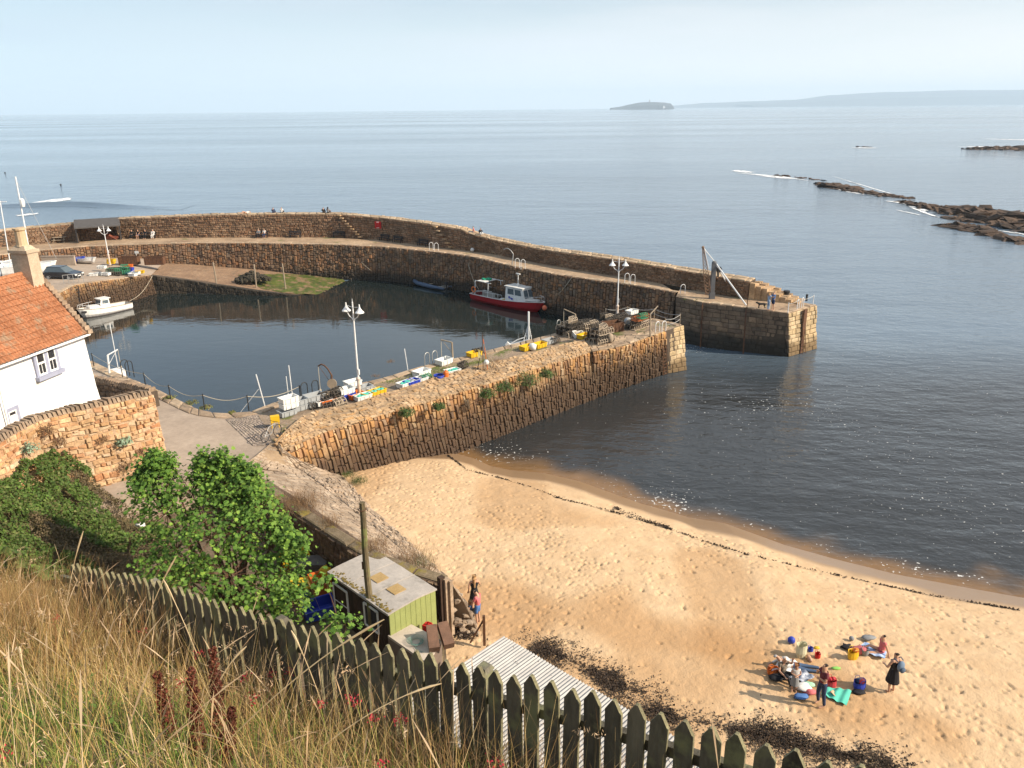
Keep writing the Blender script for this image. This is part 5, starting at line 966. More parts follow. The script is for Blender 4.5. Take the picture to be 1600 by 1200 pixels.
# ================================================================ PROPS
def M_(name, c, rough=.6, **k): return pm(name, c, tuple(x*.82 for x in c), sc=3, rough=rough, space='obj', **k)
m_wp = M_('white_plastic', (.78, .78, .75), .5); m_bl = M_('blue_plastic', (.03, .06, .42), .5); m_ye = M_('yellow_plastic', (.72, .45, .02), .5); m_gy = M_('grey_plastic', (.36, .38, .39), .6)
m_or = M_('orange_plastic', (.70, .17, .03), .5); m_rd = M_('red_plastic', (.50, .02, .02), .5); m_tq = M_('teal_net', (.10, .52, .42), .9, bump=.8); m_bk = M_('dark_rubber', (.03, .03, .035), .7)
m_wpt = M_('white_metal_paint', (.76, .77, .77), .45, dirt=(.34, .16, .07), dsc=1.2, dth=.72); m_galv = M_('grey_galvanised', (.38, .38, .37), .5, metal=.4); m_wood = pm('grey_timber', (.36, .29, .21), (.24, .19, .14), sc=3, rough=.9, bump=.4, stretch=(1, 1, .3))
m_rope = M_('pale_rope', (.50, .44, .34), .9); m_tarn = M_('net_green', (.06, .12, .08), .9); m_skin = M_('skin', (.52, .30, .20), .55)
def deckz(px, py):
    return P(px, py, 4.06)
# ---- lamps
def lamp(c, h, rz, label, span=.55):
    t = thing('street_lamp', label, 'street lamp', c, rz, 'white double headed harbour lamps'); k = h/6.0
    q = MB(); q.lathe([(.17, 0), (.17, .06), (.12, .1), (.105, .9), (.105, 1.15), (.14, 1.2), (.14, 1.28), (.07, 1.36)], (0, 0, 0), 12); o = q.build('base', pm('rust_streaked_paint', (.52, .33, .20), (.62, .60, .58), sc=2.5, rough=.7), t)
    q = MB(); q.tube([(0, 0, 1.3), (0, 0, h*.6), (0, 0, h)], [.065, .055, .045], 10); q.lathe([(.03, 0), (.05, .05), (.02, .1), (.012, .3)], (0, 0, h), 8); q.box((.09, 0, 1.7), (.08, .1, .35)); q.build('pole', m_wpt, t)
    for s_ in (-1, 1):
        q = MB(); q.tube([(0, 0, h-1.15)]+[(s_*span*(.15+.85*math.sin(a)), 0, h-.95+.75*(1-math.cos(a))*1.0) for a in np.linspace(.1, 1.45, 8)], .028, 6); q.tube([(0, 0, h-.25), (s_*span, 0, h-.18)], .015, 5); a_ = q.build('arm', m_wpt, t)
        q = MB(); q.lathe([(.03, .30), (.045, .16), (.05, .1), (.09, .02), (.17, -.1), (.27, -.2), (.28, -.24), (.05, -.2)], (s_*span, 0, h-.3), 14); q.build('lamp_shade', M_('white_enamel', (.82, .82, .80), .35), a_)
        q = MB(); q.ball((s_*span, 0, h-.55), .1, 8, (1, 1, .9)); q.build('bulb', M_('frosted_glass', (.75, .76, .74), .2), a_)
    return t
c = deckz(562, 620); lamp(c, HT(549, 474, c)-4.06, .55-1.1, 'tallest white double lamp standing by the fish crates on the near pier')
c = deckz(964, 500); lamp(c, HT(965, 405, c)-4.06, -.1, 'white double lamp beside the lobster pots at the pier end')
c = P(172, 414, 3.15); lamp(c, HT(163, 354, c)-3.15, .15, 'small white double lamp on the far quay by the yellow tub')
# ---- hoops, davits
def hoop(px, py, z, h, ang, label, mat=None, w_=.5):
    c = P(px, py, z); t = MB(); t.local = True; d = Vector((math.cos(ang), math.sin(ang), 0)); pts = [Vector((0, 0, 0)), Vector((0, 0, h-w_/2))]+[d*(w_/2*(1-math.cos(a)))+Vector((0, 0, h-w_/2+w_/2*math.sin(a))) for a in np.linspace(.3, 2.84, 6)]+[d*w_+Vector((0, 0, h-w_/2)), d*w_]
    o = t.build('safety_hoop', mat or m_blk, at=c) if False else None
    q = MB(); q.local = True; q.tube(pts, .03, 6); o = q.build('safety_hoop', mat or m_blk); o.location = c; tag(o, label, 'handrail', 'ladder hoops along the quays'); return o
for a in [(472, 626, 4.05, 1.15, .9, 'black ladder hoop nearest the cobbles on the near pier', m_blk), (489, 621, 4.05, 1.1, .9, 'second black ladder hoop beside the first on the near pier', m_blk), (664, 573, 4.05, 1.0, .9, 'thin grey ladder hoop left of the white box on the pier', m_galv), (676, 570, 4.05, 1.0, .9, 'thin grey ladder hoop next to the white box on the pier', m_galv), (870, 519, 4.05, 1.0, .9, 'thin ladder hoop beside the lobster pot stack', m_galv), (192, 590, 4.02, 1.25, .9, 'black ladder hoop on the quay behind the cottage wall', m_blk), (199, 592, 4.02, 1.25, .9, 'black ladder hoop right of its twin behind the cottage wall', m_blk), (671, 391, 4.4, 1.0, .3, 'white ladder hoop on the outer pier, left of a pair', m_wpt), (679, 392, 4.4, 1.0, .3, 'white ladder hoop on the outer pier, right of a pair', m_wpt), (805, 419, 4.4, 1.1, .3, 'pale ladder hoop beside the davit on the outer pier', m_wpt), (814, 421, 4.4, 1.1, .3, 'pale ladder hoop right of the davit on the outer pier', m_wpt), (976, 442, 4.4, 1.0, .3, 'pale ladder hoop behind the lamp at the outer pier', m_wpt), (985, 444, 4.4, 1.0, .3, 'pale ladder hoop right of the lamp on the outer pier', m_wpt), (1063, 459, 4.4, .9, .3, 'short pale hoop near the crane', m_wpt), (1245, 484, 4.12, .9, .9, 'pale ladder hoop at the corner of the pier head', m_wpt), (1252, 481, 4.12, .9, .9, 'pale ladder hoop above the rusty ladder slot on the pier head', m_wpt), (1024, 520, 4.06, .9, .7, 'ladder hoop at the near pier end', m_wpt), (1034, 519, 4.06, .9, .7, 'ladder hoop beside the end buttress', m_wpt)]: hoop(*a)
def davit(base, top, tip, z, label, hang=1.2, mat=None, brace=True, curve=False, wheel=False):
    c = P(*base, z); h = PD(*top, c.y); e = PD(*tip, c.y+.5); t = thing('davit', label, 'davit', c, group='boat davits'); q = MB(); q.local = True; T = h-c; E = e-c
    q.tube([(0, 0, 0), T], .07, 6); q.build('post', mat or m_rust, t); q = MB(); q.local = True
    mid = (T+E)/2+Vector((0, 0, .35 if curve else 0)); q.tube([T, T.lerp(mid, .5)+Vector((0, 0, .1 if curve else 0)), mid, mid.lerp(E, .5)+Vector((0, 0, .1 if curve else 0)), E], .05, 5)
    if brace: q.tube([T*.45, E.lerp(T, .1)], .02, 4)
    q.build('arm', mat or m_rust, t)
    if hang: q = MB(); q.local = True; q.tube([E, E-Vector((0, 0, hang))], .018, 4); q.ball(E-Vector((0, 0, hang)), .08, 6, (1, 1, 1.4)); q.build('hoist_rope', m_rope, t)
    if wheel: q = MB(); q.local = True; q.lathe([(.32, -.05), (.32, .05)], (.1, -.1, .55), 14, Matrix.Rotation(1.4, 3, 'X')); q.build('winch_wheel', m_wood, t)
davit((171, 583), (168, 555), (184, 546), 4.02, 'white rusty davit on the quay behind the cottage', 1.3, m_wpt)
davit((518, 611), (518, 586), (497, 572), 4.05, 'black curved davit with a pale winch wheel by the first lamp', 1.7, m_rust, curve=True, wheel=True)
davit((708, 567), (706, 535), (689, 531), 4.05, 'pale rusty davit beside the white box on the pier', 1.4, m_wood)
davit((901, 511), (899, 491), (881, 483), 4.05, 'rusty davit frame rising out of the lobster pots', 1.9, m_wood, brace=False)
davit((1016, 526), (1016, 491), (1028, 478), 4.06, 'grey bent davit at the corner of the near pier end', 0, m_wood, brace=False)
davit((800, 414), (802, 397), (787, 390), 4.4, 'thin grey davit on the outer pier above the red boat', 0, m_galv, brace=False, curve=True)
# ---- rope / chain fences
def rope_fence(name, label, posts, ropes, z, mat, rm, h, sag=.18, closed_at=None):
    pts = [P(x, y, z) for x, y in posts]; t = thing(name, label, 'fence', pts[0]); O_ = t.location.copy()
    for p in pts: q = MB(); q.tube([p, p+Vector((0, 0, h))], .035, 6); q.ball(p+Vector((0, 0, h)), .05, 6); q.build('post', mat, t, at=O_)
    for a, b_ in zip(pts, pts[1:]):
        for hh in ropes:
            q = MB(); q.tube([a.lerp(b_, k/10)+Vector((0, 0, hh-sag*math.sin(math.pi*k/10))) for k in range(11)], .02, 4); q.build('rope', rm, t, at=O_)
rope_fence('rope_fence', 'black posts with a sagging pale rope along the inner quay edge', [(147, 573), (228, 605), (267, 625), (320, 640), (389, 642), (470, 626)], [.95], 4.02, m_blk, m_rope, 1.0, .3)
rope_fence('chain_fence', 'pale posts with double chains around the near pier end', [(946, 499), (980, 496), (1022, 499), (1062, 508), (1039, 516)], [.9, .5], 4.07, m_wood, m_galv, .95, .15)
rope_fence('chain_fence', 'thin posts with a chain at the corner of the pier head', [(1231, 489), (1245, 484), (1270, 476.5)], [.85], 4.13, m_wpt, m_galv, .9, .1)
# ---- fish boxes
def fish_box(mat, fill=None):
    t = thing('fish_box', 'x', 'fish box'); q = MB(); L_, W_, H_ = .8, .5, .26; th = .03
    q.box((0, 0, .02), (L_-.08, W_-.08, .04))
    for s_ in (-1, 1):
        q.box((0, s_*(W_/2-th/2-.01), H_/2+.02), (L_-.02, th, H_-.04), Matrix.Rotation(-s_*.06, 3, 'X')); q.box((s_*(L_/2-th/2-.01), 0, H_/2+.02), (th, W_-.1, H_-.045), Matrix.Rotation(s_*.06, 3, 'Y'))
        q.box((0, s_*(W_/2), H_+.0), (L_+.03, .045, .03)); q.box((s_*(L_/2), 0, H_+.0), (.045, W_-.05, .03))
        for k in (-.25, 0, .25): q.box((k, s_*(W_/2+.004), H_/2), (.03, .02, H_*.75))
    q.build('box', mat, t)
    q = MB(); 
    for s_ in (-1, 1): q.box((s_*(L_/2+.012), 0, H_*.72), (.02, .16, .04)); 
    if fill:
        q = MB()
        for k in range(14): q.ball((random.uniform(-.28, .28), random.uniform(-.15, .15), H_-.03), random.uniform(.05, .1), 6, (1.2, 1, .5), jit=.3)
        q.build('contents', fill, t)
    return t
BOX = {k: fish_box(m, f) for k, m, f in [('white', m_wp, None), ('blue', m_bl, None), ('yellow', m_ye, None), ('grey', m_gy, None), ('orange', m_or, None), ('whiteteal', m_wp, m_tq), ('yellowteal', m_ye, m_tq), ('whitedark', m_wp, m_bk)]}
used = set()
def put(proto, key, loc, rz, label, group=None, rot=None, sc=None):
    if key not in used: o = proto; used.add(key)
    else: o = copy_tree(proto)
    return place(o, loc, rz, label, group, rot, sc)
GB = 'fish boxes on the near pier'; az = .78
for kind, px, py, lvl, lab in [
 ('grey', 449, 651, 0, 'grey fish box at the bottom of the white stack beside the bicycle'), ('white', 453, 648, 1, 'middle white fish box of the stack beside the bicycle'), ('white', 453, 648, 2, 'top white fish box of the stack beside the bicycle'),
 ('grey', 467, 643, 0, 'lower grey fish box right of the white stack'), ('grey', 467, 643, 1, 'upper grey fish box right of the white stack'), ('blue', 478, 640, 0, 'small blue box wedged between grey fish boxes'),
 ('grey', 492, 636, 0, 'lower box of the wide grey pair near the davit'), ('grey', 492, 636, 1, 'upper box of the wide grey pair near the davit'), ('whitedark', 505, 635, 0, 'grey lidded box touching the dark pots'),
 ('orange', 512, 634, 0, 'red orange box among dark pots'), ('blue', 541, 625, 0, 'blue fish box under a white one near the lamp'), ('white', 541, 625, 1, 'white fish box on top of a blue one near the lamp'),
 ('grey', 553, 614, 0, 'grey fish box under white ones at the lamp foot'), ('white', 552, 613, 1, 'white fish box on the grey one at the lamp foot'), ('grey', 569, 613, 0, 'grey fish box behind the lamp foot'), ('white', 580, 613, 0, 'small white box right of the lamp foot'),
 ('whiteteal', 567, 627, 0, 'white fish box filled with teal net at the front of the group'), ('yellowteal', 579, 623, 0, 'yellow fish box filled with teal net, left one'), ('yellowteal', 590, 619, 0, 'yellow fish box filled with teal net, right one'), ('orange', 555, 624, 0, 'orange box between the blue and teal filled boxes'),
 ('whiteteal', 633, 607, 0, 'white fish box with teal net beside the blue one'), ('blue', 644, 604, 0, 'open blue fish box between two white ones'), ('white', 656, 600, 0, 'white fish box right of the blue one'), ('white', 659, 589, 0, 'white fish box alone nearer the harbour edge'),
 ('white', 694, 571, 0, 'white fish box on the green weedy deck by the davit'), ('whiteteal', 707, 587, 0, 'white box with yellow and green contents on the pier rubble'), ('yellow', 741, 559, 0, 'flat yellow box by the harbour edge with dark pots'),
 ('yellow', 843, 545, 0, 'bright yellow fish box beside a white sack'), ('grey', 858, 539, 0, 'pale grey fish box right of the yellow one'), ('yellow', 823, 549, 0, 'low yellow box left of the white sack'), ('yellow', 912, 531, 0, 'yellow box wedged by the big lobster pot stack'), ('white', 902, 528, 0, 'tilted white box against the lobster pots'), ('white', 987, 499, 1, 'white box on the pots by the chain fence')]:
    c = P(px, py-2.5, 4.08); rr_ = az+random.uniform(-.12, .12); tl = (.5, .1, rr_) if 'tilted' in lab else None
    put(BOX[kind], kind, c+Vector((0, 0, lvl*.36)), rr_, lab, GB, rot=tl, sc=(1.45 if 'wide' in lab or 'alone' in lab or 'weedy' in lab else (.75 if 'small' in lab else 1.3)))
GQ = 'fish boxes on the far quay'
for kind, px, py, lvl, lab in [('white', 147, 431, 0, 'white fish box leftmost on the far quay edge'), ('grey', 156, 430, 0, 'grey fish box right of the leftmost on the far quay'), ('white', 160, 423, 1, 'upper white fish box in the far quay pile'), ('white', 166, 430, 0, 'open white fish box leaning in the far quay pile'), ('yellow', 174, 412, 0, 'yellow fish box at the far lamp foot'), ('yellow', 175, 412, 1, 'upper yellow fish box at the far lamp foot'), ('blue', 203, 428, 0, 'blue fish box right of the green pots on the far quay'), ('blue', 203, 426, 1, 'upper blue fish box on the far quay'), ('white', 213, 428, 0, 'white fish box near the end of the far quay'), ('orange', 202, 421, 1, 'orange fish box behind the blue ones on the far quay'), ('yellow', 219, 427, 0, 'last yellow fish box at the far quay end'), ('white', 208, 431, 0, 'white fish box at the far quay lip')]:
    put(BOX[kind], kind, P(px, py, 3.2 if px < 190 else 2.95)+Vector((0, 0, lvl*.28)), random.uniform(-.4, .4), lab, GQ, sc=1.2)
# ---- lobster pots
def creel(mat, net):
    t = thing('lobster_pot', 'x', 'lobster pot'); L_, W_, H_ = .75, .52, .42; q = MB()
    for k in range(4):
        x_ = -L_/2+k*L_/3; q.tube([(x_, W_/2*math.cos(a), H_*math.sin(a)**.7 if 0 < a < math.pi else 0) for a in np.linspace(0, math.pi, 8)], .03, 5)
    for a in (0, .8, 1.57, 2.34, 3.14): y_ = W_/2*math.cos(a); z_ = H_*(max(0, math.sin(a))**.7); q.tube([(-L_/2, y_, z_), (L_/2, y_, z_)], .016, 4)
    q.box((0, 0, .02), (L_, W_, .035)); q.build('frame', mat, t); q = MB()
    for k in range(9):
        a = math.pi*k/8
        for j in range(7):
            x0, x1 = -L_/2+j*L_/7, -L_/2+(j+1)*L_/7; a2 = min(math.pi, a+math.pi/8)
            if k < 8: q.tube([(x0, W_/2*math.cos(a)*.98, H_*.98*max(0, math.sin(a))**.7), (x1, W_/2*math.cos(a2)*.98, H_*.98*max(0, math.sin(a2))**.7)], .010, 3, caps=False); q.tube([(x1, W_/2*math.cos(a)*.98, H_*.98*max(0, math.sin(a))**.7), (x0, W_/2*math.cos(a2)*.98, H_*.98*max(0, math.sin(a2))**.7)], .010, 3, caps=False)
    q.build('netting', net, t); return t
POT = {'brown': creel(M_('pot_brown', (.50, .41, .31), .8), M_('pot_net', (.022, .018, .014), .9)), 'dark': creel(M_('pot_dark', (.10, .085, .07), .8), M_('pot_net_dark', (.018, .018, .016), .9)), 'green': creel(M_('pot_green', (.05, .26, .14), .7), M_('pot_net_green', (.05, .14, .08), .9)), 'orange': creel(M_('pot_orange', (.50, .16, .05), .7), M_('pot_net_orange', (.30, .11, .05), .9))}  # near-black netting on brown and dark pots paints the shade inside them
tiers = ['bottom row', 'second row', 'third row', 'fourth row', 'top row']
def stack(kind, px, py, nx, ny, nz, where, rz=.78, z=4.08, mixk=None):
    c = P(px, py, z)
    for k in range(nz):
        for i in range(nx-(k//2)):
            for j in range(max(1, ny-(k//3))):
                if k == nz-1 and random.random() < .3: continue
                kk = mixk if mixk and random.random() < .3 else kind; l = rotz(rz) @ Vector(((j-(ny-1)/2)*.78, (i-(nx-1)/2)*.56, 0)); roll = random.choice([0, 0, 1.57])
                put(POT[kk], kk+'p', c+l+Vector((random.uniform(-.06, .06), random.uniform(-.06, .06), k*.38+(.25 if roll else 0))), 0, '%s lobster pot in the %s, %s' % (kk, tiers[min(k, 4)], where), 'lobster pots stacked '+where, rot=(roll, random.uniform(-.06, .06), rz+random.uniform(-.25, .25)))
stack('brown', 889, 522, 3, 2, 4, 'under the rusty davit frame', mixk='dark'); stack('brown', 935, 534, 3, 2, 4, 'at the front of the pier end', mixk='dark'); stack('brown', 916, 517, 2, 2, 2, 'between the davit and the front stack', mixk='dark'); stack('dark', 945, 508, 3, 2, 2, 'behind the rusty bin', mixk='brown'); stack('dark', 913, 508, 1, 3, 1, 'at the harbour edge by the davit', mixk='green')
stack('brown', 998, 511, 2, 3, 2, 'beside the pier end chains', mixk='dark'); stack('orange', 1000, 500, 1, 2, 1, 'coloured orange near the pier end', z=4.85); stack('green', 1003, 497, 1, 1, 1, 'topped with green at the pier end', z=5.25); stack('dark', 972, 503, 1, 3, 2, 'at the lamp foot on the pier end')
stack('dark', 508, 631, 1, 3, 2, 'right of the grey fish boxes'); stack('brown', 529, 634, 1, 3, 1, 'lying on the rubble near the blue box', mixk='dark'); stack('dark', 733, 556, 1, 3, 1, 'at the edge behind the flat yellow box'); stack('green', 672, 592, 1, 2, 1, 'right of the white boxes'); stack('dark', 714, 578, 1, 2, 1, 'in a dark pile on the pier crest'); stack('dark', 873, 534, 1, 2, 1, 'next to the pale grey box')
stack('green', 187, 428, 2, 3, 3, 'on the far quay edge', rz=.2, z=3.0, mixk='dark'); stack('dark', 178, 430, 1, 2, 2, 'left of the green ones on the far quay', rz=.2, z=3.05)
for k, p in list(POT.items()):
    pass
# rusty bin, fender, coils, sack, orange can
def open_bin(name, label, cat, c, d, mat, rz, group=None):
    q = MB(); q.local = True; a, b_, h = d; t = .04
    q.box((0, 0, t/2), (a-.01, b_-.01, t)); q.box((0, b_/2-t/2, h/2), (a, t, h)); q.box((0, -b_/2+t/2, h/2), (a, t, h)); q.box((a/2-t/2, 0, h/2), (t, b_-2*t-.004, h-.004)); q.box((-a/2+t/2, 0, h/2), (t, b_-2*t-.004, h-.004))
    for k in range(5): x_ = -a/2+a*(k+.5)/5; q.box((x_, -b_/2-.01, h/2), (.05, .03, h*.9)); q.box((x_, b_/2+.01, h/2), (.05, .03, h*.9))
    q.box((0, -b_/2-.005, h), (a+.05, .06, .05)); q.box((0, b_/2+.005, h), (a+.05, .06, .05)); o = q.build(name, mat); o.location = c; o.rotation_euler = (0, 0, rz); return tag(o, label, cat, group)
open_bin('steel_bin', 'big rusty steel bin among the lobster pots', 'bin', P(957, 517, 4.08), (1.6, 1.0, .75), m_rust, .45)
def blob(name, label, cat, c, r, mat, sc=(1, 1, 1), n=10, jit=.08, group=None):
    q = MB(); q.local = True; q.ball((0, 0, r*sc[2]*.9), r, n, sc, jit=jit); o = q.build(name, mat, smooth=True); o.location = c; return tag(o, label, cat, group)
blob('net_buoy', 'round pale grey net buoy beside the chain fence', 'buoy', P(981, 508, 4.3), .35, m_gy, jit=0)
blob('sack', 'white sack slumped beside the bright yellow box', 'sack', P(832, 547, 4.1), .32, m_wp, (1, .8, .9), jit=.15); blob('sack', 'small grey sack at the end of the big pot stack', 'sack', P(953, 535, 4.1), .38, m_wood, (.8, .8, 1), jit=.1)
q = MB(); q.local = True; q.lathe([(.17, 0), (.18, .05), (.18, .34), (.14, .42), (.05, .46), (.05, .52)], n=10); o = q.build('jerrycan', m_or); o.location = P(697, 589, 4.3); tag(o, 'orange container standing on the pier rubble', 'container')
q = MB(); q.local = True; 
for k in range(5): q.tube([(.3*math.cos(a)*(1+.05*k), .3*math.sin(a), .04+.035*k) for a in np.linspace(0, 6.28, 17)], .022, 5)
o = q.build('rope_coil', m_bl); o.location = P(686, 590, 4.3); tag(o, 'dark blue rope coil on the pier rubble', 'rope')
# marker poles with flags
t = thing('marker_poles', 'bundle of fishing marker poles with small flags propped on the pier', 'marker poles', P(755, 578, 4.3))
for dx, dy, h, m in ((0, 0, 2.6, m_rust), (.15, .1, 2.2, m_or), (-.2, 0, 1.7, m_bk), (.3, -.1, 1.9, m_wood), (.6, -.2, 1.4, m_wood)):
    q = MB(); q.local = True; q.tube([(dx*2, dy, 0), (dx*.3, dy, h)], .025, 5); q.build('pole', m, t)
q = MB(); q.local = True; q.loft([[Vector((-.35, -.1, .9)), Vector((-.3, -.1, 1.5))], [Vector((-.05, -.1, .95)), Vector((-.25, -.12, 1.5))]]); q.build('flag', M_('pale_flag', (.75, .70, .35), .9), t)
q = MB(); q.local = True; q.ball((.25, -.1, .6), .2, 8); q.build('float', m_wp, t)
# ---- bicycle with box
def bicycle(c, rz, label):
    t = thing('bicycle', label, 'bicycle', c, rz)
    for x_ in (-.52, .52):
        q = MB(); q.tube([(x_+.33*math.cos(a), 0, .35+.33*math.sin(a)) for a in np.linspace(0, 2*math.pi, 21)[:-1]], .022, 5, closed=True); wl = q.build('wheel', m_bk, t)
        q = MB()
        for k in range(10): a = k*math.pi/5; q.tube([(x_, 0, .35), (x_+.32*math.cos(a), 0, .35+.32*math.sin(a))], .004, 3)
        q.build('spokes', m_galv, wl)
    q = MB(); F_ = [(-.52, 0, .35), (-.18, 0, .75), (.35, 0, .8), (.0, 0, .33)]
    for a, b_ in (((-.52, 0, .35), (-.15, 0, .78)), ((-.15, 0, .78), (.36, 0, .8)), ((.36, 0, .8), (0, 0, .33)), ((0, 0, .33), (-.17, 0, .85)), ((-.52, 0, .35), (0, 0, .33)), ((.33, 0, .92), (.52, 0, .35))): q.tube([a, b_], .02, 5)
    q.build('frame', m_galv, t); q = MB(); q.box((-.18, 0, .88), (.24, .13, .05)); q.build('saddle', m_bk, t); q = MB(); q.tube([(.3, -.28, .98), (.34, 0, .93), (.3, .28, .98)], .015, 5); q.build('handlebar', m_bk, t)
bicycle(P(425, 686, 4.05), 1.15, 'dark bicycle leaning at the start of the near pier')
q = MB(); q.local = True; q.box((0, 0, .55), (.5, .3, .38)); 
for x_ in (-.2, .2):
    for y_ in (-.1, .1): q.box((x_, y_, .18), (.04, .04, .36))
o = q.build('carrier_box', m_ye); o.location = P(431, 668, 4.05); o.rotation_euler.z = .4; tag(o, 'orange yellow delivery box standing beside the bicycle', 'box')
# ---- slipway posts
for a in [((341, 458), (333, 410), 0, 'leaning timber post nearest the quay in the slipway water'), ((401.5, 458), (397, 413), 0, 'middle timber post by the net heap'), ((447, 455), (441, 412), .1, 'rusty tipped post on the green weed')]:
    c = P(*a[0], a[2]); h = HT(*a[1], c); e = PD(*a[1], c.y); q = MB(); q.local = True; q.tube([(0, 0, -.5), e-c], .09, 7); o = q.build('mooring_post', m_wood); o.location = c; tag(o, a[3], 'post', 'timber posts on the slipway')
# ---- crane
c = P(1112, 467, 4.18); t = thing('harbour_crane', 'old grey hand crane with a lattice jib on the pier head', 'crane', c); Y_ = c.y
def cl(px, py, dy=0): return PD(px, py, Y_+dy)-c
q = MB(); q.local = True; tp = cl(1116, 411); q.beam((0, 0, 0), tp*.18, .5, .42); q.beam(tp*.18, tp, .38, .34); q.ball(tp, .24, 8, (1, .8, 1)); q.build('column', M_('grey_paint', (.12, .125, .135), .6), t)
q = MB(); q.local = True; b0 = cl(1107, 461, -.1); tip = cl(1098.5, 386.5, -.4)
for s_ in (-.16, .16): q.tube([b0+Vector((s_*1.6, 0, 0)), b0.lerp(tip, .5)+Vector((s_*1.4, 0, 0)), tip+Vector((s_*.3, 0, 0))], .04, 5)
for k in range(14): w0 = .25*(1-k/16); a, b_ = b0.lerp(tip, k/14), b0.lerp(tip, (k+1)/14); q.tube([a+Vector((-w0, 0, 0)), b_+Vector((w0, 0, 0))], .022, 4); q.tube([a+Vector((w0, 0, 0)), b_+Vector((-w0, 0, 0))], .022, 4)
q.ball(tip, .14, 6); q.build('jib', pm('crane_rust', (.30, .19, .12), (.14, .08, .05), sc=3, rough=.8), t)
for (px, py, dy) in ((1166, 477, -1.5), (1145, 459, 2.5)):
    q = MB(); q.local = True; e = P(px, py, 4.2)-c if dy < 0 else cl(px, py, dy); q.tube([cl(1118, 411), e], .07, 6); q.build('stay', m_wpt, t)
q = MB(); q.local = True; q.tube([tip, cl(1118, 411)], .04, 5); q.tube([tip+Vector((.1, 0, 0)), cl(1110, 430)], .02, 4); q.build('tie_rod', m_wpt, t)
q = MB(); q.local = True; q.lathe([(.3, -.06), (.3, .06)], cl(1123, 421, .4), 12, Matrix.Rotation(1.57, 3, 'X')); q.tube([cl(1122, 418, .4), cl(1122, 432, .4)], .09, 6); q.build('winch_gear', m_blk, t)
def bollard(px, py, z, h, r, label, mat=m_blk):
    q = MB(); q.local = True; q.lathe([(r*1.2, 0), (r, .06), (r*.9, h*.75), (r*1.15, h*.85), (r*1.1, h), (r*.4, h+.04)], n=10); o = q.build('bollard', mat); o.location = P(px, py, z); tag(o, label, 'bollard')
bollard(1228, 468, 4.12, .85, .28, 'stout dark bollard at the back of the pier head'); bollard(1260, 470, 4.12, .6, .1, 'thin black post near the pier head corner'); bollard(1180, 466, 4.15, .4, .2, 'low dark bollard by the broken sea wall end')
q = MB(); q.local = True; q.tube([(0, 0, 0), (0, 0, 1.0)], .04, 5); o = q.build('post', m_rust); o.location = P(1167, 482, 4.16); tag(o, 'thin rusty post on the pier head edge near the crane stay', 'post')
# ---- far pier furniture
def fpt(px, d_=.6):
    j = max(0, min(len(ft)-2, next((k for k in range(len(ft)-1) if ft[k][0] <= px <= ft[k+1][0]), 0))); q = (px-ft[j][0])/(ft[j+1][0]-ft[j][0]); g = foot[j].lerp(foot[j+1], q); dr = (foot[j+1]-foot[j]).normalized(); n_ = Vector((dr.y, -dr.x, 0)); cz = cr[j].lerp(cr[j+1], q)
    return g+n_*d_, math.atan2(dr.y, dr.x), cz, n_
def bench(px, label):
    g, a, _, _ = fpt(px, .55); t = thing('bench', label, 'bench', g, a, 'benches along the outer pier')
    q = MB()
    for y_ in (-.15, 0, .15): q.box((0, y_-.05, .45), (1.8, .12, .04))
    q.build('seat', m_bk, t); q = MB()
    for z_ in (.65, .82): q.box((0, .22, z_), (1.8, .04, .12))
    q.build('backrest', m_bk, t)
    for x_ in (-.75, .75): q = MB(); q.box((x_, -.15, .21), (.07, .07, .42)); q.box((x_, .2, .43), (.07, .07, .86)); q.box((x_, .02, .4), (.06, .4, .05)); q.build('leg', m_bk, t)
    return g, a
for px, lab in ((216, 'dark bench with two people in black, nearest the shelter'), (237, 'dark bench with a person in black and one in white'), (411, 'dark bench with the couple in the middle of the outer pier'), (463, 'empty dark bench right of the seated couple'), (531, 'empty dark bench below the sea wall steps'), (605, 'empty bench left of a close pair under the red lifebuoy'), (626, 'empty bench right of a close pair under the red lifebuoy'), (665, 'empty bench beside the white ladder hoops')): bench(px, lab)
g, a, cz, n_ = fpt(593, .12); t = thing('lifebuoy_station', 'red lifebuoy cabinet mounted on the sea wall', 'lifebuoy', g+Vector((0, 0, 1.6)), a); q = MB(); q.box((0, 0, .45), (.95, .14, .95)); q.build('cabinet', m_rd, t); q = MB(); q.tube([(.3*math.cos(b_), -.12, .45+.3*math.sin(b_)) for b_ in np.linspace(0, 2*math.pi, 17)[:-1]], .06, 6, closed=True); q.build('lifebuoy', m_rd, t)
q = MB(); q.box((0, -.1, .85), (.35, .06, .08)); q.box((0, -.1, .08), (.35, .06, .08)); q.build('band', m_wp, t)
def picnic(px, py, z, rz, label):
    t = thing('picnic_table', label, 'picnic table', P(px, py, z), rz, 'picnic tables near the shelter'); q = MB()
    for y_ in (-.3, -.1, .1, .3): q.box((0, y_, .74), (1.7, .17, .04))
    q.build('table_top', m_wood, t)
    for s_ in (-1, 1): q = MB(); q.box((0, s_*.75, .44), (1.7, .24, .04)); q.build('seat', m_wood, t); q = MB(); q.beam((s_*.6, -.6, 0), (s_*.6, -.2, .72), .08); q.beam((s_*.6, .6, 0), (s_*.6, .2, .72), .08); q.box((s_*.66, 0, .4), (.05, 1.6, .08)); q.build('leg', m_wood, t)
picnic(94, 379, 4.65, .3, 'wooden picnic table with two people, left of the shelter'); picnic(144, 373, 4.65, .2, 'wooden picnic table inside the shelter')
gs, a, cz, n_ = fpt(156, 0); t = thing('shelter', 'open fronted dark shelter with a sloping slate roof against the sea wall', 'shelter', gs, a); O7 = gs
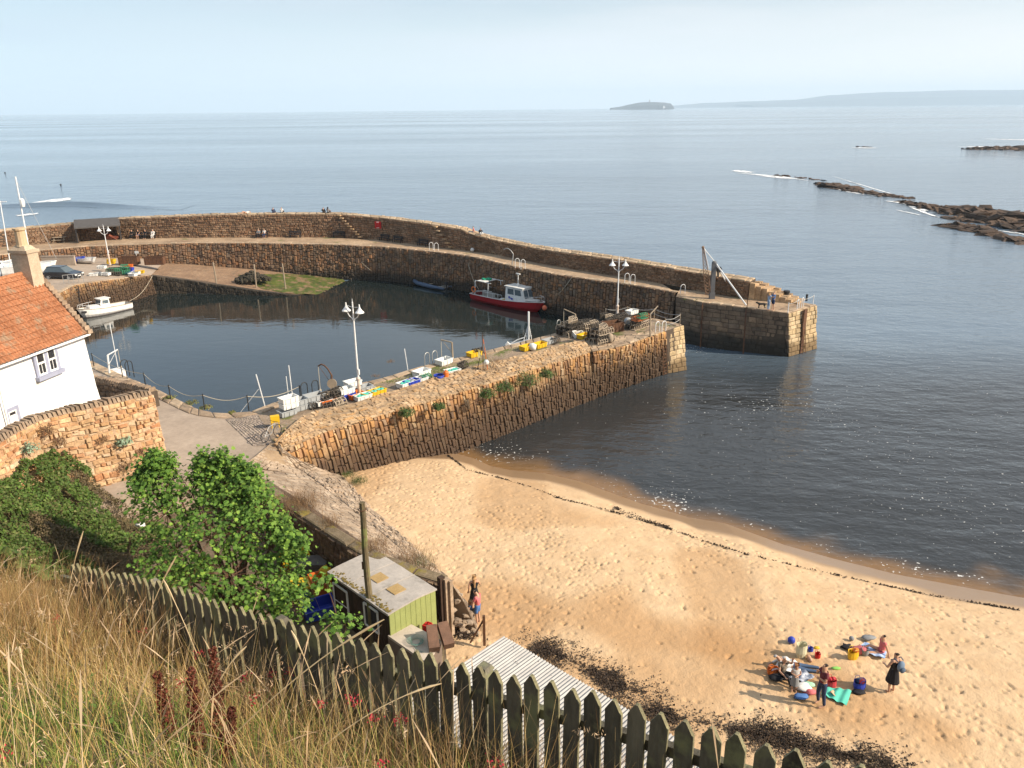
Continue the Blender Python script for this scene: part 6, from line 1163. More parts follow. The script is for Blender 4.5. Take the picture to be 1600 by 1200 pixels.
q = MB(); w7 = 5.7; d7 = 3.0; q.loft([[Vector((-w7/2, .6, 2.85)), Vector((w7/2, .6, 2.85))], [Vector((-w7/2, -d7, 2.15)), Vector((w7/2, -d7, 2.15))], [Vector((-w7/2, -d7, 2.0)), Vector((w7/2, -d7, 2.0))], [Vector((-w7/2, .6, 2.7)), Vector((w7/2, .6, 2.7))]], close=True, capends=True); q.build('roof', pm('slate_roof', (.10, .09, .085), (.07, .065, .06), sc=2, bump=.4, rough=.7), t)
for s_ in (-1, 1): q = MB(); q.box((s_*(w7/2-.2), -1.2, 1.05), (.18, 2.2 if s_ < 0 else 1.3, 2.1)); q.build('side_wall', m_mor, t); q = MB(); q.box((s_*(w7/2-.15), -d7+.2, 1.17), (.13, .13, 2.05)); q.build('post', m_bk, t)
q = MB(); q.local = True; q.box((0, 0, .5), (1.8, 1.0, .12), Matrix.Rotation(.5, 3, 'Y')); q.box((.2, 0, .35), (1.6, .8, .3)); q.box((-.3, .1, .2), (1.2, .7, .4), Matrix.Rotation(-.3, 3, 'Z')); o = q.build('stacked_boards', pm('red_rust_board', (.30, .09, .05), (.2, .07, .045), sc=3)); o.location = P(176, 374, 4.65); tag(o, 'red brown boards stacked at the shelter entrance', 'boards')
# blue nets on outer pier
t = None
for k, (px, py, r_) in enumerate([(741, 391, .45), (748, 390, .6), (755, 391, .4), (747, 386, .4)]): blob('net_bag', ['blue net bag at the left of the outer pier pile', 'largest blue net bag in the outer pier pile', 'blue net bag at the right of the outer pier pile', 'blue net bag on top of the outer pier pile'][k], 'net bag', P(px, py, 4.42)+Vector((0, 0, .5 if k == 3 else 0)), r_, m_bl, (1.1, .9, .85), jit=.18, group='blue net bags on the outer pier')
blob('net_buoy', 'pale buoy beside the blue net bags', 'buoy', P(738, 393, 4.42), .25, m_wp, jit=0)
q = MB(); q.local = True; q.box((0, 0, .2), (1.8, .3, .06)); q.box((-.6, 0, .1), (.1, .28, .16)); q.box((.6, 0, .1), (.1, .28, .16)); o = q.build('plank', m_wood); o.location = P(766, 394, 4.42); o.rotation_euler.z = -.7; tag(o, 'low plank seat right of the blue net bags', 'plank')
for px, py in ((8, 271), (95, 290)): c = P(px, py, 0); blob('buoy', 'tiny dark buoy far out at left, ' + ('upper one' if px < 50 else 'lower one near the swell'), 'buoy', c, .28, m_bk, jit=0)
# ================================================================ BOATS
def hull_mb(L_, Bm, Hs, Hb, draft=.35, n=14, transom=.8, rake=.12, ins=None):
    """bow at +x. returns station lines"""
    st_ = []
    for k in range(n+1):
        u = k/n; x_ = -L_/2+L_*u; b_ = Bm/2*(transom+(1-transom)*min(1, u/.45) if u < .45 else math.cos((u-.45)/.55*math.pi/2)**.62 if u < 1 else .0); b_ = max(b_, .015)
        z_ = Hs+(Hb-Hs)*u**2.2; xb = x_-rake*L_*u**6
        st_.append([Vector((xb, 0, -draft*(1-.6*u**4))), Vector((xb, b_*.62*(1-.3*u**3), -draft*.45*(1-.4*u))), Vector((x_-rake*L_*.5*u**6, b_*.93, z_*.35)), Vector((x_, b_, z_))])
    return st_
def boat_hull(t, L_, Bm, Hs, Hb, mat, deckmat, trim, draft=.35, transom=.8, well=(.08, .5), deck_drop=.12, floor=.25, strake=True, rub=.035):
    st_ = hull_mb(L_, Bm, Hs, Hb, draft, transom=transom); q = MB(); q.local = True; ls = []
    for s in st_: ls.append([Vector((p.x, -p.y, p.z)) for p in reversed(s)]+s[1:])
    q.loft(ls); q.add(ls[0], [tuple(range(len(ls[0])))]); h = q.build('hull', mat, t, smooth=False)
    q = MB(); q.local = True; sh = [s[3] for s in st_]; q.tube(sh, rub, 5); q.tube([Vector((p.x, -p.y, p.z)) for p in sh], rub, 5); q.tube([sh[0], Vector((sh[0].x, -sh[0].y, sh[0].z))], rub, 5); q.build('gunwale', trim, t)
    n = len(st_)-1; i0, i1 = int(well[0]*n), int(well[1]*n); q = MB(); q.local = True
    dz = lambda s, f=1: [Vector((s[3].x, -s[3].y*.97, s[3].z-deck_drop*f)), Vector((s[3].x, 0, s[3].z-deck_drop*f+.04)), Vector((s[3].x, s[3].y*.97, s[3].z-deck_drop*f))]
    q.loft([dz(s) for s in st_[i1:]]); 
    if i0 > 0: q.loft([dz(s) for s in st_[:i0+1]])
    for s in (1, -1):
        q.loft([[Vector((p[3].x, s*p[3].y*.97, p[3].z-deck_drop*.3)) for p in st_[i0:i1+1]], [Vector((p[3].x, s*p[3].y*.80, p[3].z-deck_drop*.3)) for p in st_[i0:i1+1]], [Vector((p[3].x, s*p[3].y*.78, floor)) for p in st_[i0:i1+1]]])
    q.loft([[Vector((p[3].x, -p[3].y*.8, floor)) for p in st_[i0:i1+1]], [Vector((p[3].x, p[3].y*.8, floor)) for p in st_[i0:i1+1]]])
    for p in (st_[i0], st_[i1]): q.quad(Vector((p[3].x, -p[3].y*.8, floor)), Vector((p[3].x, p[3].y*.8, floor)), Vector((p[3].x, p[3].y*.8, p[3].z-deck_drop*.6)), Vector((p[3].x, -p[3].y*.8, p[3].z-deck_drop*.6)))
    q.build('deck', deckmat, t); return st_
m_hw = M_('white_gelcoat', (.80, .79, .76), .35); m_hr = M_('red_hull_paint', (.36, .012, .018), .35); m_dkw = M_('pale_deck', (.62, .61, .58), .6); m_dg = M_('grey_deck', (.40, .38, .35), .7); m_anti = M_('dark_antifoul', (.05, .04, .04), .6); m_wl = M_('wheelhouse_glass', (.10, .13, .15), .1)
def cabin(t, x0, x1, w_, z0, z1, slope=.35, mat=m_hw, roofm=m_hw, nm='wheelhouse', nwin=2, rear_open=False):
    q = MB(); q.local = True; zz = z1; wt = w_*.86
    bot = [Vector((x0, -w_/2, z0)), Vector((x1, -w_/2*.85, z0)), Vector((x1, w_/2*.85, z0)), Vector((x0, w_/2, z0))]; top = [Vector((x0+.05, -wt/2, zz)), Vector((x1-slope, -wt/2*.88, zz)), Vector((x1-slope, wt/2*.88, zz)), Vector((x0+.05, wt/2, zz))]
    q.add(bot+top, [(0, 1, 5, 4), (1, 2, 6, 5), (2, 3, 7, 6), (3, 0, 4, 7), (4, 5, 6, 7)]); c_ = q.build(nm, mat, t)
    q = MB(); q.local = True; q.box(((x0+x1-slope)/2, 0, zz+.04), (x1-x0-slope+.3, wt+.14, .07)); q.build('roof', roofm, c_)
    def pane(a, b_, c, d, u0, u1, v0, v1, o_):
        f = lambda u, v: a.lerp(b_, u).lerp(d.lerp(c, u), v); p = [f(u0, v0), f(u1, v0), f(u1, v1), f(u0, v1)]; nn = (p[1]-p[0]).cross(p[3]-p[0]).normalized()*.012
        if nn.dot(p[0]-Vector(((x0+x1)/2, 0, (z0+z1)/2))) < 0: nn = -nn
        m = MB(); m.local = True; m.add([x+nn for x in p]+[x-nn for x in p], [(0, 1, 2, 3), (7, 6, 5, 4), (0, 4, 5, 1), (1, 5, 6, 2), (2, 6, 7, 3), (3, 7, 4, 0)]); m.build('window', m_wl, c_)
    for k in range(nwin): pane(bot[0], bot[1], top[1], top[0], .12+.8*k/nwin, .12+.8*(k+.85)/nwin, .5, .88, 0); pane(bot[3], bot[2], top[2], top[3], .12+.8*k/nwin, .12+.8*(k+.85)/nwin, .5, .88, 0)
    pane(bot[1], bot[2], top[2], top[1], .06, .47, .35, .88, 0); pane(bot[1], bot[2], top[2], top[1], .53, .94, .35, .88, 0); return c_
def rail(t, pts, h, mat, n_post=None, r=.018, nm='rail'):
    q = MB(); q.local = True; tp = [p+Vector((0, 0, h)) for p in pts]; q.tube(tp, r, 5)
    for p, u in zip(pts, tp): q.tube([p, u], r, 4)
    q.build(nm, mat, t)
def heading(a, b_): d = b_-a; return math.atan2(d.y, d.x)
# red boat
a, b_ = P(745, 455, .85), P(851, 471, 1.35); a.y -= .3; b_.y -= .3; t = thing('fishing_boat', 'red hulled boat with a white wheelhouse moored below the outer pier', 'boat', ((a.x+b_.x)/2, (a.y+b_.y)/2, 0), heading(a, b_)); print('rb', a, b_); Lr = (b_-a).length
st_ = boat_hull(t, Lr, 2.7, .85, 1.35, m_hr, m_dg, m_hw, .4, .85, (.06, .52), .1, .35)
cb_ = cabin(t, Lr*.02, Lr*.30, 1.9, .85, 2.5, .5, nwin=2)
q = MB(); q.local = True; q.loft([[Vector((Lr*.29, s*.85, 1.25)), Vector((Lr*.42, s*.35, 1.35))] for s in (-1, 1)]); q.box((Lr*.35, 0, 1.15), (Lr*.12, .9, .35), None, .8, .7); q.build('foredeck_hatch', m_hw, t)
q = MB(); q.local = True; q.box((Lr*.1, -.97, 1.28), (.55, .02, .1)); q.box((Lr*.085, -.972, 1.36), (.2, .02, .22)); q.box((Lr*.125, -.972, 1.22), (.24, .02, .2)); q.build('blue_emblem', m_bl, cb_)
q = MB(); q.local = True; q.tube([(Lr*.13, 0, 2.55), (Lr*.13, 0, 3.9)], .05, 6); q.box((Lr*.13, 0, 3.95), (.6, .12, .12)); q.lathe([(.22, 0), (.12, .25)], (Lr*.13, 0, 2.62), 8); q.build('mast', m_hw, t)
for s in (-1, 1): q = MB(); q.local = True; q.tube([(-Lr*.42, s*1.1, .8), (-Lr*.42, s*1.0, 2.5)], .05, 6); q.tube([(-Lr*.22, s*1.15, .8), (-Lr*.22, s*1.0, 2.5)], .04, 6); q.tube([(-Lr*.42, s*1.0, 2.5), (-Lr*.18, s*1.0, 2.5)], .04, 6); q.build('gantry', m_wpt, t)
q = MB(); q.local = True; q.box((-Lr*.33, 0, 2.53), (1.3, 2.1, .05)); q.build('canopy', m_hw, t); 
q = MB(); q.local = True; 
for k in range(8): q.ball((-Lr*.33+random.uniform(-.5, .5), random.uniform(-.4, .4), 2.66), .2, 6, (1.2, 1, .6), jit=.2)
q.build('net_roll', M_('green_net', (.02, .30, .17), .9), t)
q = MB(); q.local = True; q.tube([(-Lr*.43, -1.12+.3*math.cos(x_)*.2, 1.45+.3*math.sin(x_)) if False else (-Lr*.43+.3*math.cos(x_), -1.2, 1.45+.3*math.sin(x_)) for x_ in np.linspace(0, 2*math.pi, 15)[:-1]], .07, 6, closed=True); q.build('lifebuoy', m_or, t)
rail(t, [Vector((-Lr*.42+k*Lr*.14, s*1.22, .86+.02*k)) for k in range(4) for s in (1,)], .55, m_wpt); rail(t, [Vector((-Lr*.42+k*Lr*.14, -1.22, .86+.02*k)) for k in range(4)], .55, m_wpt)
rail(t, [Vector((Lr*.3, -.85, 1.15)), Vector((Lr*.42, -.45, 1.28)), Vector((Lr*.49, 0, 1.35)), Vector((Lr*.42, .45, 1.28)), Vector((Lr*.3, .85, 1.15))], .55, m_wpt)
q = MB(); q.local = True; q.lathe([(.42, 0), (.42, .3), (.3, .4)], (-Lr*.08, -.2, .4), 10); q.build('tub', m_wp, t)
q = MB(); q.local = True; q.ball((Lr*.5+.1, -.15, .75), .27, 10, (1, 1, 1.1)); q.build('bow_fender', M_('orange_buoy', (.75, .20, .10), .4), t)
# white boat
a, b_ = P(201, 471, .8), P(120, 485, 1.0); t = thing('motor_boat', 'small white motor boat with a cuddy cabin moored by the ochre quay wall', 'boat', ((a.x+b_.x)/2, (a.y+b_.y)/2, 0), heading(a, b_)); Lw = (b_-a).length
boat_hull(t, Lw, 2.1, .75, 1.15, m_hw, m_dkw, m_wood, .35, .75, (.06, .42), .08, .35)
q = MB(); q.local = True; st2 = hull_mb(Lw, 2.13, .75, 1.15, .35, transom=.75); q.loft([[Vector((s[2].x, y_*(s[1].y*.35+s[2].y*.66), .12)) for s in st2] for y_ in (1,)]+[[Vector((s[2].x, (s[1].y*.3+s[2].y*.72), .02)) for s in st2]]); q.build('waterline_stripe', m_anti, t)
cabin(t, -Lw*.08, Lw*.12, 1.3, .75, 1.75, .3, nwin=1); q = MB(); q.local = True; q.box((Lw*.2, 0, 1.0), (Lw*.22, 1.1, .35), None, .8, .7); q.build('cuddy', m_hw, t)
rail(t, [Vector((Lw*x_, s*y_, .95+.15*x_)) for x_, y_, s in ((.05, .95, -1), (.2, .85, -1), (.33, .6, -1), (.46, .2, -1), (.46, .2, 1), (.33, .6, 1), (.2, .85, 1), (.05, .95, 1))], .45, m_wpt)
q = MB(); q.local = True; q.tube([(Lw*.38, .62, .75), (Lw*.46, .45, .8)], .11, 8); q.build('fender', m_bk, t)
# inflatable
a, b_ = P(702, 445, .3), P(651, 434, .4); a.y -= 1.9; b_.y -= 1.9; t = thing('inflatable_dinghy', 'dark blue grey inflatable dinghy with an outboard engine by the outer pier', 'dinghy', ((a.x+b_.x)/2, (a.y+b_.y)/2, 0), heading(a, b_)); Li = (b_-a).length
m_ib = M_('inflatable_rubber', (.08, .12, .19), .5); q = MB(); q.local = True; q.tube([(-Li/2, -.75, .3), (-Li*.1, -.8, .3), (Li*.3, -.7, .36), (Li*.45, -.35, .48), (Li*.49, 0, .52), (Li*.45, .35, .48), (Li*.3, .7, .36), (-Li*.1, .8, .3), (-Li/2, .75, .3)], [.13, .26, .26, .24, .23, .24, .26, .26, .13], 10); q.build('tube', m_ib, t, smooth=True)
q = MB(); q.local = True; q.box((-.1, 0, .16), (Li*.75, 1.3, .06)); q.box((-Li*.4, 0, .36), (.06, 1.1, .4)); q.build('floor', m_dg, t); q = MB(); q.local = True; q.box((0, 0, .42), (.3, 1.3, .05)); q.box((Li*.2, 0, .42), (.25, 1.2, .05)); q.build('thwart', m_wood, t)
q = MB(); q.local = True; q.box((-Li*.43-.12, 0, .82), (.35, .3, .4), None, .8, .8); q.tube([(-Li*.43-.15, 0, .65), (-Li*.43-.18, 0, -.1)], .07, 6); q.build('outboard_engine', m_bk, t)
# boats hidden below the near pier, masts showing
def small_boat(px, py, d_, L_, rz, label, masts, mat=m_hw, dk=m_dkw, extra=None, zb=4.05):
    e = P(px, py, zb); c = Vector((e.x-.65*d_, e.y+.75*d_, 0)); t = thing('moored_boat', label, 'boat', c, rz); boat_hull(t, L_, L_*.36, .6, .95, mat, dk, m_wood, .3, .75, (.06, .5), .08, .3); R_i = Matrix.Rotation(-rz, 3, 'Z')
    for (tx, ty, fx_, r_) in masts:
        tip = R_i @ (PD(tx, ty, c.y)-c); q = MB(); q.local = True; bs = R_i @ (PD(fx_[0], fx_[1], c.y)-c); dn = bs+(bs-tip).normalized()*max(0, (bs.z-.5))/max(.3, (tip-bs).normalized().z); q.tube([dn, tip], r_, 6); q.build('mast', m_wpt, t)
    if extra: extra(t)
    return t
def gear(t):
    for k, mt in enumerate((m_or, m_wp, m_bk, m_or)): q = MB(); q.local = True; q.ball((-.6+k*.5, .3*math.sin(k*2), 2.6), .3, 8, (1.2, .8, .5), jit=.25); q.tube([(-.6+k*.5, 0, .4), (-.6+k*.5, 0, 2.5)], .05, 5); q.build('deck_gear', mt, t)
small_boat(407, 640, 1.6, 5, .6, 'boat with a leaning mast and orange gear showing below the quay edge', [(400, 585, (412, 628), .035), (404, 608, (393, 622), .025)], extra=gear)
small_boat(455, 632, 1.6, 5, .6, 'boat with a pair of thin white masts behind the rope fence', [(451, 571, (457, 619), .03), (447, 588, (450, 613), .025)])
small_boat(636, 580, 1.6, 4.6, .6, 'boat whose single thin mast shows in the middle of the near pier', [(632, 545, (637, 577), .03)])
def tri(t):
    return
e = P(835, 531, 4.05); c = Vector((e.x-3.0, e.y+2.6, 0)); t = thing('yacht', 'white catamaran like boat with a tripod mast showing over the near pier', 'boat', c, .75); boat_hull(t, 8, 2.9, 1.0, 1.3, m_hw, m_dkw, m_galv, .4, .8, (.1, .4), .08, .4)
Ri = Matrix.Rotation(-.75, 3, 'Z'); pp = lambda px, py, dy=0: Ri @ (PD(px, py, c.y+dy)-c)
q = MB(); q.local = True; q.tube([pp(826, 532), pp(826, 487)], .08, 6); q.build('mast', m_wpt, t); q = MB(); q.local = True
for x_ in (818, 822, 831): q.tube([pp(x_, 533), pp(826, 505)], .035, 5)
q.tube([pp(819, 525), pp(831, 525)], .03, 4); q.tube([pp(793, 540), pp(808, 531), pp(820, 527)], .05, 5); q.build('tripod', m_wpt, t); q = MB(); q.local = True; q.beam(pp(797, 541), pp(828, 532), .5, .2); q.beam(pp(791, 536), pp(797, 541), .3, .3); q.build('cabin_top', m_hw, t)
c = P(192, 583, 3.6)+Vector((-.9, 1.2, 0)); c.z = 0; t = thing('moored_boat', 'boat with white bow just visible over the quay edge behind the cottage', 'boat', c, 2.3); boat_hull(t, 5, 1.9, 1.0, 1.5, m_hw, m_hw, m_hw, .3, .75, (.06, .3), .08, .4); q = MB(); q.local = True; q.box((.3, 0, 2.2), (1.4, 1.2, 2.4), None, .8, .7); q.build('cabin', m_hw, t); q = MB(); q.local = True; q.tube([(0, 0, 1.2), (.1, 0, 7.0)], .03, 5); q.build('mast', m_wpt, t)
# boats ashore on the far quay
def ashore(px0, py0, px1, py1, z, Bm, label, mat=m_hw, cab=True, anti=m_wp):
    a, b_ = P(px0, py0, z), P(px1, py1, z); t = thing('yacht', label, 'boat', ((a.x+b_.x)/2, (a.y+b_.y)/2, z+.45), heading(a, b_)); L_ = (b_-a).length; boat_hull(t, L_, Bm, 1.1, 1.4, mat, m_dkw, m_hw, .5, .7, (.08, .35), .08, .5)
    if cab: cabin(t, -L_*.12, L_*.2, Bm*.55, 1.05, 1.6, .5, nwin=2)
    q = MB(); q.local = True; q.box((0, 0, -.42), (L_*.5, .2, .5)); q.build('keel', m_anti, t); return t, L_
t, Ly = ashore(8, 437, 93, 431, 3.1, 2.5, 'white yacht laid up ashore behind the chimney with its mast standing')
O8 = t.location.copy(); Rt = Matrix.Rotation(-t.rotation_euler.z, 3, 'Z'); w2 = lambda px, py: Rt @ (PD(px, py, O8.y)-O8)
q = MB(); q.local = True; q.tube([w2(50, 415), w2(24, 276)], .09, 6); q.build('mast', m_wpt, t); q = MB(); q.local = True; q.tube([w2(26, 283), w2(88, 404)], .02, 4); q.tube([w2(27, 336), w2(47, 333)], .02, 4); q.build('stay', m_galv, t); q = MB(); q.local = True; q.lathe([(.2, 0), (.28, .3), (.28, .8), (.1, .95)], w2(36, 323), 8); q.build('radar_reflector', m_hw, t)
t, Ly = ashore(-50, 450, 30, 428, 3.1, 2.3, 'pale blue grey yacht ashore at the left edge with a thin mast', M_('pale_blue_hull', (.45, .55, .65), .4)); O8 = t.location.copy(); Rt = Matrix.Rotation(-t.rotation_euler.z, 3, 'Z')
q = MB(); q.local = True; q.tube([w2(18, 425), w2(0, 314)], .06, 6); q.tube([w2(-6, 316), w2(10, 315)], .05, 5); q.build('mast', m_wpt, t)
for (px, py, z, rz, m, lab, L_) in [(115, 412, 3.15, .3, m_bl, 'blue covered dinghy under the outer pier wall', 3), (136, 412, 3.12, -.2, m_hw, 'white dinghy lying beside the blue one', 3)]:
    t = thing('dinghy', lab, 'dinghy', P(px, py, z)+Vector((0, 0, .3)), rz, 'dinghies on the far quay'); boat_hull(t, L_, 1.3, .4, .55, m, m_dkw, m, .25, .8, (.1, .6), .05, .1)
# car
def car(c, rz, label):
    t = thing('car', label, 'car', c, rz); q = MB(); q.local = True; m_cp = M_('black_car_paint', (.02, .025, .035), .2, spec=.6)
    pr = [(-2.0, .35), (-2.05, .6), (-1.95, .9), (-1.0, .95), (.9, .95), (1.95, .78), (2.1, .6), (2.05, .35)]; ls = []
    for y_, s_ in ((-.85, .9), (-.86, 1), (.86, 1), (.85, .9)): ls.append([Vector((x_, y_*(1 if abs(x_) < 1.9 else .92), z_ if z_ < .9 else .9+(z_-.9)*s_)) for x_, z_ in pr])
    q.loft(ls); [q.add(l, [tuple(range(len(l)))]) for l in (ls[0], ls[-1])]; q.build('body', m_cp, t)
    q = MB(); q.local = True; q.add([Vector((x_, y_, z_)) for x_, y_, z_ in ((-1.9, -.75, .93), (1.0, -.75, .93), (1.0, .75, .93), (-1.9, .75, .93), (-1.5, -.6, 1.45), (.25, -.6, 1.48), (.25, .6, 1.48), (-1.5, .6, 1.45))], [(0, 1, 5, 4), (1, 2, 6, 5), (2, 3, 7, 6), (3, 0, 4, 7)]); q.build('window', m_wl, t); q = MB(); q.local = True; q.box((-.62, 0, 1.49), (1.8, 1.22, .05)); q.build('roof', m_cp, t)
    for x_ in (-1.3, 1.3):
        for y_ in (-.8, .8): q = MB(); q.local = True; q.lathe([(.31, -.09), (.33, -.05), (.33, .05), (.31, .09)], (x_, y_, .33), 14, Matrix.Rotation(1.5708, 3, 'X')); w_ = q.build('wheel', m_bk, t); q = MB(); q.local = True; q.lathe([(.2, -.1), (.2, .1)], (x_, y_, .33), 10, Matrix.Rotation(1.5708, 3, 'X')); q.build('rim', m_galv, w_)
    for y_ in (-.6, .6): q = MB(); q.local = True; q.box((2.07, y_, .65), (.08, .3, .14)); q.build('headlight', m_wp, t)
    q = MB(); q.local = True; q.box((2.1, 0, .48), (.03, .5, .11)); q.build('number_plate', m_wp, t)
car(P(100, 436, 3.25), -.15, 'black car parked on the far quay behind the cottage skew')
q = MB(); q.local = True; q.box((0, 0, .55), (4.2, .3, 1.1)); q.box((0, 0, 1.13), (4.3, .4, .08)); o = q.build('low_wall', m_road); o.location = P(93, 414, 3.25); tag(o, 'short plain pinkish wall standing on the far quay', 'wall')
t = thing('railing', 'short grey railing at the top of the quay ladder', 'railing', P(100, 444, 3.4), .55)
for k in range(5): q = MB(); q.local = True; q.tube([(k*.5, 0, 0), (k*.5, 0, 1.0)], .03, 5); q.build('post', m_galv, t)
q = MB(); q.local = True; q.tube([(0, 0, 1.0), (2, 0, 1.0)], .03, 5); q.tube([(0, 0, .5), (2, 0, .5)], .03, 5); q.build('rail', m_galv, t)
q = MB(); q.local = True; q.tube([(0, 0, 0), (0, 0, 1.3)], .03, 5); q.box((.1, 0, 1.4), (.5, .04, .3)); o = q.build('sign', m_wp); o.location = P(215, 411, 2.95); tag(o, 'small plain white notice board on a post under the outer pier wall', 'sign')
for px in (203, 243): open_bin('steel_bin', 'rusty steel container against the wall at the ' + ('left' if px < 220 else 'top of the slipway'), 'bin', P(px, 413, 2.95), (2.4, 1.0, 1.0), m_rust, .05)

# mooring lines and weeds on the near pier deck
def line(name, label, a, b_, sag, r=.025):
    q = MB(); q.tube([a.lerp(b_, k/12)-Vector((0, 0, sag*math.sin(math.pi*k/12))) for k in range(13)], r, 4); o = q.build(name, m_rope, at=a); tag(o, label, 'rope')
line('mooring_rope', 'slack mooring rope from the white boat stern to the quay corner', P(203, 470, .9), P(238, 431, 2.4), .5); line('mooring_rope', 'mooring rope from the red boat bow up to the outer pier', P(853, 470, 1.3), P(893, 434, 4.35), .5, .035)
line('mooring_rope', 'mooring rope from the red boat stern up to the outer pier', P(748, 452, 1.2), P(728, 399, 4.38), .6); line('mooring_rope', 'rope hanging down the outer pier wall left of the dinghy', P(565, 410, 3), P(592, 429, .4), .2)
for k, (x0, y0, x1, y1, n_, lab) in enumerate([(672, 583, 760, 563, 1500, 'green grass strip growing along the middle of the near pier'), (600, 598, 660, 588, 350, 'thin grass between paving left of the white boxes on the pier'), (770, 556, 850, 534, 300, 'sparse grass along the pier joints beyond the marker poles'), (1070, 466, 1100, 470, 260, 'green grass patch at the crane foot')]):
    z0 = 4.07 if k < 3 else 4.25; a, b_ = P(x0, y0, z0), P(x1, y1, z0); tq = U_(0, 1, n_); blades('pier_grass', a.x+(b_.x-a.x)*tq+rng.normal(0, .28, n_), a.y+(b_.y-a.y)*tq+rng.normal(0, .22, n_), U_(.05, .16, n_), U_(.2, 1, n_), U_(.02, .04, n_), m_gras, seg=2, z=np.full(n_, z0), label=lab)
# ================================================================ YARD objects
open_bin('tub', 'yellow lidded tub under the yard wall behind the sycamore', 'tub', P(462, 888, 2.25), (1.3, .9, .7), m_ye, .4); q = MB(); q.local = True; q.box((0, 0, 0), (1.4, 1.0, .06)); o = q.build('lid', m_ye, bpy.data.objects['tub']); o.location = (0, 0, .76); o.rotation_euler = (.05, .03, 0)
open_bin('tub', 'orange red plastic tub beside the shed', 'tub', P(504, 925, 2.25), (.9, .7, .8), m_or, .5); open_bin('tub', 'small blue tub in the yard', 'tub', P(473, 930, 2.25), (.5, .4, .35), m_bl, .2); open_bin('tub', 'wide blue tub holding a yellow lid', 'tub', P(500, 958, 2.25), (1.3, .9, .45), m_bl, .5)
q = MB(); q.local = True; q.box((0, 0, 0), (1.0, .8, .1)); q.box((0, 0, .07), (.8, .6, .05)); o = q.build('lid', m_ye, bpy.data.objects['tub.003']); o.location = (-.05, .05, .52); o.rotation_euler = (.06, .06, .2)
blob('sack', 'yellow sack at the back corner of the shed', 'sack', P(509, 903, 2.6), .3, m_ye, jit=.15)
q = MB(); q.local = True
for k in range(7): q.box((random.uniform(-.1, .1), random.uniform(-.08, .08), .05+k*.11), (1.4, .8, .09), rotz(random.uniform(-.2, .2)))
o = q.build('slate_pile', pm('slate_pile_mat', (.16, .14, .13), (.10, .09, .085), sc=3)); o.location = P(487, 898, 2.25); tag(o, 'pile of grey boards between the yellow tub and the shed', 'boards')
# raised white table top with rope and crates
za = 3.35; c = [P(640, 974, za), P(606, 993, za), P(668, 1036, za), P(690, 1000, za)]
t = thing('work_table', 'pale boarded table top beside the lime green wall', 'table', Vector((c[1].x, c[1].y, 2.2))); OT = t.location.copy(); q = MB(); q.loft([[p for p in (c[1], c[2])], [p for p in (c[0], c[3])], [p-Vector((0, 0, .1)) for p in (c[0], c[3])], [p-Vector((0, 0, .1)) for p in (c[1], c[2])]], close=True, capends=True); q.build('table_top', pm('pale_board', (.55, .48, .40), (.42, .36, .30), sc=1.5, rough=.8, grit=.1), t, at=OT)
q = MB(); q.loft([[p-Vector((0, 0, .1)) for p in c]+[c[0]-Vector((0, 0, .1))], [p-Vector((0, 0, 1.1)) for p in c]+[c[0]-Vector((0, 0, 1.1))]]); q.build('base', pm('table_side', (.20, .15, .12)), t, at=OT)
cc = P(650, 1003, za+.03); q = MB(); q.local = True
for k in range(6): r_ = .16+.03*k; q.tube([(r_*math.cos(a)*(1+.1*math.sin(3*a+k)), r_*math.sin(a), .02+.012*k+.01*math.sin(a*2+k)) for a in np.linspace(0, 6.28, 20)], .008, 4)
q.tube([(0, -.3, .02), (.1, -.5, .02), (.35, -.6, .02)], .012, 4); o = q.build('rope_coil', M_('green_rope', (.18, .30, .25), .9)); o.location = cc; tag(o, 'green grey rope coiled on the pale table top', 'rope')
for px, py, rz, lab in ((677, 1008, .2, 'brown wooden box leaning on the table, left of two'), (697, 1003, .35, 'brown wooden box leaning on the table, right of two')):
    q = MB(); q.local = True; q.box((0, 0, .3), (.38, .95, .28), Matrix.Rotation(.35, 3, 'X')); o = q.build('wooden_box', pm('brown_box', (.20, .11, .07), (.13, .075, .05), sc=3, bump=.3, grit=.2)); o.location = P(px, py, 3.35); o.rotation_euler.z = rz; tag(o, lab, 'wooden box', 'brown boxes by the hut roof')
q = MB(); q.local = True; q.box((0, 0, .22), (.5, .25, .42)); q.tube([(-.1, 0, .45), (-.08, 0, .55), (.1, 0, .55), (.12, 0, .45)], .03, 5); o = q.build('jerrycan', m_rd); o.location = P(672, 992, 2.9); o.rotation_euler.z = -.5; tag(o, 'red fuel can at the foot of the lime green wall', 'fuel can')
t = thing('rusty_frame', 'rusty steel post with a diagonal brace beside the corrugated roof', 'post', P(757, 1008, 2.0)); c = t.location.copy(); h = HT(757, 962, c)-c.z; q = MB(); q.local = True; q.box((0, 0, h/2), (.1, .1, h)); q.build('post', m_rust, t); q = MB(); q.local = True; e = P(735, 1004, 2.1)-c; q.beam(e, (0, 0, h*.88), .06); q.build('brace', m_rust, t)
blob('bag', 'crumpled white plastic caught in the thicket', 'bag', hit(220, 822, 1.3), .16, m_wp, (1.5, .9, .6), jit=.35)
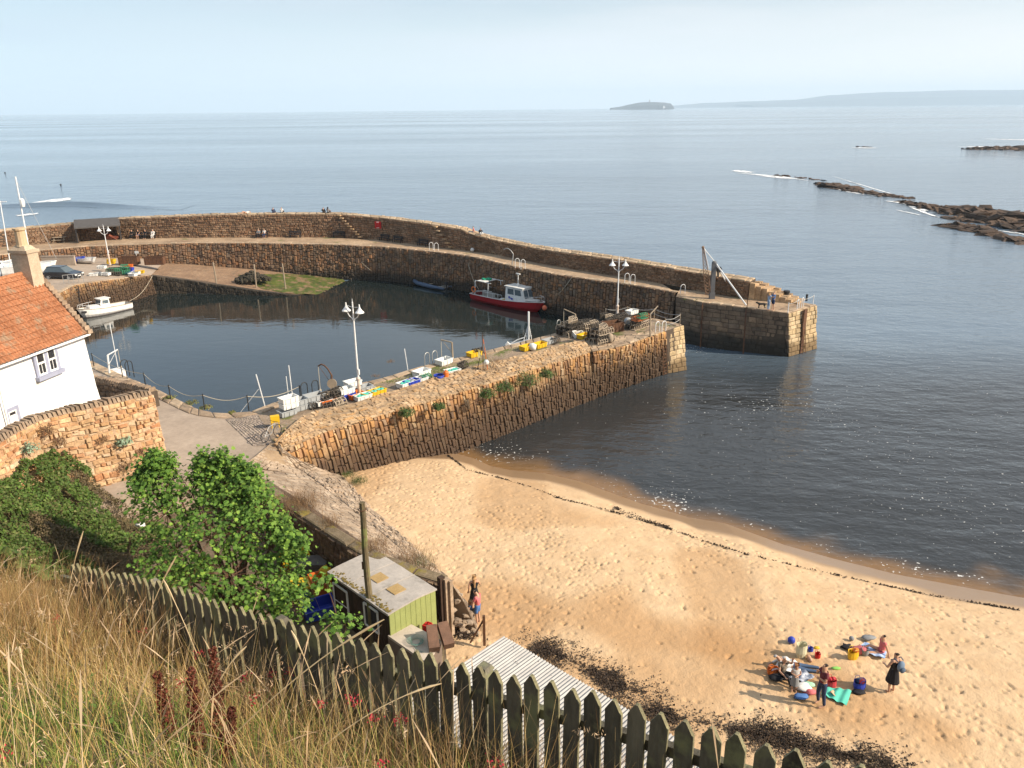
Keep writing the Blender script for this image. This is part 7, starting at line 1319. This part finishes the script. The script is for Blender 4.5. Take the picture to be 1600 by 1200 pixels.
# ================================================================ PEOPLE
def skinned(name, vs, es, rs, mat, parent, lv=1):
    me = bpy.data.meshes.new(name); me.from_pydata([tuple(v) for v in vs], es, []); me.materials.append(mat); o = bpy.data.objects.new(name, me); COL.objects.link(o); o.parent = parent
    m = o.modifiers.new('skin', 'SKIN'); m.use_smooth_shade = True
    sv = me.skin_vertices[0].data
    for k, r in enumerate(rs): sv[k].radius = (r, r); sv[k].use_root = (k == 0)
    s = o.modifiers.new('sub', 'SUBSURF'); s.levels = lv; s.render_levels = lv; return o
V_ = Vector
POSE = {
 'stand': dict(pel=(0, 0, .95), wai=(0, .01, 1.12), che=(0, 0, 1.32), nec=(0, 0, 1.49), hea=(0, .02, 1.61), top=(0, .01, 1.71), hip=(.09, 0, .9), kne=(.1, .02, .5), ank=(.1, -.03, .07), toe=(.11, .13, .03), sho=(.17, 0, 1.42), elb=(.24, -.03, 1.15), wri=(.25, .06, .92)),
 'sit': dict(pel=(0, 0, .12), wai=(0, -.04, .28), che=(0, -.03, .47), nec=(0, 0, .64), hea=(0, .03, .76), top=(0, .03, .86), hip=(.1, .05, .12), kne=(.13, .42, .36), ank=(.12, .72, .07), toe=(.12, .86, .06), sho=(.17, -.01, .58), elb=(.24, .1, .34), wri=(.2, .34, .32)),
 'legs_out': dict(pel=(0, 0, .12), wai=(0, -.05, .28), che=(0, -.05, .47), nec=(0, -.03, .64), hea=(0, 0, .76), top=(0, 0, .86), hip=(.1, .05, .11), kne=(.12, .5, .14), ank=(.12, .92, .07), toe=(.13, 1.0, .16), sho=(.17, -.03, .58), elb=(.24, -.12, .34), wri=(.26, -.2, .08)),
 'bench': dict(pel=(0, 0, .56), wai=(0, -.03, .72), che=(0, -.04, .91), nec=(0, -.01, 1.08), hea=(0, .02, 1.2), top=(0, .02, 1.3), hip=(.1, .05, .55), kne=(.12, .46, .54), ank=(.12, .48, .08), toe=(.12, .6, .04), sho=(.17, -.02, 1.02), elb=(.23, .06, .78), wri=(.14, .28, .68)),
 'lie': dict(pel=(0, 0, .13), wai=(0, -.2, .14), che=(0, -.4, .17), nec=(0, -.58, .22), hea=(0, -.7, .27), top=(0, -.8, .31), hip=(.1, .1, .12), kne=(.12, .48, .38), ank=(.12, .78, .07), toe=(.12, .92, .06), sho=(.17, -.5, .17), elb=(.3, -.62, .1), wri=(.2, -.78, .2)),
 'prone': dict(pel=(0, 0, .13), wai=(0, -.2, .15), che=(0, -.38, .22), nec=(0, -.54, .33), hea=(0, -.64, .42), top=(0, -.7, .5), hip=(.1, .1, .11), kne=(.12, .52, .08), ank=(.12, .95, .07), toe=(.12, 1.05, .05), sho=(.17, -.48, .28), elb=(.25, -.6, .06), wri=(.12, -.8, .06))}
def person(loc, rz, pose, ht, label, top, bot, hair, legs='trousers', sleeves=.5, hairlen=0, ov=None, detail=False, group=None, dress=False, skin=None, hat=None):
    J = {k: V_(v) for k, v in POSE[pose].items()}; sc = ht/1.75; K = {}
    for k in ('pel', 'wai', 'che', 'nec', 'hea', 'top'): K[k] = J[k]
    for k in ('hip', 'kne', 'ank', 'toe', 'sho', 'elb', 'wri'):
        for s, q in ((1, 'R'), (-1, 'L')): K[k+q] = V_((J[k].x*s, J[k].y, J[k].z))
    for k, v in (ov or {}).items(): K[k] = V_(v)
    child = ht < 1.35
    t = thing('person', label, 'person', loc, rz, group); t.scale = (sc, sc, sc)
    names = ['pel', 'wai', 'che', 'nec', 'hea', 'top']; vs = [K[k] for k in names]; rs = [.125, .11, .13, .052, .088 if not child else .115, .06 if not child else .08]; es = [(0, 1), (1, 2), (2, 3), (3, 4), (4, 5)]
    def addv(p, r, j): vs.append(V_(p)); rs.append(r); es.append((j, len(vs)-1)); return len(vs)-1
    fd = V_((0, .1, 0)); addv(K['hea']+V_((0, .1, -.01)), .02, 4)     # nose
    for q in 'RL':
        a = addv(K['hip'+q], .085, 0); a = addv(K['kne'+q], .055, a); a = addv(K['ank'+q], .038, a); addv(K['toe'+q], .032, a)
        a = addv(K['sho'+q], .055, 2); a = addv(K['elb'+q], .042, a); a = addv(K['wri'+q], .027, a); d = (K['wri'+q]-K['elb'+q]).normalized(); pm_ = addv(K['wri'+q]+d*.07, .034, a)
        if detail:
            sd_ = d.cross(V_((0, 0, 1))); sd_ = sd_.normalized() if sd_.length > .1 else V_((1, 0, 0))
            for f, (o_, l_) in enumerate(((-.03, .085), (-.01, .1), (.01, .095), (.03, .075))): b_ = addv(K['wri'+q]+d*.11+sd_*o_, .011, pm_); addv(K['wri'+q]+d*(.11+l_*.7)+sd_*o_*1.2+V_((0, .02, 0)), .009, b_)
            addv(K['wri'+q]+d*.07-sd_*.06, .012, pm_)
    mt = skin or m_skin; bd = skinned('body', vs, es, rs, mt, t, 2 if detail else 1)
    # top garment
    vs2 = [K['pel']+(K['pel']-K['wai'])*.35, K['wai'], K['che'], K['che'].lerp(K['nec'], .55)]; rs2 = [.152, .135, .152, .075]; es2 = [(0, 1), (1, 2), (2, 3)]
    for q in 'RL':
        vs2.append(K['sho'+q]); rs2.append(.072); es2.append((2, len(vs2)-1)); i = len(vs2)-1
        if sleeves > 0: vs2.append(K['sho'+q].lerp(K['elb'+q], min(1, sleeves*1.4))); rs2.append(.06); es2.append((i, len(vs2)-1)); i += 1
        if sleeves > .8: vs2.append(K['elb'+q].lerp(K['wri'+q], .85)); rs2.append(.042); es2.append((i, len(vs2)-1))
    skinned('shirt' if not dress else 'dress_top', vs2, es2, rs2, top, t, 1)
    if dress:
        q = MB(); q.local = True; u = K['pel']; k = .45 if not child else .5; q.lathe([(.12, .17), (.15, .05), (.19, -.15), (.24, -k), (.22, -k+.01), (.1, -.1)], u, 12); q.build('skirt', bot, t)
    else:
        fr = {'trousers': (1, .96), 'shorts': (.85, 0), 'short': (.35, 0)}[legs]; vs3 = [K['pel'], K['pel'].lerp(K['wai'], .8)]; rs3 = [.15, .138]; es3 = [(0, 1)]
        for q in 'RL':
            vs3.append(K['hip'+q]); rs3.append(.1); es3.append((0, len(vs3)-1)); i = len(vs3)-1; vs3.append(K['hip'+q].lerp(K['kne'+q], fr[0])); rs3.append(.085 if legs != 'trousers' else .07); es3.append((i, i+1)); i += 1
            if fr[1]: vs3.append(K['kne'+q].lerp(K['ank'+q], fr[1])); rs3.append(.055); es3.append((i, i+1))
        skinned('trousers' if legs == 'trousers' else 'shorts', vs3, es3, rs3, bot, t, 1)
    up = (K['top']-K['hea']).normalized(); bk = V_((0, -.035, 0)); hv = [K['hea']+bk+up*.02, K['top']+bk*.6+up*.0]; hr = [.095 if not child else .12, .085 if not child else .1]; he = [(0, 1)]
    if hairlen: hv += [K['nec']+V_((0, -.09, 0)), K['nec']+V_((0, -.11, -hairlen))]; hr += [.06, .035]; he += [(0, 2), (2, 3)]
    skinned('hair', hv, he, hr, hair, t, 1)
    if hat: q = MB(); q.local = True; q.lathe([(.17, 0), (.17, .015), (.1, .02), (.09, .1), (.03, .12)], K['top']-up*.04, 10); q.build('hat', hat, t)
    return t
cl_ = lambda n, c: M_(n, c, .85)
h_br = cl_('brown_hair', (.09, .05, .03)); h_dk = cl_('dark_hair', (.03, .022, .018)); h_bl = cl_('fair_hair', (.42, .25, .12)); h_gr = cl_('grey_hair', (.40, .38, .36)); h_gb = cl_('ginger_hair', (.32, .14, .06))
c_bk = cl_('black_cloth', (.018, .018, .022)); c_nv = cl_('navy_cloth', (.03, .05, .11)); c_mr = cl_('maroon_cloth', (.16, .035, .045)); c_pk = cl_('pink_cloth', (.62, .16, .17)); c_wh = cl_('white_cloth', (.72, .71, .68)); c_bu = cl_('blue_cloth', (.08, .18, .42)); c_gy = cl_('grey_cloth', (.24, .25, .26)); c_jn = cl_('denim', (.06, .10, .18)); c_rd = cl_('red_cloth', (.55, .05, .06)); c_lb = cl_('pale_blue_cloth', (.35, .45, .60))
m_pat = pm('patterned_cloth', (.03, .03, .03), (.30, .24, .18), sc=18, rough=.9, space='obj'); m_pw = pm('white_patterned_cloth', (.62, .64, .68), (.05, .08, .16), sc=9, rough=.9, space='obj')
PI = math.pi
# on the beach
person(B(1281, 1103), PI*.55, 'stand', 1.78, 'man in a maroon shirt and dark jeans with hands raised to his face', c_mr, c_nv, h_dk, 'trousers', .5, detail=True, ov=dict(elbR=(.25, .12, 1.2), wriR=(.08, .22, 1.42), elbL=(-.25, .1, 1.2), wriL=(-.06, .24, 1.25), kneR=(.13, .06, .5), ankR=(.16, -.02, .07), kneL=(-.1, -.02, .5), ankL=(-.12, -.08, .07)))
person(B(1240, 1080), PI*.95, 'stand', 1.16, 'little girl in a grey skirt and pale top standing beside the blankets', c_wh, c_gy, h_gb, sleeves=.3, hairlen=.12, dress=True, detail=True, ov=dict(elbR=(.24, .05, 1.18), wriR=(.05, .2, 1.15), elbL=(-.24, .05, 1.18), wriL=(-.05, .2, 1.15)))
pw = person(B(1391, 1082), .35, 'stand', 1.72, 'woman in a black vest and skirt with a blue backpack standing on the sand', c_bk, c_bk, h_dk, 'short', 0, detail=True, dress=True, ov=dict(elbL=(-.3, .05, 1.15), wriL=(-.2, .25, 1.1)))
t = thing('backpack', 'blue grey backpack worn by the woman in black', 'backpack', pw.location+rotz(.35) @ V_((.03, -.24, 1.0)), .35); q = MB(); q.local = True; q.ball((0, .03, .26), .18, 12, (.85, .5, 1.2), jit=.03); q.build('bag', cl_('backpack_blue', (.16, .23, .33)), t, smooth=True); q = MB(); q.local = True; q.ball((0, -.07, .17), .12, 10, (1, .5, .9)); q.build('pocket', cl_('backpack_dark', (.08, .12, .18)), t, smooth=True)
for s in (-1, 1): q = MB(); q.local = True; q.tube([(s*.12, .08, .45), (s*.13, .2, .5), (s*.13, .36, .35), (s*.14, .2, .05)], .02, 5); q.build('strap', cl_('backpack_dark', (0, 0, 0)), t)
person(B(1376, 1021), PI*.5, 'legs_out', 1.68, 'woman in a red and pink top sitting on the blue patterned towel', c_pk, c_pk, h_dk, 'short', .3, detail=True, ov=dict(kneR=(.13, .45, .3), ankR=(.12, .75, .08), toeR=(.12, .88, .07)))
person(B(1222, 1056), PI*1.1, 'sit', 1.7, 'person in a black patterned top sitting on the blankets with back to the camera', m_pat, c_bk, h_gr, 'trousers', .4, detail=True, ov=dict(elbL=(-.3, .1, .55), wriL=(-.22, .2, .8)))
person(B(1240, 1045), -PI*.56, 'prone', 1.75, 'person in white top and jeans lying behind the patterned top', c_wh, c_jn, h_gr, 'trousers', .9, detail=True)
person(B(742, 952), .2, 'stand', 1.66, 'woman with long fair hair in a black dress, furthest back by the revetment', c_bk, c_bk, h_bl, sleeves=0, hairlen=.35, dress=True, detail=True, ov=dict(elbR=(.26, .08, 1.17), wriR=(.2, .28, 1.22)))
person(B(747, 975), PI*.35, 'stand', 1.62, 'woman in a pink top and blue skirt bending towards a child', c_pk, c_bu, h_dk, 'shorts', .5, detail=True, ov=dict(hea=(0, .1, 1.58), top=(0, .12, 1.67), elbR=(.24, .1, 1.15), wriR=(.12, .28, 1.02), elbL=(-.24, .1, 1.15), wriL=(-.12, .28, 1.0)))
person(B(736, 974), -PI*.6, 'stand', 1.08, 'small child with long fair hair in a blue dress beside the woman in pink', c_jn, c_jn, h_bl, sleeves=.3, hairlen=.25, dress=True, detail=True)
def cloth(name, label, cat, corners, mat, lift=.04, wr=.05, n=18, seed=0, group=None):
    c = [B(*q) for q in corners]; q = MB(); ls = []; r = random.Random(seed)
    for i in range(n+1):
        ln = []
        for j in range(n+1):
            u, v = i/n, j/n; p = c[0].lerp(c[1], u).lerp(c[3].lerp(c[2], u), v); e = .12*math.sin(v*9+seed)*(.5-abs(u-.5)) if wr > .06 else 0
            z = float(bz(p.x, p.y))+lift+wr*(.5+.5*math.sin(p.x*7+p.y*9+2*math.sin(p.x*5+seed)))+wr*.6*math.sin(p.x*17-p.y*13+seed); ln.append(V_((p.x+e, p.y+e*.5, z)))
        ls.append(ln)
    q.loft(ls); q.loft([[p-V_((0, 0, .015)) for p in l] for l in ls]); o = q.build(name, mat, smooth=True, at=c[0]); return tag(o, label, cat, group)
cloth('towel', 'blue and white patterned towel under the seated woman', 'towel', [(1337, 1018), (1350, 1006), (1385, 1022), (1382, 1032)], pm('blue_towel', (.12, .28, .62), (.60, .68, .78), sc=5, rough=.95), wr=.03, lift=.09)
cloth('towel', 'crumpled sea green towel beside the man in maroon', 'towel', [(1282, 1088), (1295, 1076), (1330, 1083), (1322, 1106)], cl_('sea_green_cloth', (.10, .50, .38)), wr=.05, lift=.1, seed=2)
cloth('towel', 'white towel spread under the lying person', 'towel', [(1205, 1050), (1222, 1028), (1252, 1040), (1240, 1056)], c_wh, wr=.05, seed=3, lift=.09); cloth('blanket', 'dark patterned picnic blanket behind the little girl', 'blanket', [(1222, 1062), (1245, 1044), (1272, 1062), (1258, 1070)], m_pw, wr=.05, seed=4, lift=.1)
cloth('towel', 'small pale shawl dropped on the sea green towel', 'towel', [(1296, 1088), (1300, 1084), (1309, 1088), (1304, 1093)], cl_('peach', (.66, .42, .26)), wr=.05, lift=.14, seed=5)
def bag(px, py, w_, d_, h, mat, *a_, **k_): return bag_(px, py, w_*.8, d_*.8, h*.8, mat, *a_, **k_)
def bag_(px, py, w_, d_, h, mat, label, name='beach_bag', cat='bag', fill=None, rz=.3):
    t = thing(name, label, cat, B(px, py), rz); q = MB(); q.local = True; n = 14; ls = []
    for z_, k in ((0, .8), (h*.4, 1), (h*.8, .95), (h, .98), (h*.97, .9), (h*.5, .85)): ls.append([V_((w_/2*k*math.cos(a)*(1+.06*math.sin(a*4)), d_/2*k*math.sin(a), z_+.02*math.sin(a*3)*(z_ > 0))) for a in np.linspace(0, 2*PI, n)])
    q.loft(ls); q.add(ls[0], [tuple(range(n-1))]); q.build('body', mat, t); q = MB(); q.local = True
    for s in (-1, 1): q.tube([(-w_*.25, s*d_*.4, h*.9), (-w_*.15, s*d_*.45, h*1.3), (w_*.15, s*d_*.45, h*1.3), (w_*.25, s*d_*.4, h*.9)], .012, 4)
    q.build('handle', mat, t)
    if fill:
        for k, m in enumerate(fill): q = MB(); q.local = True; q.ball((random.uniform(-.25, .25)*w_, random.uniform(-.2, .2)*d_, h*.98), w_*.22, 8, (1, 1, .8), jit=.2); q.build('contents', m, t)
bag(1332, 1029, .6, .4, .45, m_ye, 'orange yellow beach bag beside the blue towel', fill=[m_or]); bag(1351, 1023, .35, .35, .32, c_gy, 'dark grey bag on the blue towel'); bag(1298, 1074, .5, .4, .42, c_rd, 'red bag behind the man in maroon', fill=[c_rd, c_rd])
bag(1342, 1076, .62, .45, .42, m_bl, 'blue basket full of beach things in the open sand', fill=[c_pk, c_gy, c_rd, c_nv], name='basket', cat='basket'); bag(1251, 1026, .55, .45, .7, cl_('cream_cloth', (.66, .62, .42)), 'tall cream bag standing above the blankets'); bag(1207, 1052, .6, .4, .25, m_or, 'orange red bag at the left end of the blankets')
bag(1277, 1028, .28, .28, .26, m_rd, 'small red bucket on the sand', 'bucket', 'bucket'); bag(1266, 1018, .26, .26, .2, m_bl, 'small blue bucket beside the cream bag', 'bucket', 'bucket')
def bl(px, py, r, m, lab, nm='ball', cat='ball', sc=(1, 1, 1), jit=0): return blob(nm, lab, cat, B(px, py), r, m, sc, jit=jit)
bl(1236, 1005, .15, m_bl, 'blue ball alone above the blankets'); bl(1276, 1014, .09, m_ye, 'tiny yellow toy on the sand', 'toy', 'toy', (1.4, .8, .6), .2); bl(1306, 1046, .12, cl_('lime_cloth', (.25, .55, .12)), 'lime green toy spade on the sand', 'toy', 'toy', (1.6, .6, .4), .2)
bl(1254, 1077, .22, c_wh, 'white clothes pile at the girl\'s feet', 'clothes', 'clothes', (1.4, 1, .5), .3); bl(1265, 1083, .18, c_pk, 'pink clothes pile in front of the white one', 'clothes', 'clothes', (1.3, 1, .45), .3); bl(1251, 1090, .17, c_bu, 'blue cloth lying nearest the hut side', 'clothes', 'clothes', (1.6, .9, .35), .3); bl(1263, 1072, .15, cl_('mint', (.35, .6, .42)), 'mint green cloth near the blanket corner', 'clothes', 'clothes', (1.4, .9, .5), .3)
bl(1343, 1019, .2, c_pk, 'pink and purple clothes heaped on the blue towel', 'clothes', 'clothes', (1.8, 1, .6), .3); bl(1357, 999, .16, c_gy, 'grey shoes beyond the seated woman', 'shoes', 'shoes', (1.6, 1, .5), .3); bl(1322, 1013, .16, c_bk, 'dark sandals left of the yellow bag', 'shoes', 'shoes', (1.5, 1, .5), .3); bl(1341, 1084, .15, c_bk, 'black sandals in front of the blue basket', 'shoes', 'shoes', (1.6, .8, .45), .3); bl(1213, 1062, .2, c_bk, 'black bag in the shadow left of the blanket', 'bag', 'bag', (1.5, .9, .5), .2)
bl(1264, 1032, .12, m_skin, 'pale rolled towel near the red bucket', 'towel', 'towel', (.8, 1.6, .8), .2); bl(1330, 1001, .1, c_gy, 'small stone coloured cup beyond the towel', 'cup', 'cup')
# on the pier head: couple and dog
c = P(1207, 485, 4.15); person(c, PI*.6, 'stand', 1.76, 'man in a blue shirt and navy shorts hugging a woman on the pier head', c_bu, c_nv, h_dk, 'shorts', .5, ov=dict(elbL=(-.2, .18, 1.25), wriL=(-.05, .33, 1.2), elbR=(.2, .18, 1.25), wriR=(.05, .33, 1.2)))
person(c+V_((-.38, .05, 0)), -PI*.4, 'stand', 1.66, 'woman in pale blue and jeans hugging the man on the pier head', c_lb, c_lb, h_bl, 'trousers', .5, hairlen=.12, ov=dict(elbL=(-.2, .18, 1.3), wriL=(-.05, .3, 1.35), elbR=(.2, .18, 1.3), wriR=(.05, .3, 1.35)))
t = thing('dog', 'black and white sheepdog standing by the couple on the pier head', 'dog', P(1190, 482, 4.15), PI*.97)
vs = [(0, 0, .42), (.22, 0, .43), (.34, 0, .5), (.46, 0, .56), (.58, 0, .52), (-.24, 0, .44), (-.42, 0, .42), (-.6, 0, .34)]; rs = [.11, .13, .085, .075, .04, .105, .045, .04]; es = [(0, 1), (1, 2), (2, 3), (3, 4), (0, 5), (5, 6), (6, 7)]
for s in (-1, 1):
    i = len(vs); vs += [(.25, s*.08, .36), (.26, s*.08, .18), (.28, s*.08, .03), (-.25, s*.08, .34), (-.18, s*.08, .24), (-.3, s*.08, .14), (-.27, s*.08, .02), (.44, s*.05, .64)]; rs += [.06, .03, .028, .075, .04, .027, .028, .02]; es += [(1, i), (i, i+1), (i+1, i+2), (5, i+3), (i+3, i+4), (i+4, i+5), (i+5, i+6), (3, i+7)]
skinned('body', vs, es, rs, pm('dog_coat', (.02, .02, .02), (.025, .022, .02), sc=3, space='obj'), t, 1)
skinned('white_ruff', [(.3, 0, .42), (.37, 0, .46)], [(0, 1)], [.1, .09], c_wh, t, 1)
# far figures on the sea wall and benches
def onwall(px, py, pose, rz, lab, top, bot, hair, d_=-.7, **k):
    g, a, cz, n_ = fpt(px, d_); person(V_((g.x, g.y, cz.z+.08)), rz, pose, 1.72, lab, top, bot, hair, **k)
onwall(386, 333, 'lie', PI*.5+1.1, 'person in white lying on top of the sea wall with knees up', c_wh, m_skin, h_br, legs='shorts'); onwall(429, 333, 'sit', 0, 'person in navy sitting on the sea wall looking out to sea', c_nv, c_nv, h_dk, sleeves=.9); onwall(442, 333, 'sit', 0, 'person in a pale top sitting beside the one in navy on the sea wall', c_wh, c_bk, h_bl)
onwall(507, 332, 'sit', 0, 'person in dark clothes sitting left of a close pair on the sea wall', c_bk, c_bk, h_dk, sleeves=.9); onwall(514, 332, 'sit', -.2, 'person in grey sitting right of a close pair on the sea wall', c_gy, c_bk, h_dk, hairlen=.15)
onwall(735, 362, 'legs_out', PI*.5, 'person in a pink top sitting on the sea wall above the blue bags', c_pk, c_gy, h_dk); onwall(746, 364, 'sit', PI*1.1, 'person in black with white trousers sitting beside the one in pink', c_bk, c_wh, h_dk, sleeves=.9)
def onbench(px, off_, lab, top, bot, hair, **k):
    g, a, _, n_ = fpt(px, .6); u = V_((math.cos(a), math.sin(a), 0)); person(g+u*off_, a+PI, 'bench', 1.72, lab, top, bot, hair, **k)
onbench(216, -.5, 'person in black on the left of the first bench', c_bk, c_bk, h_dk, sleeves=.9); onbench(216, .4, 'person in black on the right of the first bench', c_bk, c_nv, h_br, sleeves=.5, legs='shorts'); onbench(237, -.5, 'person in black on the left of the second bench', c_bk, c_bk, h_gr, sleeves=.9); onbench(237, .6, 'person all in white at the right end of the second bench', c_wh, c_wh, h_gr, sleeves=.9)
onbench(411, -.35, 'person in grey sitting on the bench with the couple', c_gy, c_bk, h_gr, sleeves=.9); onbench(411, .45, 'person in a white top sitting on the bench with the couple', c_wh, c_nv, h_gr, sleeves=.5)
g = P(87, 378, 4.65); person(g+V_((-.4, .7, -.08)), PI+.3, 'bench', 1.72, 'person in pale blue at the left of the picnic table', c_lb, c_jn, h_gr, sleeves=.9); g = P(103, 376, 4.65); person(g+V_((.2, .3, -.08)), PI+.3, 'bench', 1.72, 'person in red at the right of the picnic table', c_rd, c_bk, h_dk, sleeves=.9)
